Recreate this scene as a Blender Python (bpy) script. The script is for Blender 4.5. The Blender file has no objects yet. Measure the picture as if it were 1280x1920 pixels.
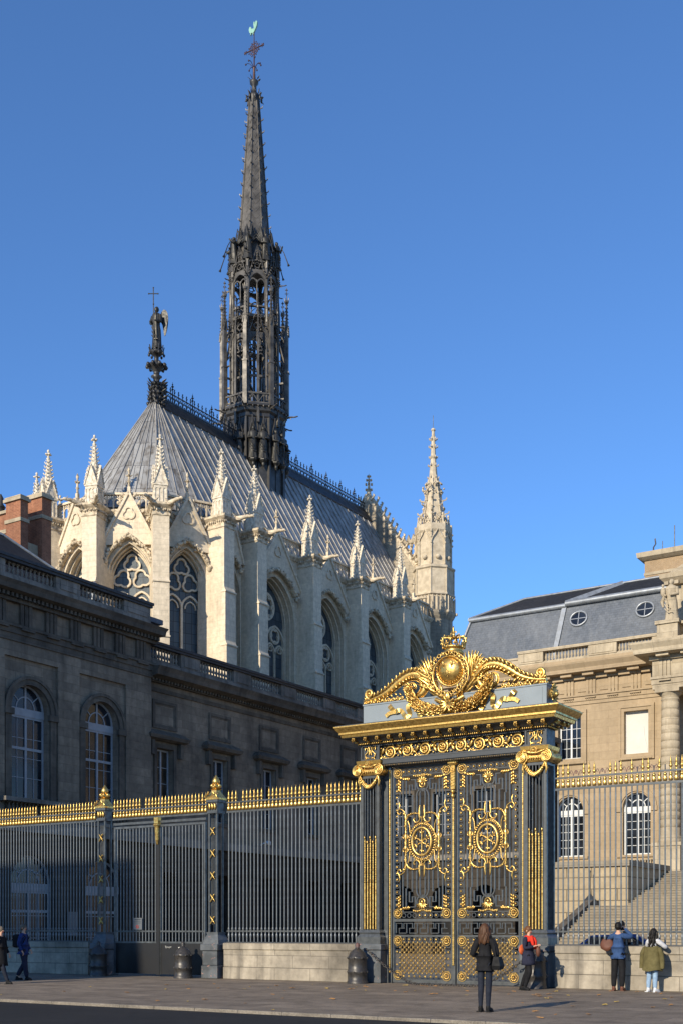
import bpy, math, random
from mathutils import Matrix, Vector
random.seed(7)
PI = math.pi
sin, cos, rad = math.sin, math.cos, math.radians
# ------------------------------------------------------------ camera, sky, sun
sc = bpy.context.scene
cam = bpy.data.cameras.new('camera')
camo = bpy.data.objects.new('camera', cam)
sc.collection.objects.link(camo)
sc.camera = camo
camo.location = (0, 0, 1.6)
camo.rotation_euler = (rad(90), 0, 0)
cam.sensor_fit = 'VERTICAL'
cam.sensor_height = 36.0
cam.lens = 36.0 * 2200 / 1920
cam.shift_y = (1742 - 960) / 1920.0
cam.clip_start = 0.1
cam.clip_end = 4000
SUN_AZ = 34.9      # degrees: the light travels to this heading from +Y
SUN_EL = 22.0
w = bpy.data.worlds.new('World')
sc.world = w
w.use_nodes = True
nt = w.node_tree
sky = nt.nodes.new('ShaderNodeTexSky')
sky.sky_type = 'NISHITA'
sky.sun_disc = False
sky.sun_elevation = rad(SUN_EL)
sky.sun_rotation = rad(180 + SUN_AZ)
sky.altitude = 6000
sky.air_density = 2.0
sky.dust_density = 0.0
sky.ozone_density = 8.0
bg = nt.nodes['Background']
bg.inputs['Strength'].default_value = 0.15
nt.links.new(sky.outputs[0], bg.inputs['Color'])
sun = bpy.data.lights.new('sun', 'SUN')
sun.energy = 4.3
sun.angle = rad(0.5)
sun.color = (1.0, 0.885, 0.69)
suno = bpy.data.objects.new('sun', sun)
sc.collection.objects.link(suno)
_d = Vector((sin(rad(SUN_AZ)) * cos(rad(SUN_EL)), cos(rad(SUN_AZ)) * cos(rad(SUN_EL)), -sin(rad(SUN_EL))))
suno.rotation_euler = _d.to_track_quat('-Z', 'Y').to_euler()
suno.location = (-30, -30, 60)
sc.view_settings.view_transform = 'Standard'
sc.view_settings.look = 'None'
sc.view_settings.exposure = 0.46
sc.view_settings.gamma = 1.0
sc.cycles.use_denoising = True
sc.cycles.max_bounces = 7
sc.cycles.diffuse_bounces = 4

# ------------------------------------------------------------ site frame
AL = math.atan(1407 / 2200.0)          # fence line is turned by this much
OX, OY = 3.2, 33.5                     # gate centre on the ground
CA, SA = cos(AL), sin(AL)
def S(u, v, z=0.0):
    return (OX + u * CA + v * SA, OY - u * SA + v * CA, z)
AC = math.atan(1450 / 2200.0)          # chapel axis
CHX, CHY = -7.039, 95.0                # spire foot

# ------------------------------------------------------------ mesh builder
class MB:
    def __init__(s):
        s.v = []; s.f = []; s.sm = []; s.mi = []; s.M = Matrix.Identity(4); s.cur = 0
    def at(s, x=0, y=0, z=0, rz=0, rx=0, ry=0, sc_=1):
        s.M = Matrix.Translation((x, y, z)) @ Matrix.Rotation(rz, 4, 'Z') @ Matrix.Rotation(ry, 4, 'Y') @ Matrix.Rotation(rx, 4, 'X') @ Matrix.Scale(sc_, 4)
        return s
    def add(s, vs, fs, smooth=False):
        n = len(s.v)
        M = s.M
        s.v.extend([tuple(M @ Vector(p)) for p in vs])
        for f in fs:
            s.f.append([n + i for i in f]); s.sm.append(smooth); s.mi.append(s.cur)
        return s
    def box(s, x0, x1, y0, y1, z0, z1):
        if x0 > x1: x0, x1 = x1, x0
        if y0 > y1: y0, y1 = y1, y0
        if z0 > z1: z0, z1 = z1, z0
        return s.add([(x0,y0,z0),(x1,y0,z0),(x1,y1,z0),(x0,y1,z0),(x0,y0,z1),(x1,y0,z1),(x1,y1,z1),(x0,y1,z1)],
            [(0,3,2,1),(4,5,6,7),(0,1,5,4),(1,2,6,5),(2,3,7,6),(3,0,4,7)])
    def bbox(s, x0, x1, y0, y1, z0, z1, b=0.01):
        """box with chamfered vertical and horizontal edges"""
        s.frustum([(x0+b,y0+b),(x1-b,y0+b),(x1-b,y1-b),(x0+b,y1-b)], z0, None, 0)
        return s.loftq([(x0+b,x1-b,y0+b,y1-b,z0),(x0,x1,y0,y1,z0+b),(x0,x1,y0,y1,z1-b),(x0+b,x1-b,y0+b,y1-b,z1)])
    def frustum(s, *a): return s
    def loftq(s, rings):
        """stack of axis aligned rectangles (x0,x1,y0,y1,z)"""
        vs = []
        for (x0,x1,y0,y1,z) in rings:
            vs += [(x0,y0,z),(x1,y0,z),(x1,y1,z),(x0,y1,z)]
        fs = [(3,2,1,0)]
        for k in range(len(rings)-1):
            a = 4*k
            for i in range(4):
                j = (i+1) % 4
                fs.append((a+i, a+j, a+4+j, a+4+i))
        a = 4*(len(rings)-1)
        fs.append((a,a+1,a+2,a+3))
        return s.add(vs, fs)
    def prism(s, poly, y0, y1, smooth=False):
        """outline in x,z extruded along y"""
        n = len(poly)
        ar = sum(poly[i][0]*poly[(i+1)%n][1]-poly[(i+1)%n][0]*poly[i][1] for i in range(n))
        if ar < 0: poly = poly[::-1]
        if y0 > y1: y0, y1 = y1, y0
        vs = [(p[0], y0, p[1]) for p in poly] + [(p[0], y1, p[1]) for p in poly]
        fs = [tuple(range(n)), tuple(range(2*n-1, n-1, -1))]
        s.add(vs, fs)
        s.add(vs, [((i+1)%n, i, n+i, n+(i+1)%n) for i in range(n)], smooth)
        return s
    def prismz(s, poly, z0, z1):
        n = len(poly)
        ar = sum(poly[i][0]*poly[(i+1)%n][1]-poly[(i+1)%n][0]*poly[i][1] for i in range(n))
        if ar < 0: poly = poly[::-1]
        vs = [(p[0], p[1], z0) for p in poly] + [(p[0], p[1], z1) for p in poly]
        fs = [tuple(range(n-1,-1,-1)), tuple(range(n, 2*n))] + [(i, (i+1)%n, n+(i+1)%n, n+i) for i in range(n)]
        return s.add(vs, fs)
    def stack(s, rings, n, rot=0.0, smooth=False, cap=True):
        """regular n-gon rings (r, z) or (r, z, cx, cy)"""
        vs = []; fs = []
        for q in rings:
            r, z = q[0], q[1]
            cx, cy = (q[2], q[3]) if len(q) > 2 else (0, 0)
            for i in range(n):
                a = rot + 2*PI*i/n
                vs.append((cx + r*cos(a), cy + r*sin(a), z))
        for k in range(len(rings)-1):
            for i in range(n):
                j = (i+1) % n
                fs.append((k*n+i, k*n+j, (k+1)*n+j, (k+1)*n+i))
        s.add(vs, fs, smooth)
        if cap:
            s.add(vs, [tuple(range(n-1,-1,-1)), tuple(range((len(rings)-1)*n, len(rings)*n))])
        return s
    def lathe(s, prof, n=12, x=0, y=0, z=0):
        return s.stack([(r, z+zz, x, y) for r, zz in prof], n, 0, True)
    def ell(s, c, rx, ry, rz, n=10, m=7):
        vs = []; fs = []
        for k in range(m+1):
            t = -PI/2 + PI*k/m
            for i in range(n):
                a = 2*PI*i/n
                vs.append((c[0]+rx*cos(t)*cos(a), c[1]+ry*cos(t)*sin(a), c[2]+rz*sin(t)))
        for k in range(m):
            for i in range(n):
                j = (i+1) % n
                fs.append((k*n+i, k*n+j, (k+1)*n+j, (k+1)*n+i))
        return s.add(vs, fs, True)
    def tube(s, pts, r, n=6, closed=False, flat=None, smooth=True, up=None):
        """tube along 3-D points; r a number or list; flat=(a,b) scales the section"""
        P = [Vector(p) for p in pts]
        N = len(P)
        if N < 2: return s
        R = r if isinstance(r, (list, tuple)) else [r]*N
        fa, fb = flat or (1, 1)
        T = []
        for i in range(N):
            if closed: t = P[(i+1)%N] - P[i-1]
            else: t = P[min(i+1,N-1)] - P[max(i-1,0)]
            if t.length < 1e-9: t = Vector((0,0,1))
            T.append(t.normalized())
        if up is not None:
            u0 = Vector(up)
        else:
            u0 = Vector((0,1,0)) if abs(T[0].y) < 0.9 else Vector((1,0,0))
        vs = []
        nrm = (u0 - T[0]*u0.dot(T[0])).normalized()
        for i in range(N):
            if up is not None: nn = u0 - T[i]*u0.dot(T[i])
            else: nn = nrm - T[i]*nrm.dot(T[i])
            if nn.length < 1e-6: nn = nrm
            nrm = nn.normalized()
            b = T[i].cross(nrm)
            for k in range(n):
                a = 2*PI*(k+0.5)/n
                vs.append(tuple(P[i] + (nrm*cos(a)*fa + b*sin(a)*fb)*R[i]))
        fs = []
        for i in range(N if closed else N-1):
            j = (i+1) % N
            for k in range(n):
                l = (k+1) % n
                fs.append((i*n+k, j*n+k, j*n+l, i*n+l))
        s.add(vs, fs, smooth and n > 4)
        if not closed:
            s.add(vs, [tuple(range(n)), tuple(range(N*n-1, (N-1)*n-1, -1))])
        return s
    def bar(s, p, q, w_, d=None):
        d = w_ if d is None else d
        return s.tube([p, q], 0.7071, 4, flat=(d, w_), smooth=False)
    def rings(s, rs, n, smooth=True):
        """closed rings given as lists of n points"""
        vs = [p for r in rs for p in r]
        fs = []
        for k in range(len(rs)-1):
            for i in range(n):
                j = (i+1) % n
                fs.append((k*n+i, k*n+j, (k+1)*n+j, (k+1)*n+i))
        s.add(vs, fs, smooth)
        return s.add(vs, [tuple(range(n-1,-1,-1)), tuple(range((len(rs)-1)*n, len(rs)*n))])
    def leaf(s, p, d, L, W, th=0.01, curl=0.3, up=(0,-1,0)):
        """pointed leaf from p along d, bulging towards up"""
        p = Vector(p); d = Vector(d).normalized(); up = Vector(up).normalized()
        sd = d.cross(up).normalized()
        st = [(0,.25),(.25,.8),(.5,1),(.78,.6),(1,.04)]
        vs = []
        for t, ww in st:
            c = p + d*L*t + up*(curl*L*(t*t) + th)
            vs += [tuple(c - sd*W*.5*ww), tuple(c + up*th), tuple(c + sd*W*.5*ww), tuple(c - up*th*1.5)]
        fs = []
        for k in range(4):
            for i in range(4):
                j = (i+1) % 4
                fs.append((4*k+i, 4*k+j, 4*k+4+j, 4*k+4+i))
        fs += [(3,2,1,0),(16,17,18,19)]
        return s.add(vs, fs, True)
    def build(s, name, mat, parent=None, label=None, loc=None, rz=None):
        me = bpy.data.meshes.new(name)
        me.from_pydata(s.v, [], s.f)
        mats = mat if isinstance(mat, (list, tuple)) else [mat]
        for m in mats: me.materials.append(m)
        me.polygons.foreach_set('use_smooth', s.sm)
        if len(mats) > 1: me.polygons.foreach_set('material_index', s.mi)
        uv = me.uv_layers.new(name='UVMap')
        data = [0.0]*(2*len(me.loops))
        V = me.vertices
        for p in me.polygons:
            nx, ny, nz = p.normal
            if abs(nz) > 0.8:
                for li in p.loop_indices:
                    c = V[me.loops[li].vertex_index].co
                    data[2*li] = c.x; data[2*li+1] = c.y
            else:
                h = math.hypot(nx, ny) or 1
                tx, ty = -ny/h, nx/h
                for li in p.loop_indices:
                    c = V[me.loops[li].vertex_index].co
                    data[2*li] = c.x*tx + c.y*ty; data[2*li+1] = c.z
        uv.data.foreach_set('uv', data)
        me.validate()
        o = bpy.data.objects.new(name, me)
        sc.collection.objects.link(o)
        if parent: o.parent = parent
        if loc: o.location = loc
        if rz is not None: o.rotation_euler = (0, 0, rz)
        if label: o['label'] = label
        return o

def tag(o, label, cat, group=None):
    o['label'] = label; o['category'] = cat
    if group: o['group'] = group
    return o
def thing(name, label, cat, loc=(0,0,0), rz=0.0, group=None):
    o = bpy.data.objects.new(name, None)
    sc.collection.objects.link(o)
    o.location = loc; o.rotation_euler = (0, 0, rz)
    o.empty_display_size = 0.3
    return tag(o, label, cat, group)
def site(name, label, cat, u, v, z=0, rz=0.0, group=None):
    return thing(name, label, cat, S(u, v, z), -AL + rz, group)
def struct(o):
    o['kind'] = 'structure'; return o
def kids(o): return [c for c in bpy.data.objects if c.parent == o]
def copy1(o, parent, loc=None, rz=None):
    """copy of a part (and its sub-parts) under another parent"""
    c = o.copy(); sc.collection.objects.link(c); c.parent = parent
    if loc is not None: c.location = loc
    if rz is not None: c.rotation_euler = (0, 0, rz)
    for k in KID.get(o.name, []): copy1(k, c)
    return c
KID = {}
def sub(parent, o):
    KID.setdefault(parent.name, []).append(o); return o
def copy_tree(o, loc, rz=None, label=None):
    c = o.copy(); sc.collection.objects.link(c); c.location = loc
    if rz is not None: c.rotation_euler = (0, 0, rz)
    if label: c['label'] = label
    for k in list(o.children):
        d = k.copy(); sc.collection.objects.link(d); d.parent = c
        for g in list(k.children):
            e = g.copy(); sc.collection.objects.link(e); e.parent = d
    return c

# ------------------------------------------------------------ materials
def newmat(name):
    m = bpy.data.materials.new(name); m.use_nodes = True
    return m, m.node_tree, m.node_tree.nodes['Principled BSDF']
def node(nt, t, **k):
    n = nt.nodes.new(t)
    for a, b in k.items():
        if a in n.inputs.keys() if hasattr(n.inputs, 'keys') else False: n.inputs[a].default_value = b
        else: setattr(n, a, b)
    return n
def mix(nt, a, b, fac, mode='MIX'):
    n = nt.nodes.new('ShaderNodeMix'); n.data_type = 'RGBA'; n.blend_type = mode
    for sock, val in ((0, fac), (6, a), (7, b)):
        if hasattr(val, 'links'): nt.links.new(val, n.inputs[sock])
        elif sock == 0: n.inputs[0].default_value = val
        else: n.inputs[sock].default_value = (*val, 1) if len(val) == 3 else val
    return n.outputs[2]
def ramp(nt, src, stops):
    n = nt.nodes.new('ShaderNodeValToRGB')
    while len(n.color_ramp.elements) < len(stops): n.color_ramp.elements.new(0.5)
    for e, (p, c) in zip(n.color_ramp.elements, stops):
        e.position = p; e.color = (c, c, c, 1) if isinstance(c, (int, float)) else (*c, 1)
    nt.links.new(src, n.inputs[0])
    return n.outputs[0]
def noise(nt, vec, scale, detail=4, rough=0.55, stretch=None):
    if stretch:
        mp = nt.nodes.new('ShaderNodeMapping'); mp.inputs['Scale'].default_value = stretch
        nt.links.new(vec, mp.inputs[0]); vec = mp.outputs[0]
    n = nt.nodes.new('ShaderNodeTexNoise')
    n.inputs['Scale'].default_value = scale; n.inputs['Detail'].default_value = detail
    n.inputs['Roughness'].default_value = rough
    nt.links.new(vec, n.inputs['Vector'])
    return n.outputs['Fac']
def bump(nt, p, h, strength=0.3, dist=0.02):
    b = nt.nodes.new('ShaderNodeBump'); b.inputs['Strength'].default_value = strength
    b.inputs['Distance'].default_value = dist
    nt.links.new(h, b.inputs['Height']); nt.links.new(b.outputs[0], p.inputs['Normal'])

def stone(name, c1, c2, stain, bw=0.9, bh=0.38, mortar=0.012, joint=0.55, stain_amt=0.6, streak=0.5, var=0.25):
    m, nt, p = newmat(name)
    tc = nt.nodes.new('ShaderNodeTexCoord')
    uv, ob = tc.outputs['UV'], tc.outputs['Object']
    br = nt.nodes.new('ShaderNodeTexBrick')
    br.inputs['Color1'].default_value = (*c1, 1); br.inputs['Color2'].default_value = (*c2, 1)
    br.inputs['Mortar'].default_value = (*[x*joint for x in c1], 1)
    br.inputs['Scale'].default_value = 1; br.inputs['Mortar Size'].default_value = mortar
    br.inputs['Mortar Smooth'].default_value = 0.3; br.inputs['Bias'].default_value = -0.1
    br.inputs['Brick Width'].default_value = bw; br.inputs['Row Height'].default_value = bh
    nt.links.new(uv, br.inputs['Vector'])
    n1 = noise(nt, ob, 0.35, 6, 0.6)
    n2 = noise(nt, ob, 3.5, 6, 0.65)
    st = noise(nt, ob, 1.0, 5, 0.6, (2.2, 2.2, 0.16))
    col = br.outputs['Color']
    col = mix(nt, col, stain, ramp(nt, n1, [(0.42, 0.0), (0.72, stain_amt)]))
    col = mix(nt, col, stain, ramp(nt, st, [(0.50, 0.0), (0.75, streak)]))
    v = ramp(nt, n2, [(0.25, 1-var), (0.75, 1+var*0.25)])
    col = mix(nt, col, v, 1.0, 'MULTIPLY')
    nt.links.new(col, p.inputs['Base Color'])
    p.inputs['Roughness'].default_value = 0.9
    p.inputs['Specular IOR Level'].default_value = 0.15
    hh = nt.nodes.new('ShaderNodeMath'); hh.operation = 'MULTIPLY_ADD'
    nt.links.new(br.outputs['Fac'], hh.inputs[0]); hh.inputs[1].default_value = -0.8
    nt.links.new(n2, hh.inputs[2])
    bump(nt, p, hh.outputs[0], 0.5, 0.015)
    return m
def plain(name, c, rough=0.6, metal=0.0, var=0.2, scale=6.0, c2=None, bmp=0.0, spec=0.5, coat=0.0):
    m, nt, p = newmat(name)
    tc = nt.nodes.new('ShaderNodeTexCoord')
    n = noise(nt, tc.outputs['Object'], scale, 5, 0.6)
    d = c2 or tuple(x*(1-var) for x in c)
    col = mix(nt, c, d, ramp(nt, n, [(0.35, 0.0), (0.68, 1.0)]))
    nt.links.new(col, p.inputs['Base Color'])
    rr = ramp(nt, n, [(0.3, max(rough-0.08, 0.02)), (0.7, min(rough+0.08, 1))])
    nt.links.new(rr, p.inputs['Roughness'])
    p.inputs['Metallic'].default_value = metal
    p.inputs['Specular IOR Level'].default_value = spec
    if coat: p.inputs['Coat Weight'].default_value = coat
    if bmp: bump(nt, p, n, bmp, 0.01)
    return m
M = {}
M['chapel'] = stone('chapel_stone', (0.78, 0.66, 0.49), (0.70, 0.59, 0.435), (0.42, 0.35, 0.255), 0.9, 0.36, 0.009, 0.74, 0.5, 0.6, 0.30)
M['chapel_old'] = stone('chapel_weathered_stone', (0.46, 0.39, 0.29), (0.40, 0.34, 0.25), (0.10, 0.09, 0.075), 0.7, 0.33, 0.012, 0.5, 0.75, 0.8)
M['carved'] = plain('carved_stone', (0.70, 0.59, 0.43), 0.9, 0, c2=(0.25, 0.20, 0.14), scale=4, bmp=0.5, spec=0.15)
M['carved_turret'] = plain('carved_turret_stone', (0.56, 0.48, 0.36), 0.9, 0, c2=(0.38, 0.32, 0.235), scale=2.5, bmp=0.5, spec=0.15)
M['carved_white'] = plain('carved_pale_stone', (0.76, 0.68, 0.55), 0.9, 0, c2=(0.42, 0.36, 0.27), scale=5, bmp=0.4, spec=0.15)
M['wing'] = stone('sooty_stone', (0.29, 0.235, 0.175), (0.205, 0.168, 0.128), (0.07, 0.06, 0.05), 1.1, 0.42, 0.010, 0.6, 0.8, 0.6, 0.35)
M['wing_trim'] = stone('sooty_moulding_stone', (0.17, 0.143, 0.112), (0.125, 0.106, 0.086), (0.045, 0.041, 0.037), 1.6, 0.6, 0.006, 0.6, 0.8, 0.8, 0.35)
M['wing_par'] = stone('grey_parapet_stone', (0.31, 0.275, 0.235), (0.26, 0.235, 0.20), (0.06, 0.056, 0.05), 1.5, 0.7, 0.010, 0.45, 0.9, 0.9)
M['groundfloor'] = stone('shade_darkened_rusticated_stone', (0.075, 0.062, 0.048), (0.05, 0.042, 0.034), (0.022, 0.02, 0.018), 1.1, 0.42, 0.012, 0.5, 0.8, 0.6, 0.35)  # stone darkened so the ground floor stays shaded despite court bounce
M['soot'] = stone('near_black_stone', (0.062, 0.052, 0.042), (0.045, 0.038, 0.031), (0.022, 0.02, 0.018), 1.2, 0.6, 0.03, 0.35, 0.8, 0.6, 0.35)  # near-black tone for the block behind the gate
M['dark_cap'] = plain('black_lead_capping', (0.03, 0.03, 0.032), 0.6, 0, 0.3)
M['palace'] = stone('tan_stone', (0.41, 0.312, 0.20), (0.36, 0.275, 0.175), (0.21, 0.155, 0.10), 1.2, 0.5, 0.008, 0.75, 0.35, 0.3, 0.18)
M['palace_lt'] = stone('pale_parapet_stone', (0.50, 0.42, 0.30), (0.43, 0.355, 0.25), (0.22, 0.18, 0.125), 1.6, 0.62, 0.010, 0.55, 0.5, 0.6)
M['terrace'] = stone('coursed_terrace_stone', (0.45, 0.36, 0.23), (0.40, 0.32, 0.21), (0.25, 0.20, 0.14), 1.4, 0.62, 0.03, 0.3, 0.35, 0.3)
M['steps'] = stone('step_stone', (0.33, 0.28, 0.205), (0.29, 0.245, 0.185), (0.17, 0.145, 0.11), 1.5, 5.0, 0.008, 0.5, 0.5, 0.3)
M['lowwall'] = stone('pale_wall_stone', (0.47, 0.41, 0.32), (0.40, 0.35, 0.27), (0.13, 0.115, 0.095), 1.35, 0.385, 0.012, 0.5, 0.9, 0.8, 0.4)
M['brick'] = stone('red_brick', (0.38, 0.175, 0.10), (0.27, 0.115, 0.07), (0.08, 0.045, 0.035), 0.23, 0.075, 0.012, 1.25, 0.5, 0.4, 0.35)
M['tanbrick'] = stone('tan_brick', (0.36, 0.26, 0.16), (0.31, 0.22, 0.14), (0.2, 0.15, 0.1), 0.25, 0.08, 0.012, 1.25, 0.3, 0.3)
M['gold'] = plain('gilding', (0.88, 0.60, 0.19), 0.36, 0.9, c2=(0.34, 0.20, 0.055), scale=13, bmp=0.5)
M['gold_dull'] = plain('aged_gilding', (0.33, 0.22, 0.08), 0.45, 0.6, c2=(0.05, 0.045, 0.035), scale=14, bmp=0.4)
M['iron'] = plain('blue_grey_iron_paint', (0.100, 0.108, 0.112), 0.36, 0.2, c2=(0.045, 0.05, 0.053), scale=7, bmp=0.1)
M['iron_bar'] = plain('worn_grey_bar_paint', (0.17, 0.185, 0.195), 0.36, 0.2, c2=(0.09, 0.10, 0.105), scale=5)
M['iron_dark'] = plain('dark_iron_paint', (0.045, 0.052, 0.06), 0.45, 0.1, 0.3)
M['blackpanel'] = plain('black_sheet_iron', (0.011, 0.011, 0.012), 0.5, 0.1, 0.4, 2.5)
M['grayblock'] = plain('painted_grey_panel', (0.20, 0.235, 0.26), 0.6, 0, 0.08, 1.5)
M['spire'] = plain('spire_lead', (0.125, 0.112, 0.095), 0.5, 0.2, c2=(0.03, 0.028, 0.026), scale=1.6, bmp=0.3)
M['spire_dark'] = plain('blackened_lead', (0.05, 0.047, 0.043), 0.45, 0.25, c2=(0.018, 0.018, 0.02), scale=3, bmp=0.3)
M['bronze'] = plain('dark_bronze', (0.045, 0.042, 0.036), 0.5, 0.3, c2=(0.022, 0.022, 0.02), scale=6, bmp=0.4)
M['verdigris'] = plain('verdigris_copper', (0.22, 0.42, 0.34), 0.6, 0.1, 0.25)
M['white'] = plain('white_painted_wood', (0.62, 0.63, 0.62), 0.5, 0, 0.12, 3)
M['greywood'] = plain('grey_painted_wood', (0.30, 0.31, 0.33), 0.55, 0, 0.2, 3)
M['blind'] = plain('white_blind', (0.60, 0.58, 0.52), 0.8, 0, 0.10, 1.2)
M['sign'] = plain('notice_plate', (0.11, 0.12, 0.13), 0.5, 0, 0.08)
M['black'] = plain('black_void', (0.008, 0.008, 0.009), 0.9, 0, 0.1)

def glass(name, c, rough=0.08):
    m, nt, p = newmat(name)
    tc = nt.nodes.new('ShaderNodeTexCoord')
    n = noise(nt, tc.outputs['Object'], 0.9, 3)
    nt.links.new(mix(nt, c, tuple(x*0.35 for x in c), ramp(nt, n, [(0.4, 0), (0.6, 1)])), p.inputs['Base Color'])
    p.inputs['Roughness'].default_value = rough
    p.inputs['Specular IOR Level'].default_value = 0.5
    bump(nt, p, n, 0.12, 0.03)
    return m
M['glass'] = glass('window_glass', (0.018, 0.022, 0.030), 0.14)
M['glass_warm'] = glass('warm_window_glass', (0.05, 0.04, 0.03), 0.15)

def leaded():
    m, nt, p = newmat('leaded_glass')
    tc = nt.nodes.new('ShaderNodeTexCoord')
    br = nt.nodes.new('ShaderNodeTexBrick')
    br.offset = 0
    br.inputs['Color1'].default_value = (0.04, 0.055, 0.065, 1); br.inputs['Color2'].default_value = (0.075, 0.095, 0.105, 1)
    br.inputs['Mortar'].default_value = (0.008, 0.008, 0.01, 1)
    br.inputs['Scale'].default_value = 1; br.inputs['Mortar Size'].default_value = 0.02
    br.inputs['Brick Width'].default_value = 0.45; br.inputs['Row Height'].default_value = 0.7
    nt.links.new(tc.outputs['UV'], br.inputs['Vector'])
    nt.links.new(br.outputs['Color'], p.inputs['Base Color'])
    p.inputs['Roughness'].default_value = 0.42
    n = noise(nt, tc.outputs['Object'], 6, 3)
    bump(nt, p, n, 0.3, 0.03)
    return m
M['leaded'] = leaded()

def leadroof(name, a, b, dark, bw=0.62, bh=2.1):
    m, nt, p = newmat(name)
    tc = nt.nodes.new('ShaderNodeTexCoord')
    br = nt.nodes.new('ShaderNodeTexBrick'); br.offset = 0.5
    br.inputs['Color1'].default_value = (*a, 1); br.inputs['Color2'].default_value = (*b, 1)
    br.inputs['Mortar'].default_value = (*dark, 1); br.inputs['Scale'].default_value = 1
    br.inputs['Mortar Size'].default_value = 0.02; br.inputs['Bias'].default_value = 0.0
    br.inputs['Brick Width'].default_value = bw; br.inputs['Row Height'].default_value = bh
    nt.links.new(tc.outputs['UV'], br.inputs['Vector'])
    st = noise(nt, tc.outputs['Object'], 1.0, 6, 0.65, (2.0, 2.0, 0.3))
    n2 = noise(nt, tc.outputs['Object'], 2.2, 5)
    col = mix(nt, br.outputs['Color'], (0.10, 0.08, 0.055), ramp(nt, st, [(0.47, 0), (0.66, 0.85)]))
    col = mix(nt, col, (0.36, 0.38, 0.40), ramp(nt, n2, [(0.55, 0), (0.75, 0.35)]))
    nt.links.new(col, p.inputs['Base Color'])
    p.inputs['Roughness'].default_value = 0.45
    p.inputs['Metallic'].default_value = 0.12
    bump(nt, p, n2, 0.35, 0.03)
    return m
M['lead'] = leadroof('lead_sheet', (0.38, 0.37, 0.345), (0.22, 0.215, 0.205), (0.08, 0.075, 0.07))
M['leadroll'] = plain('lead_roll', (0.38, 0.36, 0.33), 0.42, 0.15, 0.5, 2)
M['slate'] = stone('slate', (0.135, 0.15, 0.175), (0.115, 0.13, 0.155), (0.21, 0.22, 0.235), 0.25, 0.16, 0.008, 0.6, 0.5, 0.5, 0.3)
M['slate_dk'] = stone('dark_slate', (0.028, 0.030, 0.036), (0.022, 0.024, 0.03), (0.045, 0.045, 0.05), 0.25, 0.16, 0.008, 0.6, 0.5, 0.4, 0.3)
M['zinc'] = plain('zinc_flashing', (0.33, 0.35, 0.37), 0.4, 0.4, 0.4, 3)

def ground(name, c1, c2, spots, bw=0, bh=0, mort=0.6, rough=0.85, rz=-AL):
    m, nt, p = newmat(name)
    tc = nt.nodes.new('ShaderNodeTexCoord')
    ob = tc.outputs['Object']
    n1 = noise(nt, ob, 0.45, 6, 0.65)
    n2 = noise(nt, ob, 28, 4, 0.7)
    n3 = noise(nt, ob, 1.3, 8, 0.75)
    if bw:
        mp = nt.nodes.new('ShaderNodeMapping'); mp.inputs['Rotation'].default_value = (0, 0, rz)
        br = nt.nodes.new('ShaderNodeTexBrick'); br.offset = 0.5
        nt.links.new(ob, br.inputs['Vector'])
        br.inputs['Color1'].default_value = (*c1, 1); br.inputs['Color2'].default_value = (*c2, 1)
        br.inputs['Mortar'].default_value = (*[x*mort for x in c1], 1)
        br.inputs['Scale'].default_value = 1; br.inputs['Mortar Size'].default_value = 0.012
        br.inputs['Brick Width'].default_value = bw; br.inputs['Row Height'].default_value = bh
        col = br.outputs['Color']
    else:
        col = mix(nt, c1, c2, ramp(nt, n1, [(0.35, 0), (0.65, 1)]))
    col = mix(nt, col, spots, ramp(nt, n3, [(0.46, 0), (0.66, 0.85)]))
    col = mix(nt, col, ramp(nt, n2, [(0.3, 0.6), (0.7, 1.15)]), 1.0, 'MULTIPLY')
    nt.links.new(col, p.inputs['Base Color'])
    p.inputs['Roughness'].default_value = rough
    p.inputs['Specular IOR Level'].default_value = 0.25
    bump(nt, p, n2, 0.5, 0.01)
    return m
M['asphalt'] = ground('asphalt', (0.018, 0.018, 0.018), (0.026, 0.025, 0.024), (0.012, 0.012, 0.012))
M['pavement'] = ground('pavement_slabs', (0.29, 0.232, 0.172), (0.21, 0.168, 0.125), (0.11, 0.088, 0.067), 1.5, 0.75, 0.45)
M['court'] = ground('courtyard_paving', (0.30, 0.26, 0.20), (0.27, 0.235, 0.185), (0.2, 0.17, 0.14), 0.2, 0.2)
M['bounce_ground'] = ground('pale_bounce_ground', (0.52, 0.46, 0.37), (0.46, 0.40, 0.32), (0.4, 0.35, 0.28))  # unseen outer ground, made pale to bounce light onto shaded walls
M['kerb'] = ground('kerb_granite', (0.27, 0.235, 0.19), (0.20, 0.175, 0.145), (0.12, 0.105, 0.085))
def col(name, c, rough=0.85, **k):
    M[name] = plain(name, c, rough, 0, k.pop('var', 0.35), k.pop('scale', 9), spec=k.pop('spec', 0.2), bmp=0.6 if rough > .8 else 0.15, **k)
col('skin', (0.52, 0.31, 0.21), 0.6, var=0.1)
col('black_cloth', (0.012, 0.012, 0.014)); col('navy_cloth', (0.022, 0.024, 0.045)); col('jeans_dark', (0.018, 0.022, 0.035))
col('blue_shirt', (0.035, 0.075, 0.18)); col('olive_cloth', (0.13, 0.11, 0.045)); col('jeans_light', (0.28, 0.40, 0.55))
col('red_wool', (0.72, 0.04, 0.02)); col('hair_brown', (0.085, 0.04, 0.02), 0.5); col('hair_black', (0.012, 0.01, 0.009), 0.5)
col('hair_auburn', (0.16, 0.07, 0.03), 0.5); col('hair_grey', (0.16, 0.13, 0.10)); col('leather_brown', (0.13, 0.05, 0.03), 0.6, spec=0.3)
col('leather_black', (0.010, 0.010, 0.011), 0.7, spec=0.2); col('orange_bag', (0.6, 0.12, 0.04)); col('white_cloth', (0.6, 0.6, 0.62))
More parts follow.
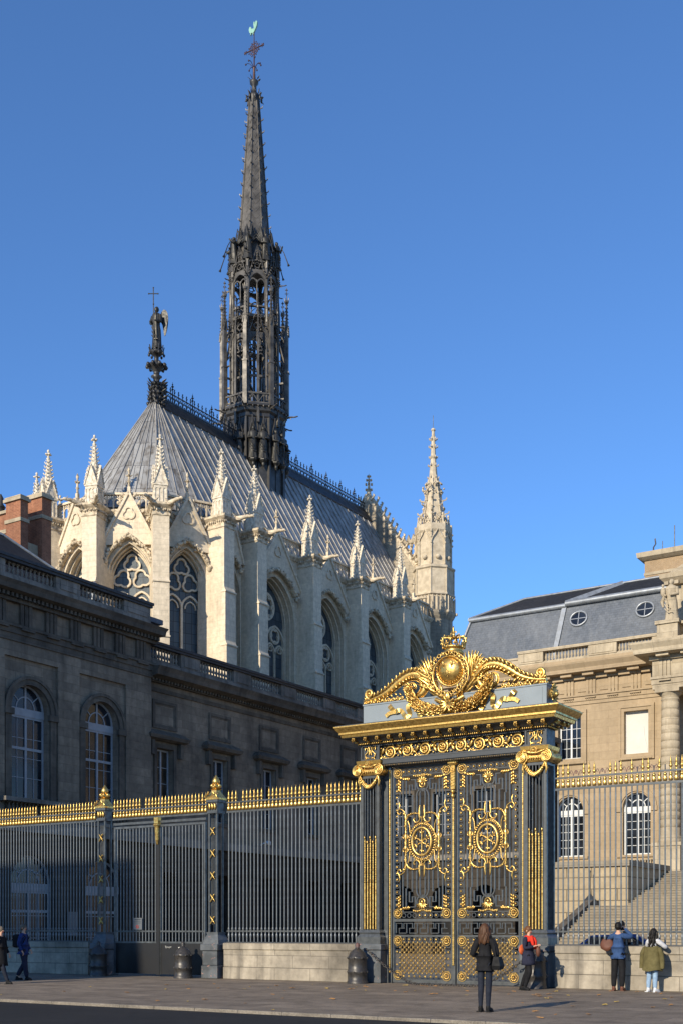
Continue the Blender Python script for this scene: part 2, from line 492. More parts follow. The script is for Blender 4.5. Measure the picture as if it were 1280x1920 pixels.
col('blue_jacket', (0.02, 0.04, 0.14)); col('leaf_tan', (0.42, 0.22, 0.08)); col('leaf_yellow', (0.55, 0.38, 0.10))
M['carpaint'] = plain('navy_car_paint', (0.012, 0.03, 0.13), 0.25, 0.3, 0.1, 2, coat=0.6)
M['carwhite'] = plain('white_car_paint', (0.6, 0.61, 0.63), 0.3, 0.0, 0.1, 2, coat=0.6)
M['rubber'] = plain('tyre_rubber', (0.015, 0.015, 0.015), 0.8)
M['bollard'] = plain('cast_iron_bollard', (0.030, 0.028, 0.027), 0.42, 0.25, c2=(0.065, 0.058, 0.052), scale=10, bmp=0.5)
M['rust'] = plain('red_primer', (0.16, 0.05, 0.035), 0.6, 0.1, c2=(0.08, 0.07, 0.07), scale=14)
M['crossiron'] = plain('purple_brown_iron', (0.055, 0.025, 0.03), 0.5, 0.4, 0.3)
def flaking():
    m, nt, p = newmat('flaking_grey_paint')
    tc = nt.nodes.new('ShaderNodeTexCoord')
    n = noise(nt, tc.outputs['Object'], 5, 7, 0.7)
    n2 = noise(nt, tc.outputs['Object'], 2, 3)
    c = mix(nt, (0.045, 0.052, 0.058), (0.095, 0.105, 0.115), ramp(nt, n2, [(0.4, 0), (0.6, 1)]))
    c = mix(nt, c, (0.36, 0.19, 0.15), ramp(nt, n, [(0.61, 0), (0.64, 1)]))
    c = mix(nt, c, (0.42, 0.41, 0.39), ramp(nt, n, [(0.70, 0), (0.74, 1)]))
    nt.links.new(c, p.inputs['Base Color']); p.inputs['Roughness'].default_value = 0.6
    bump(nt, p, n, 0.4, 0.01)
    return m
M['flaking'] = flaking()
# ------------------------------------------------------------ ground
def sheet(name, u0, u1, v0, v1, z, mat, th=0.0):
    b = MB()
    nu, nv = 1, 1
    b.add([(u0,v0,0),(u1,v0,0),(u1,v1,0),(u0,v1,0)], [(0,1,2,3)])
    o = b.build(name, mat)
    o.location = S(0, 0, z); o.rotation_euler = (0, 0, -AL)
    return struct(o)
sheet('ground', -900, 900, -900, 900, -0.085, M['bounce_ground'])
sheet('road', -300, 300, -34, -11.46, -0.062, M['asphalt'])
b = MB(); b.box(-300, 300, -11.42, -0.02, -0.083, 0.0)
o = b.build('pavement', M['pavement']); o.location = S(0,0,0); o.rotation_euler = (0,0,-AL); struct(o)
b = MB()
x = -60.0
KW = -11.53
while x < 60:
    L = random.uniform(0.95, 1.15)
    b.loftq([(x, x+L-0.008, KW, -11.425, -0.084), (x, x+L-0.008, KW, -11.425, -0.012), (x+.01, x+L-0.018, KW+.01, -11.43, 0.002)])
    x += L
o = b.build('kerb', M['kerb']); o.location = S(0,0,0); o.rotation_euler = (0,0,-AL); struct(o)
b = MB(); b.box(-24.6, 60, 0.0, 60, -0.08, -0.004)
o = b.build('courtyard', M['court']); o.location = S(0,0,0); o.rotation_euler = (0,0,-AL); struct(o)

# ------------------------------------------------------------ facade helpers (x along the wall, -y outward)
def arch_pts(xc, hw, zs, n=14, pointed=0.0):
    """left to right over the opening"""
    if pointed <= 0:
        return [(xc - hw*cos(PI*i/n), zs + hw*sin(PI*i/n)) for i in range(n+1)]
    R = hw*pointed                       # radius of each flank, centre inside the other side
    cxl, out = xc - hw + R, []
    amax = math.acos((R - hw)/R)
    h = n//2
    for i in range(h+1):
        a = amax*i/h; out.append((cxl - R*cos(a), zs + R*sin(a)))
    for i in range(h-1, -1, -1):
        a = amax*i/h; out.append((xc + hw - R + R*cos(a), zs + R*sin(a)))
    return out
def wall_row(b, x0, x1, z0, z1, y0, y1, ops):
    """ops: (xc, hw, zb, zs, kind) kind None flat top, 0 round, >0 pointed"""
    x = x0
    for (xc, hw, zb, zs, kind) in sorted(ops):
        b.box(x, xc-hw, y0, y1, z0, z1)
        if zb > z0 + 0.01: b.box(xc-hw, xc+hw, y0, y1, z0, zb)
        if kind is None:
            if zs < z1: b.box(xc-hw, xc+hw, y0, y1, zs, z1)
        else:
            pts = arch_pts(xc, hw, zs, 16, kind)
            b.prism(pts + [(xc+hw, z1), (xc-hw, z1)], y0, y1)
        x = xc + hw
    b.box(x, x1, y0, y1, z0, z1)
def ring_band(b, xc, r0, r1, zs, y0, y1, n=20, pointed=0, k=1.0):
    if pointed: o_ = arch_pts(xc, r1, zs, n, pointed); i_ = arch_pts(xc, r0, zs, n, pointed)
    else: o_ = arch_pts(xc, r1, zs, n); i_ = arch_pts(xc, r0, zs, n)
    for a in range(len(o_)-1):
        b.prism([i_[a], o_[a], o_[a+1], i_[a+1]], y0, y1)
def frame_rect(b, x0, x1, z0, z1, t, y0, y1):
    b.box(x0, x0+t, y0, y1, z0, z1); b.box(x1-t, x1, y0, y1, z0, z1)
    b.box(x0+t, x1-t, y0, y1, z0, z0+t); b.box(x0+t, x1-t, y0, y1, z1-t, z1)
def window(parent, xc, hw, zb, zt, y, mat, cols=4, rows=5, arch=False, glassm='glass', tr=0.12, bw_=0.028, splits=(), label=None):
    b = MB(); t = 0.09
    frame_rect(b, xc-hw, xc+hw, zb, zt, t, y, y+.10)
    b.box(xc-0.055, xc+0.055, y-.012, y+.09, zb+t, zt-t)
    for i in range(1, cols):
        xx = xc - hw + t + (2*hw-2*t)*i/cols
        if abs(xx-xc) > 0.08: b.box(xx-bw_/2, xx+bw_/2, y+.02, y+.07, zb+t, zt-t)
    for i in range(1, rows):
        zz = zb + t + (zt-zb-2*t)*i/rows
        b.box(xc-hw+t, xc-.056, y+.025, y+.065, zz-bw_/2, zz+bw_/2); b.box(xc+.056, xc+hw-t, y+.025, y+.065, zz-bw_/2, zz+bw_/2)
    for zz in splits: b.box(xc-hw+t, xc+hw-t, y-.015, y+.08, zz-.06, zz+.06)
    g = MB(); g.box(xc-hw+.02, xc+hw-.02, y+.05, y+.058, zb+.02, zt-.02)
    if arch:
        b.box(xc-hw, xc+hw, y-.03, y+.12, zt+.003, zt+tr)
        zs = zt + tr; r = hw
        ring_band(b, xc, r-t, r, zs, y, y+.10, 20)
        ring_band(b, xc, r*.5-bw_, r*.5+bw_, zs, y+.02, y+.07, 14)
        b.box(xc-.05, xc+.05, y+.01, y+.085, zs, zs+r-t)
        for a in (40, 140):
            b.bar((xc+r*.5*cos(rad(a)), y+.045, zs+r*.5*sin(rad(a))), (xc+(r-.06)*cos(rad(a)), y+.045, zs+(r-.06)*sin(rad(a))), bw_*1.6)
        g.prism(arch_pts(xc, r-.03, zs-.02, 18), y+.05, y+.058)
    o = b.build('window', mat, parent, label)
    g.build('pane', M[glassm], o)
    return o
_bal = {}
def baluster_mesh(h, mat):
    key = (round(h, 2), mat)
    if key not in _bal:
        b = MB()
        b.box(-.075,.075,-.075,.075,0,h*.09); b.box(-.075,.075,-.075,.075,h*.91,h)
        b.lathe([(.04,h*.09),(.06,h*.14),(.045,h*.2),(.085,h*.34),(.08,h*.42),(.045,h*.66),(.04,h*.78),(.06,h*.83),(.045,h*.91)], 8)
        _bal[key] = b
    return _bal[key]
_balm = {}
def balustrade(parent, xc, hw, y, z0, h, n, mat, name='balustrade'):
    """rail part with baluster sub-parts"""
    r = MB(); r.box(xc-hw, xc+hw, y-.02, y+.32, z0-.10, z0-.003)
    o = r.build(name, M[mat], parent)
    key = (round(h,2), mat)
    for i in range(n):
        x = xc - hw + (2*hw)*(i+.5)/n
        if key not in _balm:
            q = baluster_mesh(h, mat).build('baluster', M[mat], o); _balm[key] = q.data
        else:
            q = bpy.data.objects.new('baluster', _balm[key]); sc.collection.objects.link(q); q.parent = o
        q.location = (x, y+.15, z0)
    return o

# ------------------------------------------------------------ left wing
UL = -24.64
wing = thing('palace_wing', 'soot-blackened stone wing in shadow behind the left railings, with arched windows and balustrade', 'building', S(UL, 0), PI/2 - AL)
X0, XM, X1 = -3.0, 14.8, 39.3
arcs = [-2.1, 2.4, 6.9, 11.4]
b = MB()
wall_row(b, X0, XM, 6.35, 14.3, 0, .14, [(a, 1.58, 6.9, 13.62, None) for a in arcs[1:]])
wall_row(b, X0, XM, 6.35, 14.3, .14, .75, [(a, 1.07, 7.42, 11.5, 0) for a in arcs[1:]])
b.box(X0, XM, .04, .75, 14.3, 18.0-1.4)
b.box(X0, XM, .75, 9.0, 16.2, 16.6); b.box(X0, X0+.5, .75, 9, 0, 16.2); b.box(XM-.5, XM, .75, 9, 0, 16.2); b.box(X0, X1, 8.6, 9, 0, 16.2)
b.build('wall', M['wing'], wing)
b = MB()                                  # rusticated ground floor
gops = [(a, 1.3, 0.0, 3.65, 0) for a in arcs[1:]]
wall_row(b, X0, XM, 0, 5.9, -.08, .7, gops)
wall_row(b, XM, X1, 0, 5.9, .27, 1.0, [(a, 1.25, 0.0, 3.4, 0) for a in (16.2, 20.75, 25.3, 29.75, 33.6)])
for i in range(1, 12):                    # projecting courses
    pass
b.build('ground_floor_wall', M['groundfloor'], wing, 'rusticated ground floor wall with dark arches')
b = MB()
z = 0.35
while z < 5.6:
    for xa, xb, yy, ops in ((X0, XM, -.08, [(a,1.3,3.65) for a in arcs[1:]]), (XM, X1, .27, [(a,1.25,3.4) for a in (16.2,20.75,25.3,29.75,33.6)])):
        x = xa
        for (xc, hw, zs) in ops:
            e = hw if z < zs else (math.sqrt(max(hw*hw-(z-zs+.2)**2, 0)) if z-zs < hw else 0)
            e += .06
            if xc-e > x: b.box(x, xc-e, yy-.05, yy, z, z+.34)
            x = xc+e
            if e < .2: x = xc
        if x < xb: b.box(x, xb, yy-.05, yy, z, z+.34)
    z += .42
b.build('rustication', M['groundfloor'], wing)
for a in (16.2, 20.75, 25.3, 29.75, 33.6):
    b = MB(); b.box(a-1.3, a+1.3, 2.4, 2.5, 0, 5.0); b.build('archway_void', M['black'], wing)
b = MB(); b.box(X0, XM, -.38, -.08, 5.9, 6.33); b.box(XM, X1, -.03, .27, 5.9, 6.33); b.box(X0, XM, -.30, 0, 6.33, 6.45); b.box(X0, XM, -.08, .7, 5.903, 6.34); b.box(XM,X1,.27,1.0,5.903,6.34)
b.build('string_course', M['wing_par'], wing, 'pale grey string course above the ground floor arches')
b = MB()                                   # upper wall of recessed part
cen = [16.2, 20.75, 25.3, 29.75, 34.0]
wall_row(b, XM, X1, 6.34, 14.2, .35, .95, [(a, .64, 7.4, 10.9, None) for a in cen[:4]] )
b.box(XM, X1, .95, 9, 14.2, 14.5)
b.box(X1-.4, X1, .95, 9, 0, 14.2)
b.build('wall', M['wing'], wing)
# order of section one: architrave, frieze with triglyphs, cornice
b = MB()
b.box(X0, XM+.05, -.06, .04, 14.3, 14.62); b.box(X0, XM+.1, -.12, .04, 14.62, 14.9); b.box(X0, XM+.16, -.2, .04, 14.9, 15.02)
x = X0 + .5
while x < XM - .1:
    for k in (-.24, 0, .24): b.box(x+k-.09, x+k+.09, -.09, .04, 15.02, 15.98)
    b.box(x-.38, x+.38, -.24, .04, 14.80, 14.88)
    x += 1.5
b.box(X0, XM+.2, -.2, .04, 15.98, 16.12)
x = X0 + .1
while x < XM + .1:
    b.box(x, x+.13, -.42, -.2, 16.12, 16.28); x += .25
b.box(X0, XM+.3, -.2, .04, 16.12, 16.3)
b.loftq([(X0, XM+.2, -.4, .04, 16.3), (X0, XM+.34, -.66, .04, 16.36), (X0, XM+.36, -.70, .04, 16.56), (X0, XM+.44, -.80, .04, 16.72)])
b.build('cornice', M['wing_trim'], wing)
b = MB()
b.box(XM, X1+.05, .27, .35, 13.75, 13.95)
b.box(XM, X1+.1, .12, .35, 14.2, 14.36)
x = XM+.1
while x < X1:
    b.box(x, x+.12, -.02, .12, 14.24, 14.36); x += .24
b.loftq([(XM, X1+.3, .05, .9, 14.36), (XM, X1+.55, -.42, .9, 14.46), (XM, X1+.6, -.46, .9, 14.66), (XM, X1+.7, -.58, .9, 14.88)])
b.build('cornice', M['wing_trim'], wing)
# parapets
for (xa, xb, yy, zp, zb_, zr, mids, hw) in ((X0, XM, .02, 16.72, 17.26, 17.8, [0.15, 4.65, 9.15, 13.85], 1.5), (XM, X1, .40, 14.88, 15.45, 16.08, [18.45, 23.0, 27.5, 31.95], 1.45)):
    b = MB(); b.box(xa, xb, yy, yy+.55, zp-.05, zb_-.1)
    b.build('parapet_base', M['wing_par'], wing)
    if xa == X0: spans = [(-3.0, -.75), (3.9, 5.4), (8.4, 9.9), (12.9, 14.8)]
    else: spans = [(14.8, 14.85), (17.6, 19.2), (22.15, 23.75), (26.7, 28.25), (31.2, 32.6), (35.2, 39.3)]
    if xa == X0: spans = [(-3.0,-.6), (3.9,5.4), (8.4,9.9), (12.9,14.8)]
    for (sa, sb) in spans:
        b = MB(); b.box(sa, sb, yy+.03, yy+.5, zb_-.1, zr)
        if sb-sa > .6:
            b.box(sa+.25, sb-.25, yy-.01, yy+.03, zb_+.02, zr-.08)
        b.build('parapet_pier', M['wing_par'], wing)
    b = MB(); b.box(xa, xb+.06, yy-.08, yy+.6, zr, zr+.12); b.box(xa, xb+.1, yy-.14, yy+.66, zr+.12, zr+.25)
    b.build('parapet_rail', M['dark_cap'], wing)
    ce = [2.4, 6.9, 11.4] if xa == X0 else [16.2, 20.7, 25.2, 29.7, 33.9]
    for c in ce:
        h = 1.5
        if xa != X0: h = 1.5 if c < 33 else 1.05
        h = {16.2:1.35,20.7:1.48,25.2:1.48,29.7:1.48,33.9:1.3}.get(c, 1.5)
        balustrade(wing, c, h, yy+.08, zb_, zr-zb_, 12 if h > 1.2 else 8, 'wing_par')
# windows of section one
for a in arcs[1:]:
    window(wing, a, 1.07, 7.42, 11.15, .42, M['greywood'], 4, 4, True, tr=.35, splits=(9.7,), label='tall round-headed window with grey painted frame')
    b = MB(); ring_band(b, a, 1.18, 1.5, 11.35, .02, .14, 22); ring_band(b, a, 1.42, 1.56, 11.35, -.04, .02, 22)
    b.box(a-1.58, a-1.05, -.05, .139, 11.08, 11.35); b.box(a+1.05, a+1.58, -.05, .139, 11.08, 11.35)
    b.box(a-1.5, a-1.15, .03, .139, 6.9, 11.08); b.box(a+1.15, a+1.5, .03, .139, 6.9, 11.08)
    b.build('archivolt', M['wing_trim'], wing)
    b = MB(); b.box(a-1.9, a+1.9, -.45, .14, 7.2, 7.38); b.box(a-1.75, a+1.75, -.38, .1, 6.46, 6.62)
    b.build('sill', M['wing_par'], wing)
    balustrade(wing, a, 1.6, -.32, 6.72, .48, 14, 'wing_trim')
    # ground floor timber arch
    o = window(wing, a, 1.28, .1, 3.3, .25, M['greywood'], 4, 3, True, tr=.35, splits=(2.4,), label='round-headed ground floor window with grey timber frame')
for a in cen:
    b = MB()
    frame_rect(b, a-.95, a+.95, 11.9, 13.35, .16, .28, .35)
    frame_rect(b, a-.79, a+.79, 12.06, 13.19, .07, .32, .3499)
    b.build('blind_panel', M['wing_trim'], wing)
    b = MB()
    b.loftq([(a-1.35, a+1.35, .12, .35, 11.25), (a-1.5, a+1.5, -.08, .35, 11.33), (a-1.55, a+1.55, -.14, .35, 11.5), (a-1.3, a+1.3, .12, .35, 11.72), (a-1.0, a+1.0, .27, .35, 11.8)])
    for sx in (-1, 1):
        b.prism([(a+sx*1.22, 10.5), (a+sx*1.0, 10.5), (a+sx*1.0, 11.24), (a+sx*1.22, 11.24)], .08, .35)
    b.build('window_hood', M['wing_trim'], wing)
    if a < 34:
        b = MB(); frame_rect(b, a-.85, a+.85, 7.2, 11.1, .2, .26, .35); b.build('window_surround', M['wing_trim'], wing)
        window(wing, a, .62, 7.4, 10.88, .62, M['greywood'], 2, 4, False, 'glass_warm' if a < 17 else 'glass')
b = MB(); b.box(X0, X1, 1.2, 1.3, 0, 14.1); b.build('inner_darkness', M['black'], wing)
# roof of section one, hipped at its end
b = MB()
b.add([(X0,.7,17.0),(14.2,.7,17.0),(14.2,8.8,17.0),(X0,8.8,17.0),(X0,4.75,20.8),(9.4,4.75,20.8)], [(0,1,5,4),(1,2,5),(2,3,4,5),(0,4,3),(3,2,1,0)])
rf = b.build('roof', M['slate_dk'], wing)
b = MB(); b.tube([(X0,4.75,20.83),(9.4,4.75,20.83),(14.2,.7,17.05)], .09, 6); b.build('roof_edge', M['zinc'], rf)
b = MB()
b.add([(XM,1.4,14.6),(39,1.4,14.6),(39,8.8,14.6),(XM,8.8,14.6),(XM,5,16.4),(36,5,16.4)], [(0,1,5,4),(1,2,5),(2,3,4,5),(0,4,3),(3,2,1,0)])
b.build('roof', M['slate_dk'], wing)
for (xa, xb, zt) in ((10.20, 10.68, 23.0), (11.60, 12.22, 23.55)):
    b = MB(); b.box(xa, xb, 4.4, 5.45, 18, zt-.25); ch = b.build('chimney', M['brick'], wing, 'red brick chimney stack with stone bands')
    b = MB(); b.box(xa-.05, xb+.05, 4.35, 5.5, zt-1.3, zt-1.12); b.build('band', M['palace_lt'], ch)
    b = MB(); b.box(xa-.1, xb+.1, 4.3, 5.55, zt-.249, zt-.1); b.box(xa-.04, xb+.04, 4.36, 5.49, zt-.1, zt)
    b.build('cap', M['palace_lt'], ch)
b = MB(); b.box(10.9, 11.4, 5.9, 8.4, 18, 22.6); ch = b.build('chimney', M['brick'], wing, 'broad red brick chimney stack at the frame edge')
b = MB(); b.box(10.85, 11.45, 5.85, 8.45, 21.6, 21.8); b.build('band', M['palace_lt'], ch)
b = MB(); b.box(10.8, 11.5, 5.8, 8.5, 22.6, 22.75); b.build('cap', M['palace_lt'], ch)
b = MB(); b.lathe([(.2,22.75),(.2,23.1),(.26,23.12),(.12,23.3),(.14,23.6),(.03,23.8)], 10, 11.15, 6.9); b.build('chimney_pot', M['dark_cap'], ch)
b = MB(); b.box(10.3, 11.9, 4.7, 5.2, 17.5, 20.9); b.build('chimney_wall', M['palace_lt'], wing)
b = MB(); b.lathe([(.28,0),(.2,.35),(.1,.6),(.1,.75),(.2,.78),(.02,.95)], 10, 11.75, .95, 17.6); b.build('roof_vent', M['zinc'], wing)
# small slate dormer pavilion behind the junction
b = MB(); b.loftq([(15.0, 17.3, 1.5, 4.2, 14.6), (15.3, 17.0, 1.9, 4.0, 17.7)]); b.box(14.95, 17.35, 1.45, 4.25, 17.7, 17.95)
dm = b.build('dormer', M['slate'], wing); b = MB(); frame_rect(b, 15.55, 16.6, 16.55, 17.45, .12, 1.5, 1.66); b.build('dormer_window', M['white'], dm)

# ------------------------------------------------------------ main palace facade
VB = 39.36
pal = site('courthouse', 'sunlit tan stone courthouse behind the right fence, with slate mansard roof, balustrade and grand steps', 'building', 0, VB)
PX0, PX1 = -21.2, 9.0
bays = [-16.35, -12.1, -7.85]
b = MB()
wall_row(b, PX0, PX1, 0, 11.2, 0, .6, [(a, .86, 6.1, 9.0, 0) for a in bays])
wall_row(b, PX0, PX1, 11.2, 15.5, 0, .6, [(a, .75, 12.2, 14.8, None) for a in bays])
b.box(PX0, PX1, .02, .6, 15.5, 18.4); b.box(PX0, PX0+.5, .6, 10, 0, 18.3); b.box(PX0, PX1, 9.5, 10, 0, 18.3); b.box(PX1-.5, PX1, .6, 9.5, 0, 18.3)
b.build('wall', M['palace'], pal)
b = MB()
b.box(PX0, PX1, -.06, .02, 15.5, 15.72); b.box(PX0, PX1, -.12, .02, 15.72, 16.0); b.box(PX0, PX1, -.2, .02, 16.0, 16.1)
x = PX0 + .55
while x < -6.6:
    for k in (-.22, 0, .22): b.box(x+k-.085, x+k+.085, -.09, .02, 16.1, 17.05)
    b.box(x-.34, x+.34, -.23, .02, 15.86, 15.93)
    for k in (-.25,-.12,0,.12,.25): b.box(x+k-.03, x+k+.03, -.16, .02, 15.76, 15.86)
    b.box(x-.36, x+.36, -.62, -.2, 17.2, 17.36)
    b.box(x+.62-.06, x+.62+1.0, -.04, .02, 16.3, 16.95)
    x += 1.42*1.0 + .28*0
b.box(PX0, PX1, -.2, .02, 17.05, 17.36)
b.loftq([(PX0-.3, PX1, -.62, .4, 17.36), (PX0-.5, PX1, -.82, .4, 17.40), (PX0-.5, PX1, -.84, .4, 17.62), (PX0-.7, PX1, -1.02, .4, 17.88), (PX0-.7, PX1, -1.04, .4, 17.98)])
b.build('cornice', M['palace'], pal)
b = MB(); b.box(PX0+.2, PX1, .05, .7, 17.98, 18.5)
for sa, sb in ((-15.6,-13.9), (-10.9,-9.1), (-6.9,-5.7)): b.box(sa, sb, 0, .62, 18.5, 19.15); b.box(sa+.2, sb-.2, -.03, 0, 18.6, 19.05)
b.box(PX0+.2, -15.6, .15, .6, 18.5, 18.85)
b.box(-15.6-.04, PX1, -.06, .72, 19.15, 19.32)
b.box(PX0+.2, -15.64, .08, .7, 18.85, 18.97)
b.build('parapet', M['palace_lt'], pal)
for c, hw in ((-12.4, 1.5), (-8.0, 1.1)):
    balustrade(pal, c, hw if c < -10 else 1.1, .12, 18.55, .60, 14 if c < -10 else 11, 'palace_lt')
for a in bays:
    w_ = window(pal, a, .86, 6.1, 8.72, .3, M['white'], 4, 5, True, tr=.3, label='round-headed window with white glazing bars')
    b = MB(); ring_band(b, a, .95, 1.25, 9.0, -.08, 0, 20); b.box(a-1.28, a-.9, -.1, 0, 8.72, 9.0); b.box(a+.9, a+1.28, -.1, 0, 8.72, 9.0)
    b.box(a-1.2, a+1.2, -.12, 0, 5.95, 6.1)
    b.build('archivolt', M['palace'], pal)
    b = MB(); frame_rect(b, a-1.12, a+1.12, 11.83, 15.18, .18, -.14, 0); frame_rect(b, a-.95, a+.95, 12.0, 15.0, .2, -.08, 0)
    b.box(a-1.0, a+1.0, -.2, -.14, 11.86, 12.0)
    b.build('window_surround', M['palace'], pal)
    balustrade(pal, a, 1.0, -.3, 5.3, .5, 12, 'palace_lt')
    if a == -7.85:
        b = MB(); b.box(a-.75, a+.75, .3, .36, 12.2, 14.8); o = b.build('window', M['blind'], pal, 'upper window covered by a pale white board')
        b = MB(); b.tube([(a+.35,.28,13.9),(a+.42,.28,13.2),(a+.6,.28,12.4)], .012, 5); frame_rect(b, a-.75, a+.75, 12.2, 14.8, .05, .26, .3); b.build('frame', M['white'], o)
    else:
        window(pal, a, .75, 12.2, 14.8, .3, M['white'], 4, 4)
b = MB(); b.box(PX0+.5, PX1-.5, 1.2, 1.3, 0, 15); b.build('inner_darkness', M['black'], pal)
# mansard
def quad(b, p): b.add(p, [(0,1,2,3)])
b = MB()
zb, zk, zr = 18.3, 22.55, 24.3
b.add([(PX0-.3,1.5,zb),(PX1,1.5,zb),(PX1,2.7,zk),(PX0+.95,2.7,zk), (PX0-.3,9.6,zb),(PX1,9.6,zb),(PX1,8.4,zk),(PX0+.95,8.4,zk)],
      [(0,1,2,3),(4,0,3,7),(5,4,7,6),(1,5,6,2)])
mr = b.build('mansard_roof', M['slate'], pal)
b = MB()
b.add([(PX0+.85,2.6,zk+.1),(PX1,2.6,zk+.1),(PX1,5.6,zr),(PX0+3.6,5.6,zr),(PX0+.85,8.6,zk+.1),(PX1,8.6,zk+.1)], [(0,1,2,3),(4,0,3),(5,4,3,2),(1,5,2)])
b.build('upper_roof', M['slate_dk'], mr)
b = MB()
b.tube([(PX0+.85,2.62,zk+.02),(-13.4,2.62,zk+.02)], .17, 8); b.tube([(-13.4,2.58,zk+.12),(PX1,2.58,zk+.12)], .2, 8)
b.tube([(PX0+.88,2.6,zk+.1),(PX0+.88,8.6,zk+.1)], .15, 8)
b.tube([(PX0+.85,2.6,zk+.15),(PX0+3.6,5.6,zr+.05),(PX1,5.6,zr+.05)], .09, 6)
b.bar((-13.9,1.48,zb+.3),(-13.5,2.62,zk), .3, .06)
b.bar((-13.4,2.6,zk+.2),(-10.6,5.6,zr+.06), .3, .08)
b.tube([(PX0-.3,1.45,zb),(PX0+.95,2.65,zk)], .1, 6)
b.build('ridge_flashing', M['zinc'], mr)
sl = math.atan2(1.2, zk-zb)
for (xx, zz) in ((-12.45, 21.55), (-8.1, 21.5)):
    yy = 1.5 + (zz-zb)*1.2/(zk-zb)
    e = MB(); e.at(xx, yy-.05, zz, 0, -sl)
    P = [(cos(2*PI*i/24)*.56, 0, sin(2*PI*i/24)*.5) for i in range(24)]
    e.tube(P, .07, 8, True); e.bar((-.5,0,0),(.5,0,0),.045); e.bar((0,0,-.46),(0,0,.46),.045)
    o = e.build('round_window', M['zinc'], mr)
    g = MB(); g.at(xx, yy-.05, zz, 0, -sl); g.prism([(cos(2*PI*i/24)*.52, sin(2*PI*i/24)*.46) for i in range(24)], .0, .12); g.build('pane', M['glass'], o)
# portico at right
b = MB()
pf = -2.9
b.box(-5.95, PX1, pf, pf+1.1, 15.35, 15.62); b.box(-5.99, PX1, pf-.05, pf+1.1, 15.62, 15.92); b.box(-6.05, PX1, pf-.12, pf+1.1, 15.92, 16.05)
b.box(-5.95, PX1, pf, pf+1.1, 16.05, 17.0); b.box(-5.93, -5.0, pf+1.1, -.2, 15.35, 17.0)
for x in (-5.2, -3.8, -2.4, -1.0, .4):
    for k in (-.22, 0, .22): b.box(x+k-.085, x+k+.085, pf-.08, pf, 16.05, 16.98)
    b.box(x-.34, x+.34, pf-.2, pf, 15.78, 15.85); b.box(x-.36, x+.36, pf-.62, pf-.2, 17.12, 17.26)
b.box(-6.1, PX1, pf-.15, -.1, 17.0, 17.26)
b.loftq([(-6.6, PX1, pf-.62, 0, 17.26), (-6.8, PX1, pf-.85, 0, 17.30), (-6.8, PX1, pf-.87, 0, 17.55), (-7.05, PX1, pf-1.05, 0, 17.82), (-7.05, PX1, pf-1.07, 0, 17.93)])
b.box(-6.0, PX1, pf+.1, -.06, 17.93, 18.3)
b.box(-5.75, -4.55, pf+.2, pf+1.4, 18.3, 19.1); b.box(-5.85, -4.45, pf+.1, pf+1.5, 19.1, 19.3)
b.box(-4.4, PX1, pf+.4, pf+.9, 19.05, 19.2); b.box(-2.5, -1.2, pf+.3, pf+1.3, 18.3, 19.05)
b.build('portico_entablature', M['palace_lt'], pal)
balustrade(pal, -3.45, .92, pf+.45, 18.4, .65, 8, 'palace_lt')
for cx in (-5.1, -1.0):
    b = MB(); b.box(cx-.78, cx+.78, pf-.1, pf+1.4, 4.9, 6.35); b.box(cx-.85, cx+.85, pf-.17, pf+1.47, 6.35, 6.55)
    pr = [(.68,6.55),(.72,6.65),(.68,6.75),(.60,6.8),(.64,6.9),(.575,6.95)]
    z = 7.0
    while z < 14.6:
        r = .565 - .07*((z-7)/7.6)**1.5
        pr += [(r,z),(r,z+.40),(r-.018,z+.41),(r-.018,z+.44)]; z += .45
    pr += [(.5,14.75),(.54,14.8),(.5,14.85),(.5,14.98),(.66,15.12),(.66,15.15)]
    b.stack([(r, z, cx, pf+.65) for r, z in pr], 24, 0, True); b.box(cx-.7, cx+.7, pf-.05, pf+1.35, 15.15, 15.34)
    b.build('column', M['palace_lt'], pal)
b = MB(); b.box(-5.7, PX1, -.05, 1.2, 18.4, 22.0); b.loftq([(-5.9, PX1, -.25, 1.4, 22.0), (-6.25, PX1, -.6, 1.75, 22.35), (-6.3, PX1, -.65, 1.8, 22.6)])
x = -6.0
while x < PX1: b.box(x, x+.25, -.55, -.2, 21.95, 22.15); x += .6
b.loftq([(-6.0, PX1, -.3, 1.5, 22.6), (-4.0, PX1, .4, 1.3, 23.9)])
b.build('attic', M['palace_lt'], pal, 'pale stone attic block above the portico')
# terrace and steps
b = MB(); b.box(-9.7, -5.02, -9.8, -.1, 0, 4.9); b.box(-5.02, 9, -2.36-.6, -.12, 0, 4.88)
b.build('terrace_wall', M['terrace'], pal)
b = MB(); b.box(-9.8, -4.9, -9.95, -.2, 4.9, 5.2); b.build('terrace_cap', M['steps'], pal)
b = MB()
for i in range(19):
    b.box(-6.6, 9, -17.8+i*.37, -10.75, i*.148 if i else -.1, (i+1)*.148-.045); b.box(-6.6, 9, -17.86+i*.37, -10.75, (i+1)*.148-.044, (i+1)*.148-.0005)
b.box(-6.6, 9, -10.75, -3, -.1, 2.81)
for i in range(14):
    b.box(-5.01, 9, -9.86+i*.5, -2.98, 2.811+i*.148, 2.81+(i+1)*.148-.045); b.box(-5.01, 9, -9.92+i*.5, -2.98, 2.81+(i+1)*.148-.044, 2.81+(i+1)*.148)
b.build('steps', M['steps'], pal, 'broad flight of worn stone steps')
b = MB(); b.prism([(0,0),(.0,0)], 0, 0) if False else None
vs = [(-7.0,-18.0,0),(-7.0,-10.7,0),(-7.0,-10.7,3.1),(-7.0,-18.0,.55)]
b.add(vs + [(x+.4,y,z) for x,y,z in vs], [(0,3,2,1),(4,5,6,7),(0,1,5,4),(1,2,6,5),(2,3,7,6),(3,0,4,7)])
b.box(-7.0,-6.6,-10.7,-9.8,0,3.1)
b.build('step_side_wall', M['wing_trim'], pal)
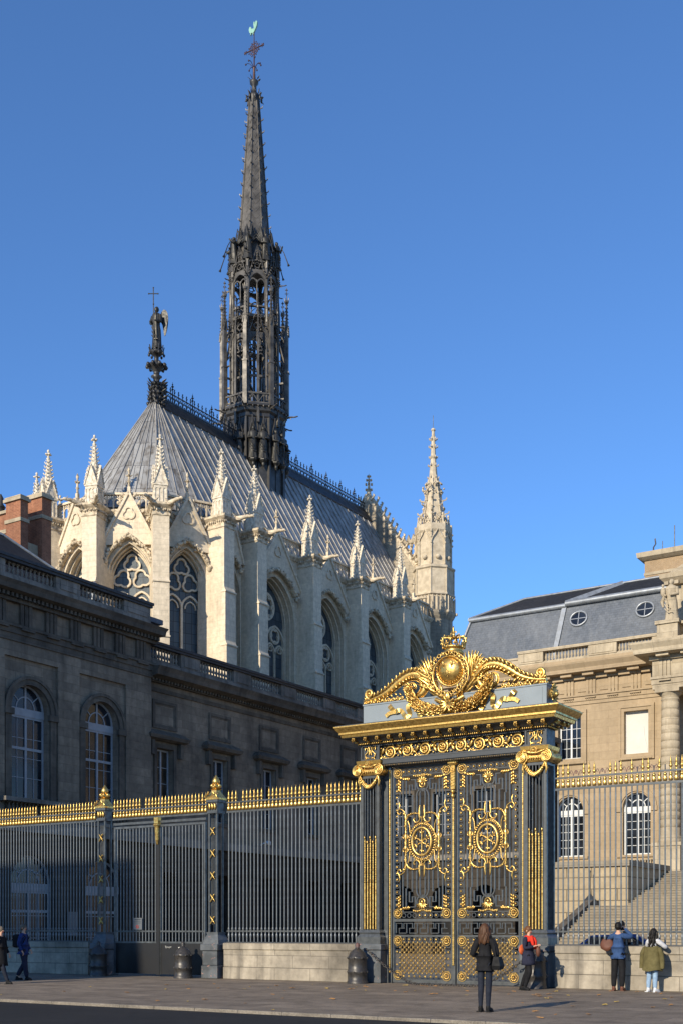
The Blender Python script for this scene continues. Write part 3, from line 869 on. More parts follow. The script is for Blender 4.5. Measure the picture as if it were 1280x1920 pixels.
# lamp on the landing
lp = site('lamp_post', 'dark iron lamp post on the stair landing before the terrace wall', 'lamp post', -7.0+.1, VB-10.3, 2.81)
b = MB(); b.stack([(.42,0),(.42,.12),(.3,.35),(.16,.5),(.06,.62)], 8, 0, False); b.build('base', M['iron_dark'], lp)
b = MB(); b.lathe([(.05,.6),(.035,.8),(.03,1.75),(.06,1.8),(.02,1.9)], 8); b.build('pole', M['iron_dark'], lp)
# very dark lower block closing the corner behind the gate
cw = site('corner_block', 'very dark stone block seen through the open ironwork of the ornate gate', 'building', -24.5, 36.9)
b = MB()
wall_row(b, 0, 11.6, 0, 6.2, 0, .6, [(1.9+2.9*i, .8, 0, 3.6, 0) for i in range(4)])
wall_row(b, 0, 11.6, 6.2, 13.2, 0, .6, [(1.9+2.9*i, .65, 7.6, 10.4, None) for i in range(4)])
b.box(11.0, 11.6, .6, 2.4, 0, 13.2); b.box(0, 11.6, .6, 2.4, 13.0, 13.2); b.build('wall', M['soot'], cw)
b = MB(); b.box(-.0, 11.7, -.25, -.003, 6.0, 6.35); b.box(0, 11.85, -.4, 2.4, 13.2, 13.5); b.build('cornice', M['wing_par'], cw)
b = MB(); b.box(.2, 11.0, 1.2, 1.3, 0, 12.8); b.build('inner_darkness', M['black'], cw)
for i in range(4):
    window(cw, 1.9+2.9*i, .65, 7.6, 10.4, .3, M['greywood'], 2, 4)
    b = MB(); frame_rect(b, 1.9+2.9*i-.85, 1.9+2.9*i+.85, 7.4, 10.6, .18, -.08, 0); b.build('window_surround', M['wing_trim'], cw)
# tall block behind
tw = site('brick_tower', 'tan brick tower block with pale stone cornice rising behind the attic at the right edge', 'tower', -13.0, 56)
b = MB(); b.box(.15, 14, .15, 8, 10, 29.1); b.build('wall', M['tanbrick'], tw)
b = MB(); b.box(0.1, 14.05, 0.1, 8.05, 28.0, 28.2); b.build('band', M['palace_lt'], tw)
b = MB(); b.loftq([(0.05,14.1,.05,8.1,29.1),(-.3,14.4,-.3,8.4,29.3),(-.35,14.45,-.35,8.45,29.65)]); b.build('cornice', M['palace_lt'], tw)
b = MB(); b.tube([(2.3,.5,29.6),(2.3,.5,31.5)], .04, 5); b.tube([(1.4,.5,29.6),(1.4,.5,30.5)], .03, 5); b.tube([(.7,.5,29.6),(.75,.4,30.1),(.95,.3,30.3),(.9,.3,30.7)], .06, 5); b.build('antenna', M['iron'], tw)
# ------------------------------------------------------------ chapel (local x runs west along the axis, -y is the side facing the court)
chp = thing('chapel', 'tall pale Gothic chapel with lead roof, pinnacled buttresses and dark openwork spire', 'church', (CHX, CHY, 0), PI/2 - AC)
AX, RW, RT = -12.4, 7.1, 8.55
ZE, ZR, RE, AP, AE = 29.9, 40.3, 6.0, -11.7, 17.0
def pol(phi, r):                          # phi from east towards the court side
    return (AX - r*cos(rad(phi)), -r*sin(rad(phi)))
nb = [-10.7, -3.95, 2.65, 9.25, 15.9]     # east faces of the nave buttresses
BT = 1.05
# each bay: centre of outer wall line, direction, half length, opening half width, pointedness
bays_c = []
ph = [80, 48, 16, -16, -48, -80]
for i in range(5):
    p, q = pol(ph[i+1], RW), pol(ph[i], RW)
    bays_c.append((p, q, 1.30, 1.93, 24.8, 'a'))
for side in (1, -1):
    p, q = pol(80*side, RW), (nb[0], -RW*side)
    bays_c.append((p, q, 1.15, 2.1, 24.8, 'a') if side == 1 else (q, p, 1.15, 2.1, 24.8, 'x'))
    for i in range(4):
        p, q = (nb[i]+BT/2, -RW*side), (nb[i+1]+BT/2, -RW*side)
        bays_c.append((p, q, 2.25, 1.36, 24.15, 'n') if side == 1 else (q, p, 2.25, 1.36, 24.15, 'x'))
_cache = {}
def foil(b, cx, cz, r, n, y, t, rot=PI/2, dp=.16):
    """n-lobed ring"""
    P = []
    rl = r*(.56 if n == 3 else .5)
    d = r - rl
    m = 10
    for k in range(n):
        a0 = rot + 2*PI*k/n
        sp = PI*(.5+.5/n*2.0) * (1.0 if n > 3 else .98)
        for i in range(m+1):
            a = a0 - sp*.62*1.05 + sp*1.30*i/m
            P.append((cx + d*cos(a0) + rl*cos(a), y, cz + d*sin(a0) + rl*sin(a)))
    b.tube(P, t, 4, True, flat=(dp/t*.7, 1.4), smooth=False, up=(0,1,0))
def bay(idx, p, q, hw, k, zs, kind):
    dx, dy = q[0]-p[0], q[1]-p[1]
    L = math.hypot(dx, dy); rz = math.atan2(dy, dx)
    mx, my = (p[0]+q[0])/2, (p[1]+q[1])/2
    h = L/2
    # wall: local x along the bay, -y outward
    b = MB(); b.at(mx, my, 0, rz)
    wall_row(b, -h, h, 14, 28.9, 0, .35, [(0, hw+.22, 16.5, zs, k*hw/(hw+.22) if False else (k*hw+.22)/(hw+.22))])
    wall_row(b, -h+.05, h-.05, 14, 28.9, .35, .75, [(0, hw+.11, 16.5, zs, (k*hw+.11)/(hw+.11))])
    wall_row(b, -h+.1, h-.1, 14, 28.9, .75, 1.1, [(0, hw, 16.5, zs, k)])
    b.build('wall', M['chapel'], chp)
    if kind == 'x': return
    # archivolt mouldings
    b = MB(); b.at(mx, my, 0, rz)
    for off, yy, r in ((.20, -.02, .055), (.09, .33, .06), (0.0, .72, .06), (.14, .52, .05)):
        A = arch_pts(0, hw+off, zs, 20, (k*hw+off)/(hw+off))
        A = [(-hw-off, 16.5)] + A + [(hw+off, 16.5)]
        b.tube([(x, yy, z) for x, z in A], r, 6, up=(0,1,0))
    for s in (-1, 1):
        b.box(s*(hw+.22)-.07, s*(hw+.22)+.07, -.06, .1, zs-.35, zs-.05)
    b.build('arch_moulding', M['chapel'], chp)
    off = .62 if kind == 'n' else .52
    A = arch_pts(0, hw+off, zs, 36, (k*hw+off)/(hw+off))
    lim = min(h-.42, hw+off)
    A = [(x, z) for x, z in A if abs(x) <= lim + .02 and z > 26.0]
    b = MB(); b.at(mx, my, 0, rz)
    b.tube([(x, -.26, z) for x, z in A], .12, 5, up=(0,1,0), flat=(2.0,1))
    nn = int(len(A)*1.0)
    for i in range(len(A)-1):
        for f_ in (0, .5):
            x = A[i][0]*(1-f_) + A[i+1][0]*f_; z = A[i][1]*(1-f_) + A[i+1][1]*f_
            rr = random.uniform(.06, .10)
            b.ell((x + random.uniform(-.04,.04), -.44 + random.uniform(-.06,.06), z + random.uniform(-.10,.14)), rr, rr*1.3, rr*1.25, 5, 4)
    for e in (A[0], A[-1]):
        b.ell((e[0], -.40, e[1]-.2), .17, .22, .22, 7, 5); b.ell((e[0], -.56, e[1]-.12), .11, .13, .12, 6, 4)
    b.build('hood_mould', M['carved'], chp)
    # tracery
    b = MB(); b.at(mx, my, 0, rz)
    yy = .86
    def lt(P, t=.07): b.tube([(x, yy, z) for x, z in P], t, 4, flat=(1.7, 1.3), smooth=False, up=(0,1,0))
    if kind == 'a':
        s = hw/2
        zl = 23.35
        for sx in (-1, 1):
            A = arch_pts(sx*s, s, zl, 12, 1.35); lt(A)
            A2 = arch_pts(sx*s, s*.62, zl, 8, 1.3); lt([(x, z-.02) for x, z in A2], .045)
            foil(b, sx*s*.98, 25.05 if hw > 1.2 else 25.15, s*.93, 3, yy, .065, PI/2 + sx*.25)
            lt([(sx*(hw-.04), 16.6), (sx*(hw-.04), zl+.1)])
        lt([(0, 16.6), (0, zl+.3)], .085)
        foil(b, 0, 26.1 if hw > 1.2 else 26.0, s*.86, 3, yy, .065)
    else:
        for sx in (-1, 1):
            c = sx*hw/2
            lt(arch_pts(c, hw/2, 22.6, 14, 1.25), .085)
            for tx in (-1, 1):
                lt(arch_pts(c+tx*hw/4, hw/4, 21.9, 10, 1.4), .06)
                foil(b, c+tx*hw/4, 22.25, .24, 3, yy, .03)
            lt([(c, 16.6), (c, 22.1)], .06)
            foil(b, c, 23.25, .52, 4, yy, .06, PI/4)
            lt([(c+.56*cos(2*PI*i/16), 23.25+.56*sin(2*PI*i/16)) for i in range(17)], .05)
            lt([(sx*(hw-.04), 16.6), (sx*(hw-.04), 24)])
        lt([(0, 16.6), (0, 23.0)], .09)
        lt([(.98*cos(2*PI*i/28), 25.25+.98*sin(2*PI*i/28)) for i in range(29)], .08)
        foil(b, 0, 25.25, .9, 6, yy, .05)
        foil(b, 0, 25.25, .38, 4, yy, .04)
    t = b.build('window_tracery', M['chapel'], chp)
    g = MB(); g.at(mx, my, 0, rz)
    g.prism([(-hw, 16.5)] + arch_pts(0, hw-.01, zs, 16, k) + [(hw, 16.5)], .93, .97)
    g.build('leaded_glass', M['leaded'], t)
    # gable
    gw = min(h-.30, 3.0) if kind == 'n' else min(h-.12, 1.85)
    za = 30.35 if kind == 'n' else 30.4
    zb_ = 26.6 if kind == 'n' else 27.0
    b = MB(); b.at(mx, my, 0, rz)
    A = arch_pts(0, hw+off-.05, zs, 24, (k*hw+off)/(hw+off))
    A = [(x, z) for x, z in A if abs(x) < gw-.25 and z > zb_+.1]
    poly = [(-gw, zb_)] + ([(A[0][0], zb_)] if A else []) + A + ([(A[-1][0], zb_)] if A else []) + [(gw, zb_), (0, za)]
    b.prism(poly, -.30, 0)
    gb = b.build('gable', M['chapel'], chp)
    b = MB(); b.at(mx, my, 0, rz)
    for s in (-1, 1):
        b.tube([(s*(gw+.02), -.20, zb_), (0, -.20, za+.08)], .13, 4, flat=(2.3, .9), smooth=False, up=(0,1,0))
    R = .40 if kind == 'n' else .42
    zt = (za - 1.35)
    foil(b, 0, zt, R, 3, -.31, .05)
    b.box(-.1, .1, -.26, -.06, za, za+.45)
    b.build('coping', M['chapel'], gb)
    b = MB(); b.at(mx, my, 0, rz)
    n = 5 if kind == 'n' else 5
    for s in (-1, 1):
        for i in range(n):
            f_ = .28 + .62*i/(n-1)
            x, z = s*gw*(1-f_), zb_ + (za-zb_)*f_
            b.leaf((x, -.2, z+.05), (s*.9, 0, .75), .40, .2, .04, .0)
            b.ell((x+s*.24, -.22, z+.27), .11, .12, .13, 6, 4)
    b.lathe([(.09, za+.3), (.075, za+.75), (.14, za+.8), (.08, za+.88), (.07, za+1.15)], 8, 0, -.16)
    for a in range(4):
        d = (cos(a*PI/2), sin(a*PI/2), .5)
        b.leaf((0, -.16, za+1.1), d, .26, .2, .03, .0, up=(0,0,1)); b.leaf((0, -.16, za+1.4), (d[0]*.6, d[1]*.6, .8), .18, .15, .03, 0, up=(0,0,1))
    b.lathe([(.07, za+1.1), (.06, za+1.5), (.1, za+1.6), (.02, za+1.8)], 7, 0, -.16)
    b.build('crocket_finial', M['carved'], gb)
    # cornice and pierced parapet
    b = MB(); b.at(mx, my, 0, rz)
    b.box(-h, h, -.02, .5, 28.9, 29.0)
    b.loftq([(-h-.05, h+.05, -.1, .5, 29.0), (-h-.08, h+.08, -.24, .5, 29.22), (-h-.08, h+.08, -.24, .5, 29.36)])
    x = -h+.1
    b.build('eaves_cornice', M['carved'], chp)
    b = MB(); b.at(mx, my, 0, rz)
    b.box(-h, h, .02, .2, 29.36, 29.48); b.box(-h, h, -.03, .25, 30.42, 30.56)
    n = max(4, int(2*h/.42)); st = 2*h/n
    for i in range(n+1):
        x = -h + i*st
        b.box(x-.04, x+.04, .05, .17, 29.48, 30.42)
        if i < n:
            b.tube([(x+st/2 + (st/2-.03)*cos(t_), .11, 29.98+(st/2)*sin(t_)) for t_ in [PI*j/6 for j in range(7)]], .035, 4, smooth=False, flat=(1.5,1), up=(0,1,0))
            foil(b, x+st/2, 30.28, .11, 3, .11, .022, dp=.08)
    b.build('parapet', M['chapel'], chp)
for i, t_ in enumerate(bays_c): bay(i, *t_)

# buttresses
def buttress_mesh():
    b = MB()                             # local -y outward, origin on the wall line
    d = RT - RW; w = BT/2
    for (z0, z1, e) in ((0, 20.7, .22), (20.95, 24.3, .11), (24.55, 28.5, 0)):
        b.box(-w, w, -d-e, .9, z0, z1)
    b.add([(-w,-d-.22,20.7),(w,-d-.22,20.7),(w,-d-.11,20.95),(-w,-d-.11,20.95),(-w,.9,20.7),(w,.9,20.7),(w,.9,20.95),(-w,.9,20.95)], [(0,1,2,3),(0,3,7,4),(1,5,6,2)])
    b.add([(-w,-d-.11,24.3),(w,-d-.11,24.3),(w,-d,24.55),(-w,-d,24.55),(-w,.9,24.3),(w,.9,24.3),(w,.9,24.55),(-w,.9,24.55)], [(0,1,2,3),(0,3,7,4),(1,5,6,2)])
    for z, e in ((20.66, .30), (24.26, .19)):
        b.box(-w-.04, w+.04, -d-e, -d+.3, z-.07, z+.02)
    return b
bm_ = buttress_mesh()
def cap_mesh():
    b = MB(); d = RT-RW; w = BT/2
    b.loftq([(-w, w, -d, .9, 28.5), (-w-.06, w+.06, -d-.06, .9, 28.56), (-w-.06, w+.06, -d-.06, .9, 28.66), (-w-.02, w+.02, -d-.02, .9, 28.72), (-w-.05, w+.05, -d-.05, .9, 29.0), (-w-.28, w+.28, -d-.28, .9, 29.2), (-w-.28, w+.28, -d-.28, .9, 29.34)])
    random.seed(3)
    for i in range(9):
        for (x, y) in ((-w-.05+i*(2*w+.1)/8, -d-.1), (-w-.1, -d+i*.18), (w+.1, -d+i*.18)):
            b.ell((x, y, 28.93+random.uniform(-.06,.06)), .07, .07, .09, 5, 4)
    return b
def pinnacle_mesh():
    b = MB(); w = .43; cy = -(RT-RW) + .68
    b.at(0, cy, 0)
    b.box(-w, w, -w, w, 29.34, 30.62)
    b.box(-w-.05, w+.05, -w-.05, w+.05, 29.34, 29.46); b.box(-w-.05, w+.05, -w-.05, w+.05, 30.60, 30.70)
    for s in range(4):
        b.at(0, cy, 0, s*PI/2)
        for i in range(4): b.box(-w+.02+i*(2*w-.1)/3, -w+.08+i*(2*w-.1)/3, -w-.04, -w, 29.46, 30.4)
        for i in range(3):
            xc = -w+.05+(i+.5)*(2*w-.1)/3
            b.tube([(xc+.13*cos(t), -w-.02, 30.28+.16*sin(t)) for t in [PI*j/6 for j in range(7)]], .03, 4, smooth=False)
        b.prism([(-w-.02, 30.7), (w+.02, 30.7), (0, 32.05)], -w-.03, -w+.10)
        b.prism([(-w*.5, 30.74), (w*.5, 30.74), (0, 31.3)], -w-.05, -w-.03)
        b.tube([(-w-.04, -w-.06, 30.7), (0, -w-.06, 32.0), (w+.04, -w-.06, 30.7)], .045, 4, smooth=False)
        for k in range(1, 5):
            for sx in (-1, 1):
                b.ell((sx*(w+.05)*(1-k/5.0), -w-.08, 30.74+1.3*k/5.0), .055, .06, .06, 5, 3)
    b.at(0, cy, 0)
    b.stack([(.40, 30.7), (.33, 31.4), (.09, 33.35), (.08, 33.45)], 8, PI/8)
    for k in range(9):
        z = 31.2 + k*.25; r = .36 - (z-31.4)*.130
        for s in range(4):
            a = PI/4*0 + s*PI/2 + PI/4
            b.tube([(r*cos(a), r*sin(a), z-.04), ((r+.10)*cos(a), (r+.10)*sin(a), z), ((r+.11)*cos(a), (r+.11)*sin(a), z+.07)], [.05,.035,.045], 4)
            a += PI/4
            if z < 32.0: continue
            b.ell(((r+.03)*cos(a), (r+.03)*sin(a), z+.12), .05, .05, .045, 5, 3)
    b.lathe([(.10,33.4),(.14,33.48),(.07,33.55),(.065,33.75)], 7)
    for a in range(4): b.ell((.15*cos(a*PI/2), .15*sin(a*PI/2), 33.76), .10, .10, .07, 5, 4)
    b.lathe([(.06,33.75),(.055,33.9),(.09,33.95),(.09,34.02),(.02,34.1)], 6)
    return b
def gargoyle_mesh():
    b = MB()
    b.tube([(0,.2,0),(0,-.3,0),(0,-.7,.05),(0,-1.0,.10),(0,-1.2,.06)], [.17,.17,.14,.12,.10], 7)
    b.ell((0,-1.28,.08), .11, .19, .11, 7, 5); b.ell((0,-1.42,.03), .06,.1,.05, 5, 4)
    for s in (-1,1):
        b.tube([(s*.12,-.15,0),(s*.2,-.35,-.14),(s*.16,-.55,-.16)], [.08,.06,.05], 5)
        b.leaf((s*.1,-.2,.1), (s*.4,.5,.5), .35, .2, .02, 0)
        b.leaf((s*.08,-1.2,.16), (s*.4,.3,.6), .12, .07, .02, 0)
    return b
cm_, pm_, gm_ = cap_mesh(), pinnacle_mesh(), gargoyle_mesh()
bproto = None
def put_buttress(x, y, rz, gargs=((.35, -25),), white=False, full=True):
    global bproto
    if bproto is None:
        o = bm_.build('buttress', M['chapel'], chp); o.location = (x, y, 0); o.rotation_euler = (0,0,rz)
        c = cm_.build('cap', M['carved'], o); p = pm_.build('pinnacle', M['carved_white'], o); g = gm_.build('gargoyle', M['carved'], o)
        bproto = (o, c, p, g)
        g.location = (gargs[0][0], -(RT-RW), 29.32); g.rotation_euler = (0,0,rad(gargs[0][1]))
        for gx, ga in gargs[1:]:
            h = g.copy(); sc.collection.objects.link(h); h.location = (gx, -(RT-RW), 29.32); h.rotation_euler = (0,0,rad(ga))
        return o
    o = bproto[0].copy(); sc.collection.objects.link(o); o.location = (x, y, 0); o.rotation_euler = (0,0,rz)
    for s_ in bproto[1:3]:
        c = s_.copy(); sc.collection.objects.link(c); c.parent = o
    for gx, ga in gargs:
        h = bproto[3].copy(); sc.collection.objects.link(h); h.parent = o; h.location = (gx, -(RT-RW), 29.32); h.rotation_euler = (0,0,rad(ga))
    return o
for x in nb[:4]: put_buttress(x+BT/2, -RW, 0, ((.45, 14),))
for phi, dirp in ((80, 88), (48, 48), (16, 16), (-16, -16), (-48, -48), (-80, -88)):
    x, y = pol(phi, RW)
    # outward direction = (-cos, -sin) ; local -y outward
    rz = math.atan2(-sin(rad(dirp)), -cos(rad(dirp))) + PI/2
    put_buttress(x, y, rz, ((.40, 35), (-.40, -35)) if abs(phi) in (16, 48) else ((.45, 20),))
for x in nb: put_buttress(x+BT/2, RW, PI, ((.45, 14),))

b = MB()
b.prismz([(pol(a,RW-.2)) for a in ph] + [(AE+.2, RW-.2), (AE+.2, -RW+.2)], 0, 14)
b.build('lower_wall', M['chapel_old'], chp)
# roof
b = MB()
ev = [pol(a, RE+.25) for a in ph]
ev = [(ev[0][0], -RE)] + [ (p[0], p[1]) for p in ev[1:5]] + [(ev[5][0], RE)]
V = [(x, y, ZE) for x, y in ev] + [(AE, -RE, ZE), (AE, RE, ZE), (AP, 0, ZR), (AE, 0, ZR)]
b.add(V, [(1,0,8),(2,1,8),(3,2,8),(4,3,8),(5,4,8),(0,6,9,8),(7,5,8,9),(6,7,9),(0,1,2,3,4,5,7,6)])
rf = b.build('roof', M['lead'], chp, 'grey lead roof with raised seams')
b = MB()
def seam(p, q, r=.05): b.tube([p, q], [r, r*.8], 5)
n = 47
for i in range(n):
    x = ev[0][0] + .3 + i*.84
    if x > AE-.2: break
    if x < AP: 
        f_ = (x-ev[0][0])/(AP-ev[0][0]); seam((x, -RE-.03, ZE), (x, -RE*(1-f_)-.03, ZE+(ZR-ZE)*f_))
    else: seam((x, -RE-.03, ZE), (x, -.10, ZR-.1))
ap = Vector((AP, 0, ZR))
for i in range(5):
    p, q = Vector((*ev[i], ZE)), Vector((*ev[i+1], ZE))
    nrm = (q-p).cross(ap-p).normalized(); nrm = nrm if nrm.z > 0 else -nrm
    k = 4
    for j in range(k+1):
        base = p.lerp(q, j/k)
        top = ap if j in (0, k) else base.lerp(ap, .88 if j % 2 else .95)
        seam(base + nrm*.02, top + nrm*.02, .06 if j in (0, k) else .04)
b.build('seam', M['leadroll'], rf)
b = MB(); b.tube([(AP,0,ZR),(AE,0,ZR)], .13, 6)
for s in (-1,):
    b.add([(AP,-.08,ZR+.02),(AE,-.08,ZR+.02),(AE,-.62,ZR-.88),(AP,-.62,ZR-.88),(AP,-.03,ZR-.06),(AE,-.03,ZR-.06),(AE,-.56,ZR-.96),(AP,-.56,ZR-.96)], [(0,3,2,1),(4,5,6,7),(0,1,5,4),(2,3,7,6),(1,2,6,5),(3,0,4,7)])
b.build('ridge_roll', M['spire_dark'], rf)
b = MB(); b.ell((ev[2][0]+1.1, ev[2][1]-.1+.9, ZE+.9), .3, .3, .25, 8, 5); b.build('roof_hatch', M['leadroll'], rf)
# cresting
def crest(x0, x1):
    b = MB()
    b.box(x0, x1, -.05, .05, ZR+.12, ZR+.18); b.box(x0, x1, -.04, .04, ZR+.80, ZR+.85)
    n = int((x1-x0)/.44); st = (x1-x0)/n
    for i in range(n):
        x = x0 + st*(i+.5); y = 0
        b.tube([(x,y,ZR+.1),(x,y,ZR+1.15)], .028, 5)
        b.ell((x,y,ZR+1.0), .07,.07,.05, 5, 3); b.ell((x,y,ZR+1.2), .05,.05,.09, 5, 4)
        for s in (-1,1):
            b.tube([(x+s*.02,y,ZR+.25),(x+s*.07,y,ZR+.45),(x+s*.15,y,ZR+.62),(x+s*.19,y,ZR+.55),(x+s*.16,y,ZR+.47)], .028, 4)
            b.tube([(x+s*.2,y,ZR+.18),(x+s*.20,y,ZR+.34),(x+s*.10,y,ZR+.22),(x+s*.03,y,ZR+.3)], .022, 4)
            b.ell((x+s*.08,y,ZR+1.08), .04,.04,.03, 4, 3)
        b.tube([(x+.2*cos(2*PI*j/8),y,ZR+.66+.12*sin(2*PI*j/8)) for j in range(8)], .02, 4, True)
        if i % 5 == 2:
            b.tube([(x+st/2,y,ZR+.1),(x+st/2,y,ZR+1.45)], [.05,.035], 5)
            for zz, r in ((1.2,.10),(1.4,.12),(1.56,.06)): b.ell((x+st/2,y,ZR+zz), r, r, .06, 6, 4)
            b.tube([(x+st/2,y,ZR+1.4),(x+st/2,y,ZR+1.75)], [.03,.01], 4)
    b.build('ridge_crest', M['spire_dark'], chp)
crest(AP+.5, -2.2); crest(2.2, AE-.3)

# draped figure helper: local -y is the front
def robe(b, h, x=0, y=0, z=0, rz=0, wide=1.0, arm=1, wings=0, n=16, folds=5, staff=None, trumpet=0):
    old = b.M
    b.M = old @ Matrix.Translation((x, y, z)) @ Matrix.Rotation(rz, 4, 'Z')
    rs = []
    prof = [(0,.155,.135,.035),(.03,.15,.13,.035),(.12,.135,.118,.03),(.30,.12,.10,.022),(.46,.125,.10,.012),(.56,.11,.09,.008),(.66,.125,.095,.006),(.76,.14,.09,.004),(.815,.12,.075,0),(.845,.05,.05,0),(.865,.042,.045,0)]
    for zf, rx, ry, fo in prof:
        r = []
        for i in range(n):
            a = 2*PI*i/n
            k = 1 + (fo/.14)*cos(folds*a + zf*4)
            r.append((rx*h*k*wide*cos(a), ry*h*k*wide*sin(a) + (.02*h*sin(zf*6)), zf*h))
        rs.append(r)
    b.rings(rs, n)
    b.ell((0, -.005*h, .925*h), .048*h, .055*h, .07*h, 8, 7)
    b.ell((0, .012*h, .94*h), .055*h, .058*h, .065*h, 8, 6)
    for s in (-1, 1):
        sh = (s*.125*h*wide, 0, .78*h)
        if trumpet and s == 1:
            P = [sh, (s*.17*h, -.10*h, .70*h), (s*.05*h, -.20*h, .84*h)]
        elif arm: P = [sh, (s*.165*h*wide, -.03*h, .62*h), (s*.07*h, -.15*h, .60*h)]
        else: P = [sh, (s*.17*h*wide, .0, .6*h), (s*.14*h*wide, -.05*h, .46*h)]
        b.tube(P, [.048*h, .045*h, .028*h], 6)
        b.ell(P[-1], .028*h, .028*h, .028*h, 5, 4)
    for i in range(4):                     # folds of the mantle across the body
        a = -.9 + i*.55
        b.tube([(.12*h*wide*math.sin(a)+.02*h, -.105*h*wide, (.50-.1*i)*h), (.0, -.128*h*wide, (.38-.06*i)*h), (-.11*h*wide, -.09*h*wide, (.62-.1*i)*h)], .012*h, 4)
    if wings:
        for s in (-1, 1):
            for k in range(6):
                t = k/5
                b.leaf((s*.05*h, .09*h, (.80-.02*k)*h), (s*(.10+.40*t if wings == 1 else .26), .18, (1.3-.9*t) if wings == 1 else (.75-1.9*t)), (.62-.06*k)*h*(1 if wings == 1 else 1.1), .13*h, .012*h, 0.05, up=(0,1,0))
    if staff: b.tube([(-.13*h, -.15*h, .0), (-.13*h, -.15*h, staff*h)], .014*h, 5)
    if trumpet: b.tube([(.05*h, -.10*h, .90*h), (.05*h, -.26*h, .6*h), (.05*h, -.40*h, .22*h), (.05*h,-.43*h,.14*h)], [.012*h, .016*h, .02*h, .05*h], 6)
    b.M = old
    return b

# ------------------------------------------------------------ spire (local origin on the axis, octagon faces on the chapel axes)
O8 = [rad(22.5+45*k) for k in range(8)]
def oc(r, k, z): return (r*cos(O8[k%8]), r*sin(O8[k%8]), z)
b = MB()
b.stack([(2.36, 34.5), (2.36, 42.1)], 8, PI/8)
b.stack([(2.36, 42.1), (2.44, 42.2), (2.44, 42.45), (2.62, 42.6), (2.66, 42.85), (2.80, 42.95), (2.80, 43.1)], 8, PI/8)
for k in range(8):
    b.tube([oc(2.38,k,36), oc(2.38,k,42.1)], .17, 4, smooth=False)
    x0, x1 = Vector(oc(2.36,k,0)), Vector(oc(2.36,k+1,0))
    for f_ in (.28, .72):                  # canopies over the statues
        c = x0.lerp(x1, f_); o_ = c.normalized()*.25
        for df in (-.13, .13):
            e = x0.lerp(x1, f_+df)+o_*.6
            b.tube([e+Vector((0,0,40.9)), c+o_+Vector((0,0,41.95))], .05, 4)
        b.tube([c+o_+Vector((0,0,41.5)), c+o_*1.1+Vector((0,0,42.2))], .05, 4)
    c = x0.lerp(x1, .5)
    b.tube([c+Vector((0,0,36.5)), c+Vector((0,0,42.0))], .06, 4, smooth=False)
sp = b.build('spire', M['spire_dark'], chp, 'dark lead-clad openwork spire with statues, gargoyles and a crocketed needle')
# open arcade stage: inner octagon piers
b = MB()
RI = 1.93
for k in range(8):
    b.stack([(.21,43.1),(.21,43.3),(.15,43.35),(.15,50.2)], 6, 0, False) if False else None
    x, y, _ = oc(RI,k,0)
    b.stack([(.20,43.1,x,y),(.20,43.4,x,y),(.155,43.5,x,y),(.155,57.0-.0,x,y)] if False else [(.20,43.1,x,y),(.20,43.4,x,y),(.155,43.5,x,y),(.155,54.6,x,y)], 6, O8[k])
    p, q = Vector(oc(RI,k,0)), Vector(oc(RI,k+1,0))
    rz = math.atan2((q-p).y, (q-p).x); m = (p+q)/2; h = (q-p).length/2
    # outward is to the right of travel for this winding
    b.at(m.x, m.y, 0, rz)
    b.box(-h, h, -.05, .05, 45.5, 45.66)
    b.prism([(-h,49.0),(-h,48.2)] + [(x, z) for x, z in arch_pts(0, h-.14, 48.0, 12, 1.25)] + [(h,48.2),(h,49.0)], -.07, .07); foil(b, 0, 49.55, .26, 4, 0, .04, 0, .1); b.box(-h, h, -.06, .06, 48.98, 49.06)
    b.tube([(0,0,43.2),(0,0,46.9)], .045, 5)
    foil(b, 0, 48.25, .30, 4, 0, .05, PI/4, .12)
    for sx in (-1,1):
        b.tube([(x, 0, z) for x, z in arch_pts(sx*(h-.14)/2, (h-.14)/2, 47.0, 8, 1.3)], .05, 4, smooth=False)
        foil(b, sx*.26, 47.75, .19, 3, 0, .04, PI/2, .1)
    b.prism([(-h-.02,49.3),(h+.02,49.3),(0,51.2)], .07, .13) if False else None
    b.tube([(-h,.12,48.7),(0,.16,50.9),(h,.12,48.7)], .07, 4, smooth=False); b.tube([(-h,-.12,48.7),(0,-.16,50.9),(h,-.12,48.7)], .07, 4, smooth=False)
    b.box(-h, h, -.16, .16, 50.2, 50.42)
    # balustrade of second stage
    b.box(-h, h, -.10, .10, 51.05, 51.17)
    b.tube([(-h+.1,0,50.45),(0,0,51.05),(h-.1,0,50.45)], .04, 4); b.tube([(0,0,50.42),(0,0,51.1)], .04, 4)
    # second stage twin openings
    b.tube([(0,0,51.1),(0,0,53.2)], .055, 5)
    for sx in (-1,1): b.tube([(x, 0, z) for x, z in arch_pts(sx*(h-.1)/2, (h-.1)/2, 52.9, 8, 1.3)], .06, 4, smooth=False)
    b.prism([(-h,54.0),(-h,53.3)] + arch_pts(0, h-.10, 52.9, 12, 1.35) + [(h,53.3),(h,54.0)], -.08, .08)
    for sy in (-1, 1):
        b.tube([(-h+.02,sy*.14,53.3),(0,sy*.14,55.9),(h-.02,sy*.14,53.3)], .06, 4, smooth=False)
        b.tube([(.2*cos(t),sy*.11,54.3+.2*sin(t)) for t in [2*PI*j/10 for j in range(10)]], .035, 4, True)
    b.box(-h, h, -.12, .12, 54.6, 54.75)
    b.M = Matrix.Identity(4)
b.build('arcade', M['spire'], sp)
b = MB(); b.stack([(.12,43),(.12,50)], 8); b.stack([(1.7,50.25),(1.7,50.4)], 8, PI/8)
for k in range(0, 8, 2):
    b.bar(oc(1.8,k,44.6), oc(1.8,k+4,45.2), .14) if k < 4 else None
b.stack([(1.3,54.4),(1.3,54.7)], 8, PI/8)
b.build('timber_core', M['spire_dark'], sp)
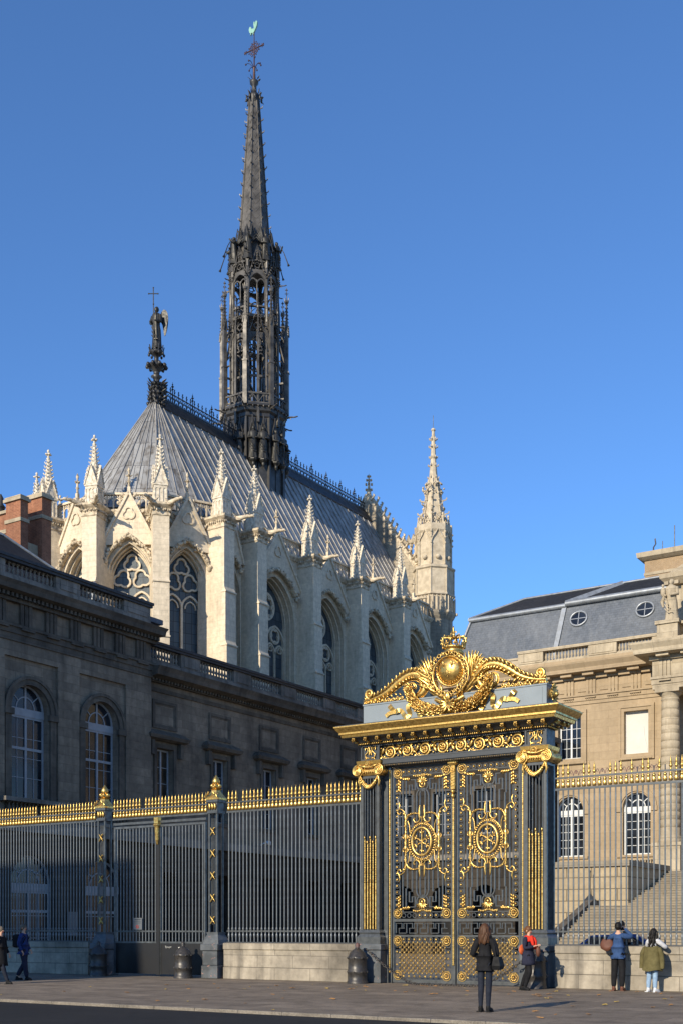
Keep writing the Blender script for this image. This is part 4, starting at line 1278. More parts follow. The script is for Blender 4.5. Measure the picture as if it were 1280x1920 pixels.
# outer ring of posts and pinnacles with flyers
def outer_post():
    b = MB()
    b.box(-.17,.17,-.17,.17,42.95,46.3); b.box(-.21,.21,-.21,.21,46.3,46.42); b.box(-.14,.14,-.14,.14,46.42,49.9)
    b.stack([(.17,49.9),(.13,50.3),(.05,52.3)], 4, PI/4)
    for k in range(8):
        z = 49.9 + k*.28; r = .2 - k*.017
        for a in range(4): b.ell((r*cos(a*PI/2+PI/4), r*sin(a*PI/2+PI/4), z), .055, .055, .045, 5, 3)
    for a in range(4):
        b.at(0,0,0,a*PI/2); b.tube([(-.17,-.18,49.3),(0,-.18,50.1),(.17,-.18,49.3)], .04, 4)
    b.at(); b.stack([(.05,51.9),(.17,52.0),(.19,52.15),(.06,52.2)], 8); 
    for a in range(4): b.tube([(.15*cos(a*PI/2), .15*sin(a*PI/2), 52.1), (.17*cos(a*PI/2), .17*sin(a*PI/2), 52.4)], .03, 4)
    b.tube([(0,0,52.2),(0,0,53.2)], .03, 5)
    for z, r in ((52.75,.11),(53.05,.08)):
        for a in range(4): b.ell((r*cos(a*PI/2), r*sin(a*PI/2), z), .05,.05,.04, 5, 3)
    return b
pb = outer_post(); pp = None
for k in range(8):
    x, y, _ = oc(2.70, k, 0)
    if pp is None: pp = pb.build('corner_pinnacle', M['spire'], sp); c = pp
    else: c = pp.copy(); sc.collection.objects.link(c)
    c.location = (x, y, 0); c.rotation_euler = (0, 0, O8[k])
for k in range(8):
    c = pp.copy(); sc.collection.objects.link(c); a = k*PI/4
    c.location = (2.38*cos(a), 2.38*sin(a), -1.3); c.rotation_euler = (0, 0, a); c.scale = (.55, .55, 1)
b = MB()
for k in (0,):
    o_, i_ = oc(2.66,k,0), oc(1.95,k,0)
    b.bar((o_[0],o_[1],45.55),(i_[0],i_[1],45.55), .13); b.bar((o_[0],o_[1],44.3),(i_[0],i_[1],44.3), .12)
    def L(t, z): return (o_[0]*(1-t)+i_[0]*t, o_[1]*(1-t)+i_[1]*t, z)
    b.tube([L(0,47.0),L(.35,47.6),L(.7,48.5),L(1,49.8)], .09, 4, smooth=False); b.tube([L(0,48.6),L(.4,49.1),L(1,50.3)], .07, 4, smooth=False)
    b.tube([L(0,46.2),L(.15,46.9),L(.6,47.35),L(1,47.4)], .07, 4, smooth=False)
    for t in (.2,.5,.8): b.ell(L(t,49.2+t), .09,.09,.08,5,3)
    p, q = Vector(oc(2.72,k,0)), Vector(oc(2.72,k+1,0)); rz = math.atan2((q-p).y,(q-p).x); m = (p+q)/2; h = (q-p).length/2-.15
    b.at(m.x,m.y,0,rz); b.box(-h,h,-.06,.06,43.82,43.95); b.box(-h,h,-.05,.05,43.1,43.2)
    for i in range(4):
        xa = -h + i*h/2
        b.tube([(xa,0,43.2),(xa+h/2,0,43.85)] if i % 2 == 0 else [(xa,0,43.85),(xa+h/2,0,43.2)], .035, 4)
        b.tube([(xa+h/2,0,43.2),(xa+h/2,0,43.85)], .03, 4)
    b.M = Matrix.Identity(4)
o = b.build('flying_strut', M['spire'], sp)
for k in range(1, 8):
    c = o.copy(); sc.collection.objects.link(c); c.rotation_euler = (0,0,k*PI/4)
b = MB()                                   # gablets, finials and small pinnacles round the upper stages
random.seed(31)
for (R0, za, zt, gh) in ((2.06, 50.45, 52.2, .9), (2.02, 54.75, 56.6, .8)):
    for k in (0,):
        x, y, _ = oc(R0, k, 0)
        b.stack([(.12, za-.6, x, y), (.11, za+.5, x, y), (.03, zt, x, y)], 6)
        for j in range(5): b.ell((x, y, za+.45+j*.27), .13-.018*j, .13-.018*j, .06, 6, 3)
        p, q = Vector(oc(R0+.08,k,0)), Vector(oc(R0+.08,k+1,0)); m = (p+q)/2
        b.tube([m+Vector((0,0,za-.1)), m+Vector((0,0,za+.75))], [.06,.03], 5)
        for j in range(3): b.ell(m+Vector((0,0,za+.25+j*.22)), .12-.02*j, .12-.02*j, .05, 6, 3)
        for j in range(1, 6):
            for e in (p, q):
                c = e.lerp(m, j/6.0)*1.03; b.ell((c.x, c.y, za-1.5+1.5*j/6.0+.12), .08,.08,.07, 5, 3)
for z, R0 in ((50.3,2.05),(54.65,2.02),(42.9,2.78),(49.2,2.0)):
    for k in (0,):
        for j in range(5):
            c = Vector(oc(R0,k,0)).lerp(Vector(oc(R0,k+1,0)), (j+.5)/5)
            b.ell((c.x, c.y, z+random.uniform(-.05,.05)), .08,.08,.10, 5, 3)
o = b.build('gablet', M['spire'], sp)
for k in range(1, 8):
    c = o.copy(); sc.collection.objects.link(c); c.rotation_euler = (0,0,k*PI/4)
# gargoyles of the spire
gs = MB(); gs.tube([(0,0,0),(.45,0,.05),(.8,0,.02),(1.0,0,.05)], [.13,.09,.07,.08], 6); gs.ell((1.05,0,.07), .13,.07,.07, 6, 4); gs.tube([(.3,0,0),(.45,.0,-.18)], .05, 4)
gp = None
for (R0, z, s_) in ((2.7, 42.75, .8), (2.02, 50.1, .6), (2.02, 53.4, .6)):
    for k in range(8):
        if gp is None: gp = gs.build('gargoyle', M['spire'], sp); c = gp
        else: c = gp.copy(); sc.collection.objects.link(c)
        c.location = oc(R0, k, z); c.rotation_euler = (0,0,O8[k]); c.scale = (s_,)*3
# statues round the base
rb = MB(); robe(rb, 2.6, wide=.95, folds=7, n=22); rb.stack([(.04,-.62),(.12,-.45),(.14,-.3),(.28,-.16),(.33,-.10),(.33,0)], 8, 0, False)
apo = None
for k in (3, 4, 5, 6):
    x0, x1 = Vector(oc(2.36,k,0)), Vector(oc(2.36,k+1,0))
    for f_ in (.28, .72):
        c = x0.lerp(x1, f_); n_ = ((x0+x1)/2).normalized()
        c = c + n_*.30
        if apo is None: apo = rb.build('apostle_statue', M['bronze'], sp); o = apo
        else: o = apo.copy(); sc.collection.objects.link(o)
        o.location = (c.x, c.y, 38.7); o.rotation_euler = (0, 0, math.atan2(n_.y, n_.x) + PI/2)
# two more seen in profile by the far edge
for k in (7,):
    x0, x1 = Vector(oc(2.36,k,0)), Vector(oc(2.36,k+1,0))
    n_ = ((x0+x1)/2).normalized(); c = x0.lerp(x1, .3)+n_*.3
    o = apo.copy(); sc.collection.objects.link(o); o.location = (c.x, c.y, 38.5); o.rotation_euler = (0,0,math.atan2(n_.y,n_.x)+PI/2)
# needle
b = MB()
zs0, zs1 = 54.7, 68.6
def rn(z): 
    return 1.50 - (z-54.7)/(57-54.7)*.25 if z < 57 else 1.25 - (z-57)/(zs1-57)*.84
b.stack([(1.78,54.7),(1.5,55.4),(1.27,57),(.41,zs1)], 8, PI/8)
nd = b.build('needle', M['spire'], sp)
b = MB()
for k in range(8):
    b.tube([oc(1.52,k,55), oc(1.29,k,57), oc(.43,k,zs1)], .05, 5)
    z = 56.2 + (k % 2)*.3
    while z < 68.2:
        r = rn(z)
        p = oc(r+.02,k,z); q = oc(r+.22,k,z+.03); t = oc(r+.25,k,z+.15)
        b.tube([p, q, t], [.045,.04,.05], 4); z += .98
    # chevron pattern of raised seams on each face
    z = 56.6
    while z < 67.6:
        r = rn(z)*.995+.015; r2 = rn(z+.55)*.995+.015
        m0 = (Vector(oc(r,k,z))+Vector(oc(r,k+1,z)))/2
        b.tube([oc(r2,k,z+.55), m0, oc(r2,k+1,z+.55)], .024, 4); z += .62
b.build('crocket', M['spire'], sp)
b = MB()
b.stack([(.42,68.4),(.46,68.6),(.50,68.9),(.48,69.05),(.30,69.2),(.22,69.35),(.20,69.85),(.36,70.05),(.37,70.2),(.2,70.3)], 10, 0, True)
for k in range(8):
    a = k*PI/4
    b.ell((.60*cos(a),.60*sin(a),68.75), .09,.09,.24, 6, 4); b.leaf((.5*cos(a),.5*sin(a),68.9), (cos(a),sin(a),.6), .30, .2, .03, 0); b.leaf((.5*cos(a),.5*sin(a),68.7), (cos(a),sin(a),-.9), .35, .2, .03, 0); b.leaf((.4*cos(a),.4*sin(a),69.1), (cos(a)*.3,sin(a)*.3,1), .4, .15, .02, 0)
    b.leaf((.3*cos(a),.3*sin(a),70.3), (cos(a),sin(a),.9), .3, .15, .02, 0)
b.build('crown', M['spire_dark'], sp)
b = MB()
b.tube([(0,0,70.2),(0,0,74.3)], [.07,.03], 6)
b.stack([(.14,70.3),(.10,70.9),(.12,71.3),(.05,71.5)], 8)
random.seed(11)
for k in range(7):
    a = k*2*PI/7+.3; R_ = random.uniform(.55,.8); dz = random.uniform(.1,.9)
    P = [(R_*t*cos(a), R_*t*sin(a), 70.9+dz*.5+ .75*math.sin(t*2.2)*.7) for t in (0.05,.3,.55,.8,1.0)]
    b.tube(P, .025, 4); b.ell(P[-1], .07,.07,.08, 6, 4)
b.at(0,0,72.85,rad(-89),0,0,1.25)
for s in (-1,1):
    b.tube([(0,0,0),(s*.72,0,0)], .045, 5); b.tube([(0,0,0),(0,0,s*.5)], .045, 5); b.ell((s*.75,0,0), .05,.05,.11, 5, 4); b.tube([(s*.62,0,-.12),(s*.7,0,0),(s*.62,0,.12)], .03, 4)
for r in (.22,.36): b.tube([(r*cos(2*PI*i/8+PI/8),0,r*sin(2*PI*i/8+PI/8)) for i in range(8)], .03, 4, True)
for i in range(8): b.tube([(0,0,0),(.42*cos(2*PI*i/8),0,.42*sin(2*PI*i/8))], .025, 4); b.ell((.44*cos(2*PI*i/8+.39),0,.44*sin(2*PI*i/8+.39)), .05,.04,.05, 5, 3)
b.build('cross', M['crossiron'], sp, 'wrought iron cross with star centre and curling rays')
b = MB(); b.at(0,0,74.15,rad(-89),0,0,1.25)
b.prism([(-.34,.10),(-.40,.32),(-.36,.46),(-.28,.50),(-.20,.40),(-.17,.30),(-.02,.28),(.06,.40),(.10,.62),(.2,.72),(.27,.60),(.25,.40),(.15,.22),(.05,.08),(-.02,.03),(-.03,-.1),(-.08,-.1),(-.09,.03),(-.2,.05),(-.25,-.06),(-.29,-.06),(-.27,.08)], -.05, .05)
b.prism([(.0,.3),(-.04,.55),(-.02,.72),(.05,.70),(.06,.45)], -.03, .03)
b.build('weathercock', M['verdigris'], sp, 'green copper weathercock')
# trumpet angels above the second stage
ab = MB(); robe(ab, 2.25, wings=1, trumpet=1, wide=1.15); ab.stack([(.16,-.9),(.18,-.2),(.26,-.1),(.26,0)], 6)
an = None
for k in range(8):
    if an is None: an = ab.build('trumpet_angel', M['bronze'], sp); o = an
    else: o = an.copy(); sc.collection.objects.link(o)
    o.location = oc(1.88, k, 54.75); o.rotation_euler = (0,0,O8[k]+PI/2)

# angel on the east end of the roof
ag = thing('angel_statue', 'dark bronze winged angel holding a tall cross on the chapel roof end', 'statue', tuple((Matrix.Translation((CHX,CHY,0)) @ Matrix.Rotation(PI/2-AC,4,'Z') @ Vector((AP+.1,0,43.75)))), 0)
b = MB(); robe(b, 3.1, rz=rad(-25), wide=.80, arm=1, folds=6); b.build('body', M['bronze'], ag)
b = MB()
for s, dx in ((-1,.1),(1,.55)):
    pass
b.at(.02,0,.35,rad(-12),0,0,.86)
b.prism([(.20,2.15),(.22,2.5),(.34,2.85),(.52,3.02),(.72,2.96),(.86,2.70),(.92,2.3),(.90,1.85),(.84,1.45),(.74,1.05),(.62,.78),(.56,.86),(.50,1.3),(.42,1.7),(.30,1.95)], .24, .32)
for k in range(9):
    t = k/8
    b.tube([(.34+.06*k*.9, .22, 2.75-.03*k), (.50+.045*k*.9, .19, 2.0-.02*k), (.56+.02*k, .22, 1.35-.10*k*.6)], [.05,.06,.02], 4)
b.prism([(-.18,2.2),(-.22,2.5),(-.30,2.7),(-.40,2.6),(-.42,2.1),(-.38,1.7),(-.30,1.4),(-.24,1.7)], .28, .34)
b.at()
b.build('wing', M['bronze'], ag)
b = MB(); b.tube([(-.12,-.55,.6),(-.14,-.55,4.15)], .035, 6); b.tube([(-.45,-.55,3.75),(.17,-.55,3.75)], .035, 5)
for p in ((-.47,-.55,3.75),(.19,-.55,3.75),(-.14,-.55,4.18)): b.ell(p, .06,.05,.06, 6, 4)
b.ell((-.13,-.55,3.0), .06,.06,.07, 6, 4)
b.build('cross', M['bronze'], ag)
b = MB(); b.at(AP+.1, 0, 0)
b.stack([(.45,39.9),(.35,40.8),(.25,41.2),(.22,41.6),(.42,41.75),(.2,41.85),(.24,42.1),(.5,42.4),(.62,42.6),(.3,42.65),(.17,42.75),(.17,43.2),(.3,43.3),(.5,43.45),(.5,43.55),(.3,43.6),(.3,43.75)], 10, 0, True)
for k in range(9):
    a = k*2*PI/9
    b.leaf((.5*cos(a),.5*sin(a),42.35), (cos(a),sin(a),.5), .35,.28,.05,0); b.ell((.68*cos(a),.68*sin(a),42.5), .14,.14,.17,6,4)
    b.tube([(.46*cos(a),.46*sin(a),43.5),(.56*cos(a),.56*sin(a),43.95)], .04, 4); b.ell((.55*cos(a),.55*sin(a),43.35), .1,.1,.12,5,4)
    for z in (39.7,40.1,40.5,40.9,41.2): b.ell(((.62-(z-39.7)*.2)*cos(a+z*3),(.62-(z-39.7)*.2)*sin(a+z*3),z), .13,.13,.16,5,4); b.leaf((.4*cos(a+z),.4*sin(a+z),z), (cos(a+z),sin(a+z),.7), .45,.2,.03,.2)
b.build('roof_finial', M['spire_dark'], chp)

# west gable
b = MB()
b.prism([(-7.0, 14), (7.0, 14), (7.0, 31.5), (0, 41.6), (-7.0, 31.5)], 0, .0) if False else None
gm2 = MB(); gm2.at(AE+.4, 0, 0, PI/2)
gm2.prism([(-7.1,0),(7.1,0),(7.1,31.6),(0,41.9),(-7.1,31.6)], -.4, .4)
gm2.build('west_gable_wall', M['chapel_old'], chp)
gm2 = MB(); gm2.at(AE+.4, 0, 0, PI/2)
for s in (-1,1):
    gm2.tube([(s*7.2,0,31.6),(0,0,42.05)], .30, 4, flat=(1.9,.8), smooth=False, up=(0,1,0))
    for k in range(17):
        t = .06+k*.055; x, z = s*7.2*(1-t), 31.75+10.3*t
        for yy in (-.42,.42):
            gm2.tube([(x,yy,z),(x+s*.28,yy,z+.12),(x+s*.42,yy,z+.38),(x+s*.3,yy,z+.5)], [.12,.1,.11,.07], 5)
gm2.lathe([(.3,41.7),(.2,42.4),(.12,42.9),(.12,43.1),(.02,44.1)], 8)
for z, r in ((42.6,.28),(43.1,.3),(43.5,.22),(43.85,.12)):
    for a in range(6): gm2.ell((r*cos(a*PI/3), r*sin(a*PI/3), z), .11,.11,.09, 5, 4)
gm2.build('gable_crockets', M['carved'], chp)
gm2 = MB(); gm2.at(AE+.4, 0, 0, PI/2)      # gallery between gable and turret
gm2.box(-5.9,-3.3,-.5,-.2,36.9,37.2); gm2.box(-5.9,-3.3,-.5,-.2,34.2,34.5)
for i in range(6): gm2.box(-5.9+i*.5,-5.75+i*.5,-.45,-.25,34.5,36.9)
for i in range(5): gm2.tube([(-5.58+i*.5+.18*cos(t),-.35,36.6+.25*sin(t)) for t in [PI*j/6 for j in range(7)]], .05, 4); gm2.prism([(-5.8+i*.5,37.2),(-5.35+i*.5,37.2),(-5.58+i*.5,37.75)], -.42,-.28)
gm2.build('gallery', M['chapel_old'], chp)
# stair turret
TX, TY = 18.0, -6.5
b = MB(); b.at(TX, TY, 0)
b.stack([(1.75,0),(1.75,29.4),(1.9,29.6),(2.05,29.9),(2.05,30.1)], 8, PI/8)
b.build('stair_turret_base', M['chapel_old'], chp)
b = MB(); b.at(TX, TY, 0)
b.stack([(1.8,30.1),(1.8,31.45),(2.0,31.55),(2.0,31.7),(1.85,31.75),(1.85,33.85),(2.0,33.95),(2.0,34.1),(1.62,34.3),(1.58,34.4),(1.58,37.2),(1.72,37.4),(1.72,37.9),(1.55,38.0)], 8, PI/8)
tr = b.build('stair_turret', M['carved_turret'], chp, 'pale octagonal stair turret with carved spirelet')
b = MB(); b.at(TX, TY, 0)
for k in range(8):
    p, q = Vector(oc(1.58,k,0)), Vector(oc(1.58,k+1,0)); rz = math.atan2((q-p).y,(q-p).x); m = (p+q)/2; h=(q-p).length/2
    b.tube([oc(1.62,k,34.3),oc(1.62,k,38.1)], .10, 5)
    b.tube([oc(1.88,k,31.7),oc(1.88,k,33.9)], .06, 5)
    for z in (36.2,36.7,37.2): b.ell(oc(1.72,k,z), .1,.1,.12,5,3)
    b.tube([oc(1.66,k,36.3)]+[tuple(Vector(oc(1.66,k,0)).lerp(Vector(oc(1.66,k+1,0)),t)*(1.02)+Vector((0,0,z))) for t,z in ((.12,36.7),(.3,37.0),(.5,37.5),(.7,37.0),(.88,36.7))]+[oc(1.66,k+1,36.3)], .06, 5)
    b.ell(((m.x)*1.06,(m.y)*1.06,34.95), .25,.25,.22,6,4)
    for j in range(4):
        e = Vector(oc(2.02,k,0)).lerp(Vector(oc(2.02,k+1,0)), (j+.5)/4)
        b.tube([e+Vector((0,0,30.1)), e+Vector((0,0,31.45))], .06, 4, smooth=False)
    b.ell(oc(2.1,k,30.0), .14,.14,.16,5,4)
# spirelet
b.stack([(1.05,38),(.40,42.4),(.26,44.0),(.12,46.9)], 8, PI/8)
for k in range(8):
    b.tube([oc(1.45,k,37.9),oc(1.35,k,38.9)], [.12,.06], 4); b.ell(oc(1.35,k,38.9),.12,.12,.16,5,4)
    for j in range(5):
        z = 38.5+j*.62; r = 1.15-(z-38)*.166
        if (k+j)%2==0 or j>2: b.ell(oc(r+.05,k,z), .13,.13,.11,5,4)
        if (k+j)%2==1 and j<4: b.tube([oc(r,k,z),oc(r+.42,k,z+.12),oc(r+.46,k,z+.28)], [.08,.07,.08], 4)
    b.tube([oc(1.17,k,38),oc(.44,k,42.4)], .06, 4)
random.seed(5)
for i in range(70):
    a = random.uniform(0,2*PI); z = random.uniform(41.0,42.0)
    r = .62+.34*math.sin((z-41.0)*PI)
    b.ell((r*cos(a),r*sin(a),z), .10,.10,.09,5,4)
for i in range(110):
    a = random.uniform(0,2*PI); z = random.uniform(37.95,39.0)
    r = 1.5-.42*(z-37.95)
    b.ell((r*cos(a),r*sin(a),z), .075,.075,.12,5,3)
for z, r in ((42.5,.5),(43.6,.45),(44.35,.36),(45.3,.38),(46.0,.34)):
    for a in range(6): b.tube([(.12*cos(a*PI/3),.12*sin(a*PI/3),z-.1),(r*cos(a*PI/3),r*sin(a*PI/3),z+.02),(r*cos(a*PI/3),r*sin(a*PI/3),z+.14)], [.08,.07,.06], 4)
b.stack([(.3,44.25),(.38,44.4),(.2,44.5)], 8); b.stack([(.14,46.75),(.22,46.85),(.15,47.0)], 8)
b.build('carving', M['carved_turret'], tr)
b = MB(); b.at(TX, TY, 0); b.tube([(0,0,46.9),(0,0,48.2)], .025, 5); b.build('lightning_rod', M['iron'], tr)
b = MB(); b.at(TX, TY, 0); b.box(-1.95,-1.5,-.35,.25,31.8,33.2) if False else None
# statue on the courthouse parapet
st = site('statue', 'pale stone robed statue standing on the courthouse parapet pedestal', 'statue', -5.15+.05, VB-2.05, 19.3)
b = MB(); robe(b, 2.5, rz=rad(-15), wide=1.08, folds=6); b.box(-.42,.42,-.42,.42,-.02,.08); b.build('body', M['palace_lt'], st)
b = MB(); b.ell((-.42,-.2,1.75), .16,.16,.3, 7, 5); b.ell((-.42,-.25,2.1), .09,.09,.1, 6, 4); b.tube([(-.3,-.2,1.6),(-.5,-.15,1.2),(-.45,-.1,.9)], [.1,.12,.06], 6); b.build('attribute', M['palace_lt'], st)
# ------------------------------------------------------------ gilded gate (local x along the fence, -y to the street)
GU = -0.1
gate = site('ornate_gate', 'tall double wrought iron gate with gilded crest, crown and cornice', 'gate', GU, 0)
def spiral(cx, cz, r0, r1, a0, turns, y=0, n=28, s=1):
    P = []
    for i in range(n+1):
        t = i/n; a = a0 + s*turns*2*PI*t; r = r0*(1-t) + r1*t
        P.append((cx + r*cos(a), y, cz + r*sin(a)))
    return P
def beads(b, p, q, n, r, flat=1):
    for i in range(n):
        t = (i+.5)/n
        b.ell((p[0]+(q[0]-p[0])*t, p[1]+(q[1]-p[1])*t, p[2]+(q[2]-p[2])*t), r, r*flat, r, 6, 4)
def rosette(b, x, y, z, r, n=10):
    b.at(x, y, z)
    b.tube([(r*cos(2*PI*i/16), -.01, r*sin(2*PI*i/16)) for i in range(16)], r*.10, 4, True)
    for i in range(n):
        a = 2*PI*i/n
        b.ell((r*.58*cos(a), -.02, r*.58*sin(a)), r*.22, r*.16, r*.22, 6, 4)
    b.ell((0,-.035,0), r*.32, r*.26, r*.32, 8, 5); b.ell((0,-.07,0), r*.12, r*.12, r*.12, 6, 4)
    b.at()
# pillars
for s in (-1, 1):
    xc = s*2.64; w = .32; y0, y1 = -.10, .50
    b = MB()
    b.bbox(xc-w-.10, xc+w+.10, y0-.10, y1+.10, 0, .98, .02)
    b.bbox(xc-w-.13, xc+w+.13, y0-.13, y1+.13, .98, 1.16, .02)
    b.build('plinth', M['flaking'], gate)
    b = MB()
    b.loftq([(xc-w-.08, xc+w+.08, y0-.08, y1+.08, 1.162), (xc-w-.08, xc+w+.08, y0-.08, y1+.08, 1.36), (xc-w-.02, xc+w+.02, y0-.02, y1+.02, 1.45), (xc-w-.05, xc+w+.05, y0-.05, y1+.05, 1.50), (xc-w, xc+w, y0, y1, 1.58)])
    for cx in (xc-w+.045, xc+w-.045):
        for cy in (y0+.045, y1-.045): b.box(cx-.045, cx+.045, cy-.045, cy+.045, 1.58, 6.08)
    for i in range(5):
        x = xc - w + .13 + i*(2*w-.26)/4
        b.tube([(x, y0+.03, 1.58), (x, y0+.03, 6.08)], .017, 6)
        b.tube([(x, y1-.03, 1.58), (x, y1-.03, 6.08)], .017, 6)
        y = y0+.12+i*.09
        b.tube([(xc-w+.03, y, 1.58), (xc-w+.03, y, 6.08)], .015, 5); b.tube([(xc+w-.03, y, 1.58), (xc+w-.03, y, 6.08)], .015, 5)
    b.box(xc-w+.001, xc+w-.001, y0+.001, y1-.001, 6.081, 6.16)
    pil = b.build('pillar', M['iron'], gate)
    b = MB(); b.box(xc-w+.09, xc+w-.09, y1-.2, y1-.17, 1.58, 6.08); b.build('pillar_darkness', M['black'], pil)  # added black sheet standing for the dark seen between the bars
    b = MB()
    for i in range(5):
        x = xc - w + .13 + i*(2*w-.26)/4
        b.tube([(x, y0+.02, 1.60), (x, y0+.02, 2.98)], .027, 8)
        top = 4.32 if i % 2 == 0 else 4.18
        z = 2.98
        P = []; R = []
        while z < top:
            P += [(x, y0+.02, z), (x, y0+.02, z+.035)]; R += [.016, .030]; z += .07
        b.tube(P, R, 6)
        b.ell((x, y0+.0, top), .028, .028, .06, 6, 4)
    b.build('gilded_reed', M['gold'], pil)
    # capital
    b = MB()
    b.loftq([(xc-w-.03, xc+w+.03, y0-.03, y1+.03, 6.165), (xc-w-.06, xc+w+.06, y0-.06, y1+.06, 6.22), (xc-w-.02, xc+w+.02, y0-.02, y1+.02, 6.40), (xc-w-.08, xc+w+.08, y0-.08, y1+.08, 6.50), (xc-w-.10, xc+w+.10, y0-.10, y1+.10, 6.60)])
    for e in (-1, 1):
        cx = xc + e*(w+.04)
        for k, rr in enumerate((.17, .12, .07)):
            b.tube(spiral(cx, 6.30, rr, rr*.55, PI/2, .9, y0-.13-.015*k, 16, -e), .028, 6)
        b.at(cx, y0-.10, 6.30); b.prism([(.17*cos(2*PI*i/20), .17*sin(2*PI*i/20)) for i in range(20)], 0, .12, True); b.ell((0,-.06,0), .05,.05,.05, 8, 5); b.at()
        b.at(cx, 0, 6.30); b.tube([(0,y0,0),(0,y0+.15,0),(0,(y0+y1)/2,0),(0,y1-.15,0),(0,y1,0)], [.16,.13,.11,.13,.16], 12); b.at()
    b.tube([(xc-w, y0-.11, 6.47), (xc-.1, y0-.12, 6.40), (xc+.1, y0-.12, 6.40), (xc+w, y0-.11, 6.47)], .03, 6)
    beads(b, (xc-w+.12, y0-.09, 6.26), (xc+w-.12, y0-.09, 6.26), 6, .035)
    rosette(b, xc, y0-.13, 6.48, .08, 6)
    for e in (-1,1): b.leaf((xc+e*.08, y0-.10, 6.42), (e, 0, .15), .2, .09, .02, .05)
    pr = b.build('capital', M['gold'], gate)
    b = MB()
    n = 15
    for i in range(n+1):
        t = i/n; x = xc-w+.02 + (2*w-.04)*t; z = 6.12 - .30*math.sin(PI*t)**.9
        r = .045 + .02*math.sin(PI*t)
        b.ell((x, y0-.06, z), r*1.1, r, r, 7, 5); b.ell((x+.02, y0-.09, z+.03), r*.6, r*.5, r*.6, 5, 4); b.ell((x-.02, y0-.09, z-.03), r*.6, r*.5, r*.6, 5, 4)
    for e in (-1,1): b.tube([(xc+e*w, y0-.06, 6.14), (xc+e*(w+.03), y0-.06, 5.98), (xc+e*w, y0-.05, 5.84)], [.03,.045,.02], 6)
    b.build('garland', M['gold'], pr)
    # panel above the capital with lyre ornament
    b = MB(); b.box(xc-w, xc+w, y0+.06, y1-.06, 6.605, 7.08)
    frame_rect(b, xc-w, xc+w, 6.61, 7.08, .05, y0, y0+.058); frame_rect(b, xc-w, xc+w, 6.61, 7.08, .05, y1-.058, y1)
    blk = b.build('frieze_block', M['iron_dark'], gate)
    b = MB(); yy = y0+.02
    for e in (-1, 1):
        b.tube([(xc+e*.03,yy,6.68),(xc+e*.15,yy,6.70),(xc+e*.17,yy,6.80),(xc+e*.07,yy,6.88),(xc+e*.10,yy,6.98),(xc+e*.18,yy,7.00),(xc+e*.17,yy,6.93)], .020, 6)
        b.tube([(xc+e*.04,yy,6.78),(xc+e*.02,yy,6.90),(xc+e*.06,yy,7.02)], .016, 5)
        b.ell((xc+e*.17,yy,6.96), .03,.02,.03, 6, 4); b.leaf((xc+e*.12,yy-.01,6.70), (e*.3,0,-.5), .09, .06, .01, 0)
    b.ell((xc,yy,6.84), .03,.03,.06, 6, 4); b.ell((xc,yy,7.02), .035,.02,.03, 6, 4)
    b.build('lyre_scroll', M['gold'], blk)
# lintel and frieze
b = MB()
b.box(-2.32, 2.32, -.08, .45, 6.48, 6.60)
b.box(-2.32, 2.32, .06, .34, 6.601, 7.08)
b.box(-2.32, 2.32, -.09, .059, 6.601, 6.64); b.box(-2.32, 2.32, -.09, .059, 7.03, 7.08)
b.box(-2.34, 2.34, -.04, .40, 6.42, 6.479)
b.build('lintel', M['iron_dark'], gate)
b = MB(); beads(b, (-2.3,-.06,6.44), (2.3,-.06,6.44), 80, .022); b.build('bead_row', M['gold_dull'], gate)
def scroll(b, cx, cz, R, s, y):
    b.tube(spiral(cx, cz, R, R*.16, -PI/2 if s > 0 else PI/2, 1.9, y, 40, s), [.040*(1-.5*i/40) for i in range(41)], 6)
    b.ell((cx, y-.02, cz), .05,.04,.05, 8, 5)
    for i in range(5): a = 2*PI*i/5; b.ell((cx+.065*cos(a), y-.015, cz+.065*sin(a)), .03,.02,.03, 5, 4)
    for i in range(9):
        a = 2*PI*i/9 + .2
        b.leaf((cx+R*.95*cos(a), y-.01, cz+R*.95*sin(a)), (cos(a)-.9*s*sin(a), -.25, sin(a)+.9*s*cos(a)), R*.42, R*.40, .012, .0)
for k in range(8):
    x = -2.03 + k*.58
    b = MB(); s = 1 if k % 2 == 0 else -1
    if k >= 4: s = -s
    scroll(b, 0, 0, .195, s, 0)
    b.tube([(-.34, 0, -.05*s), (-.2, -.01, -.18*s), (0, 0, -.185*s)], [.018,.03,.032], 6)
    b.leaf((-.28,-.01,-.06*s), (.5,-.1,.9*s), .2,.12,.015,0); b.leaf((-.26,-.01,-.1*s), (-.8,-.1,.5*s), .16,.10,.015,0); b.leaf((-.24,-.01,-.14*s), (-.4,-.1,-.3*s), .14,.09,.015,0); b.ell((-.29,-.02,.12*s), .03,.025,.03,6,4)
    b.build('frieze_scroll', M['gold'], gate, loc=(x, .03, 6.835))
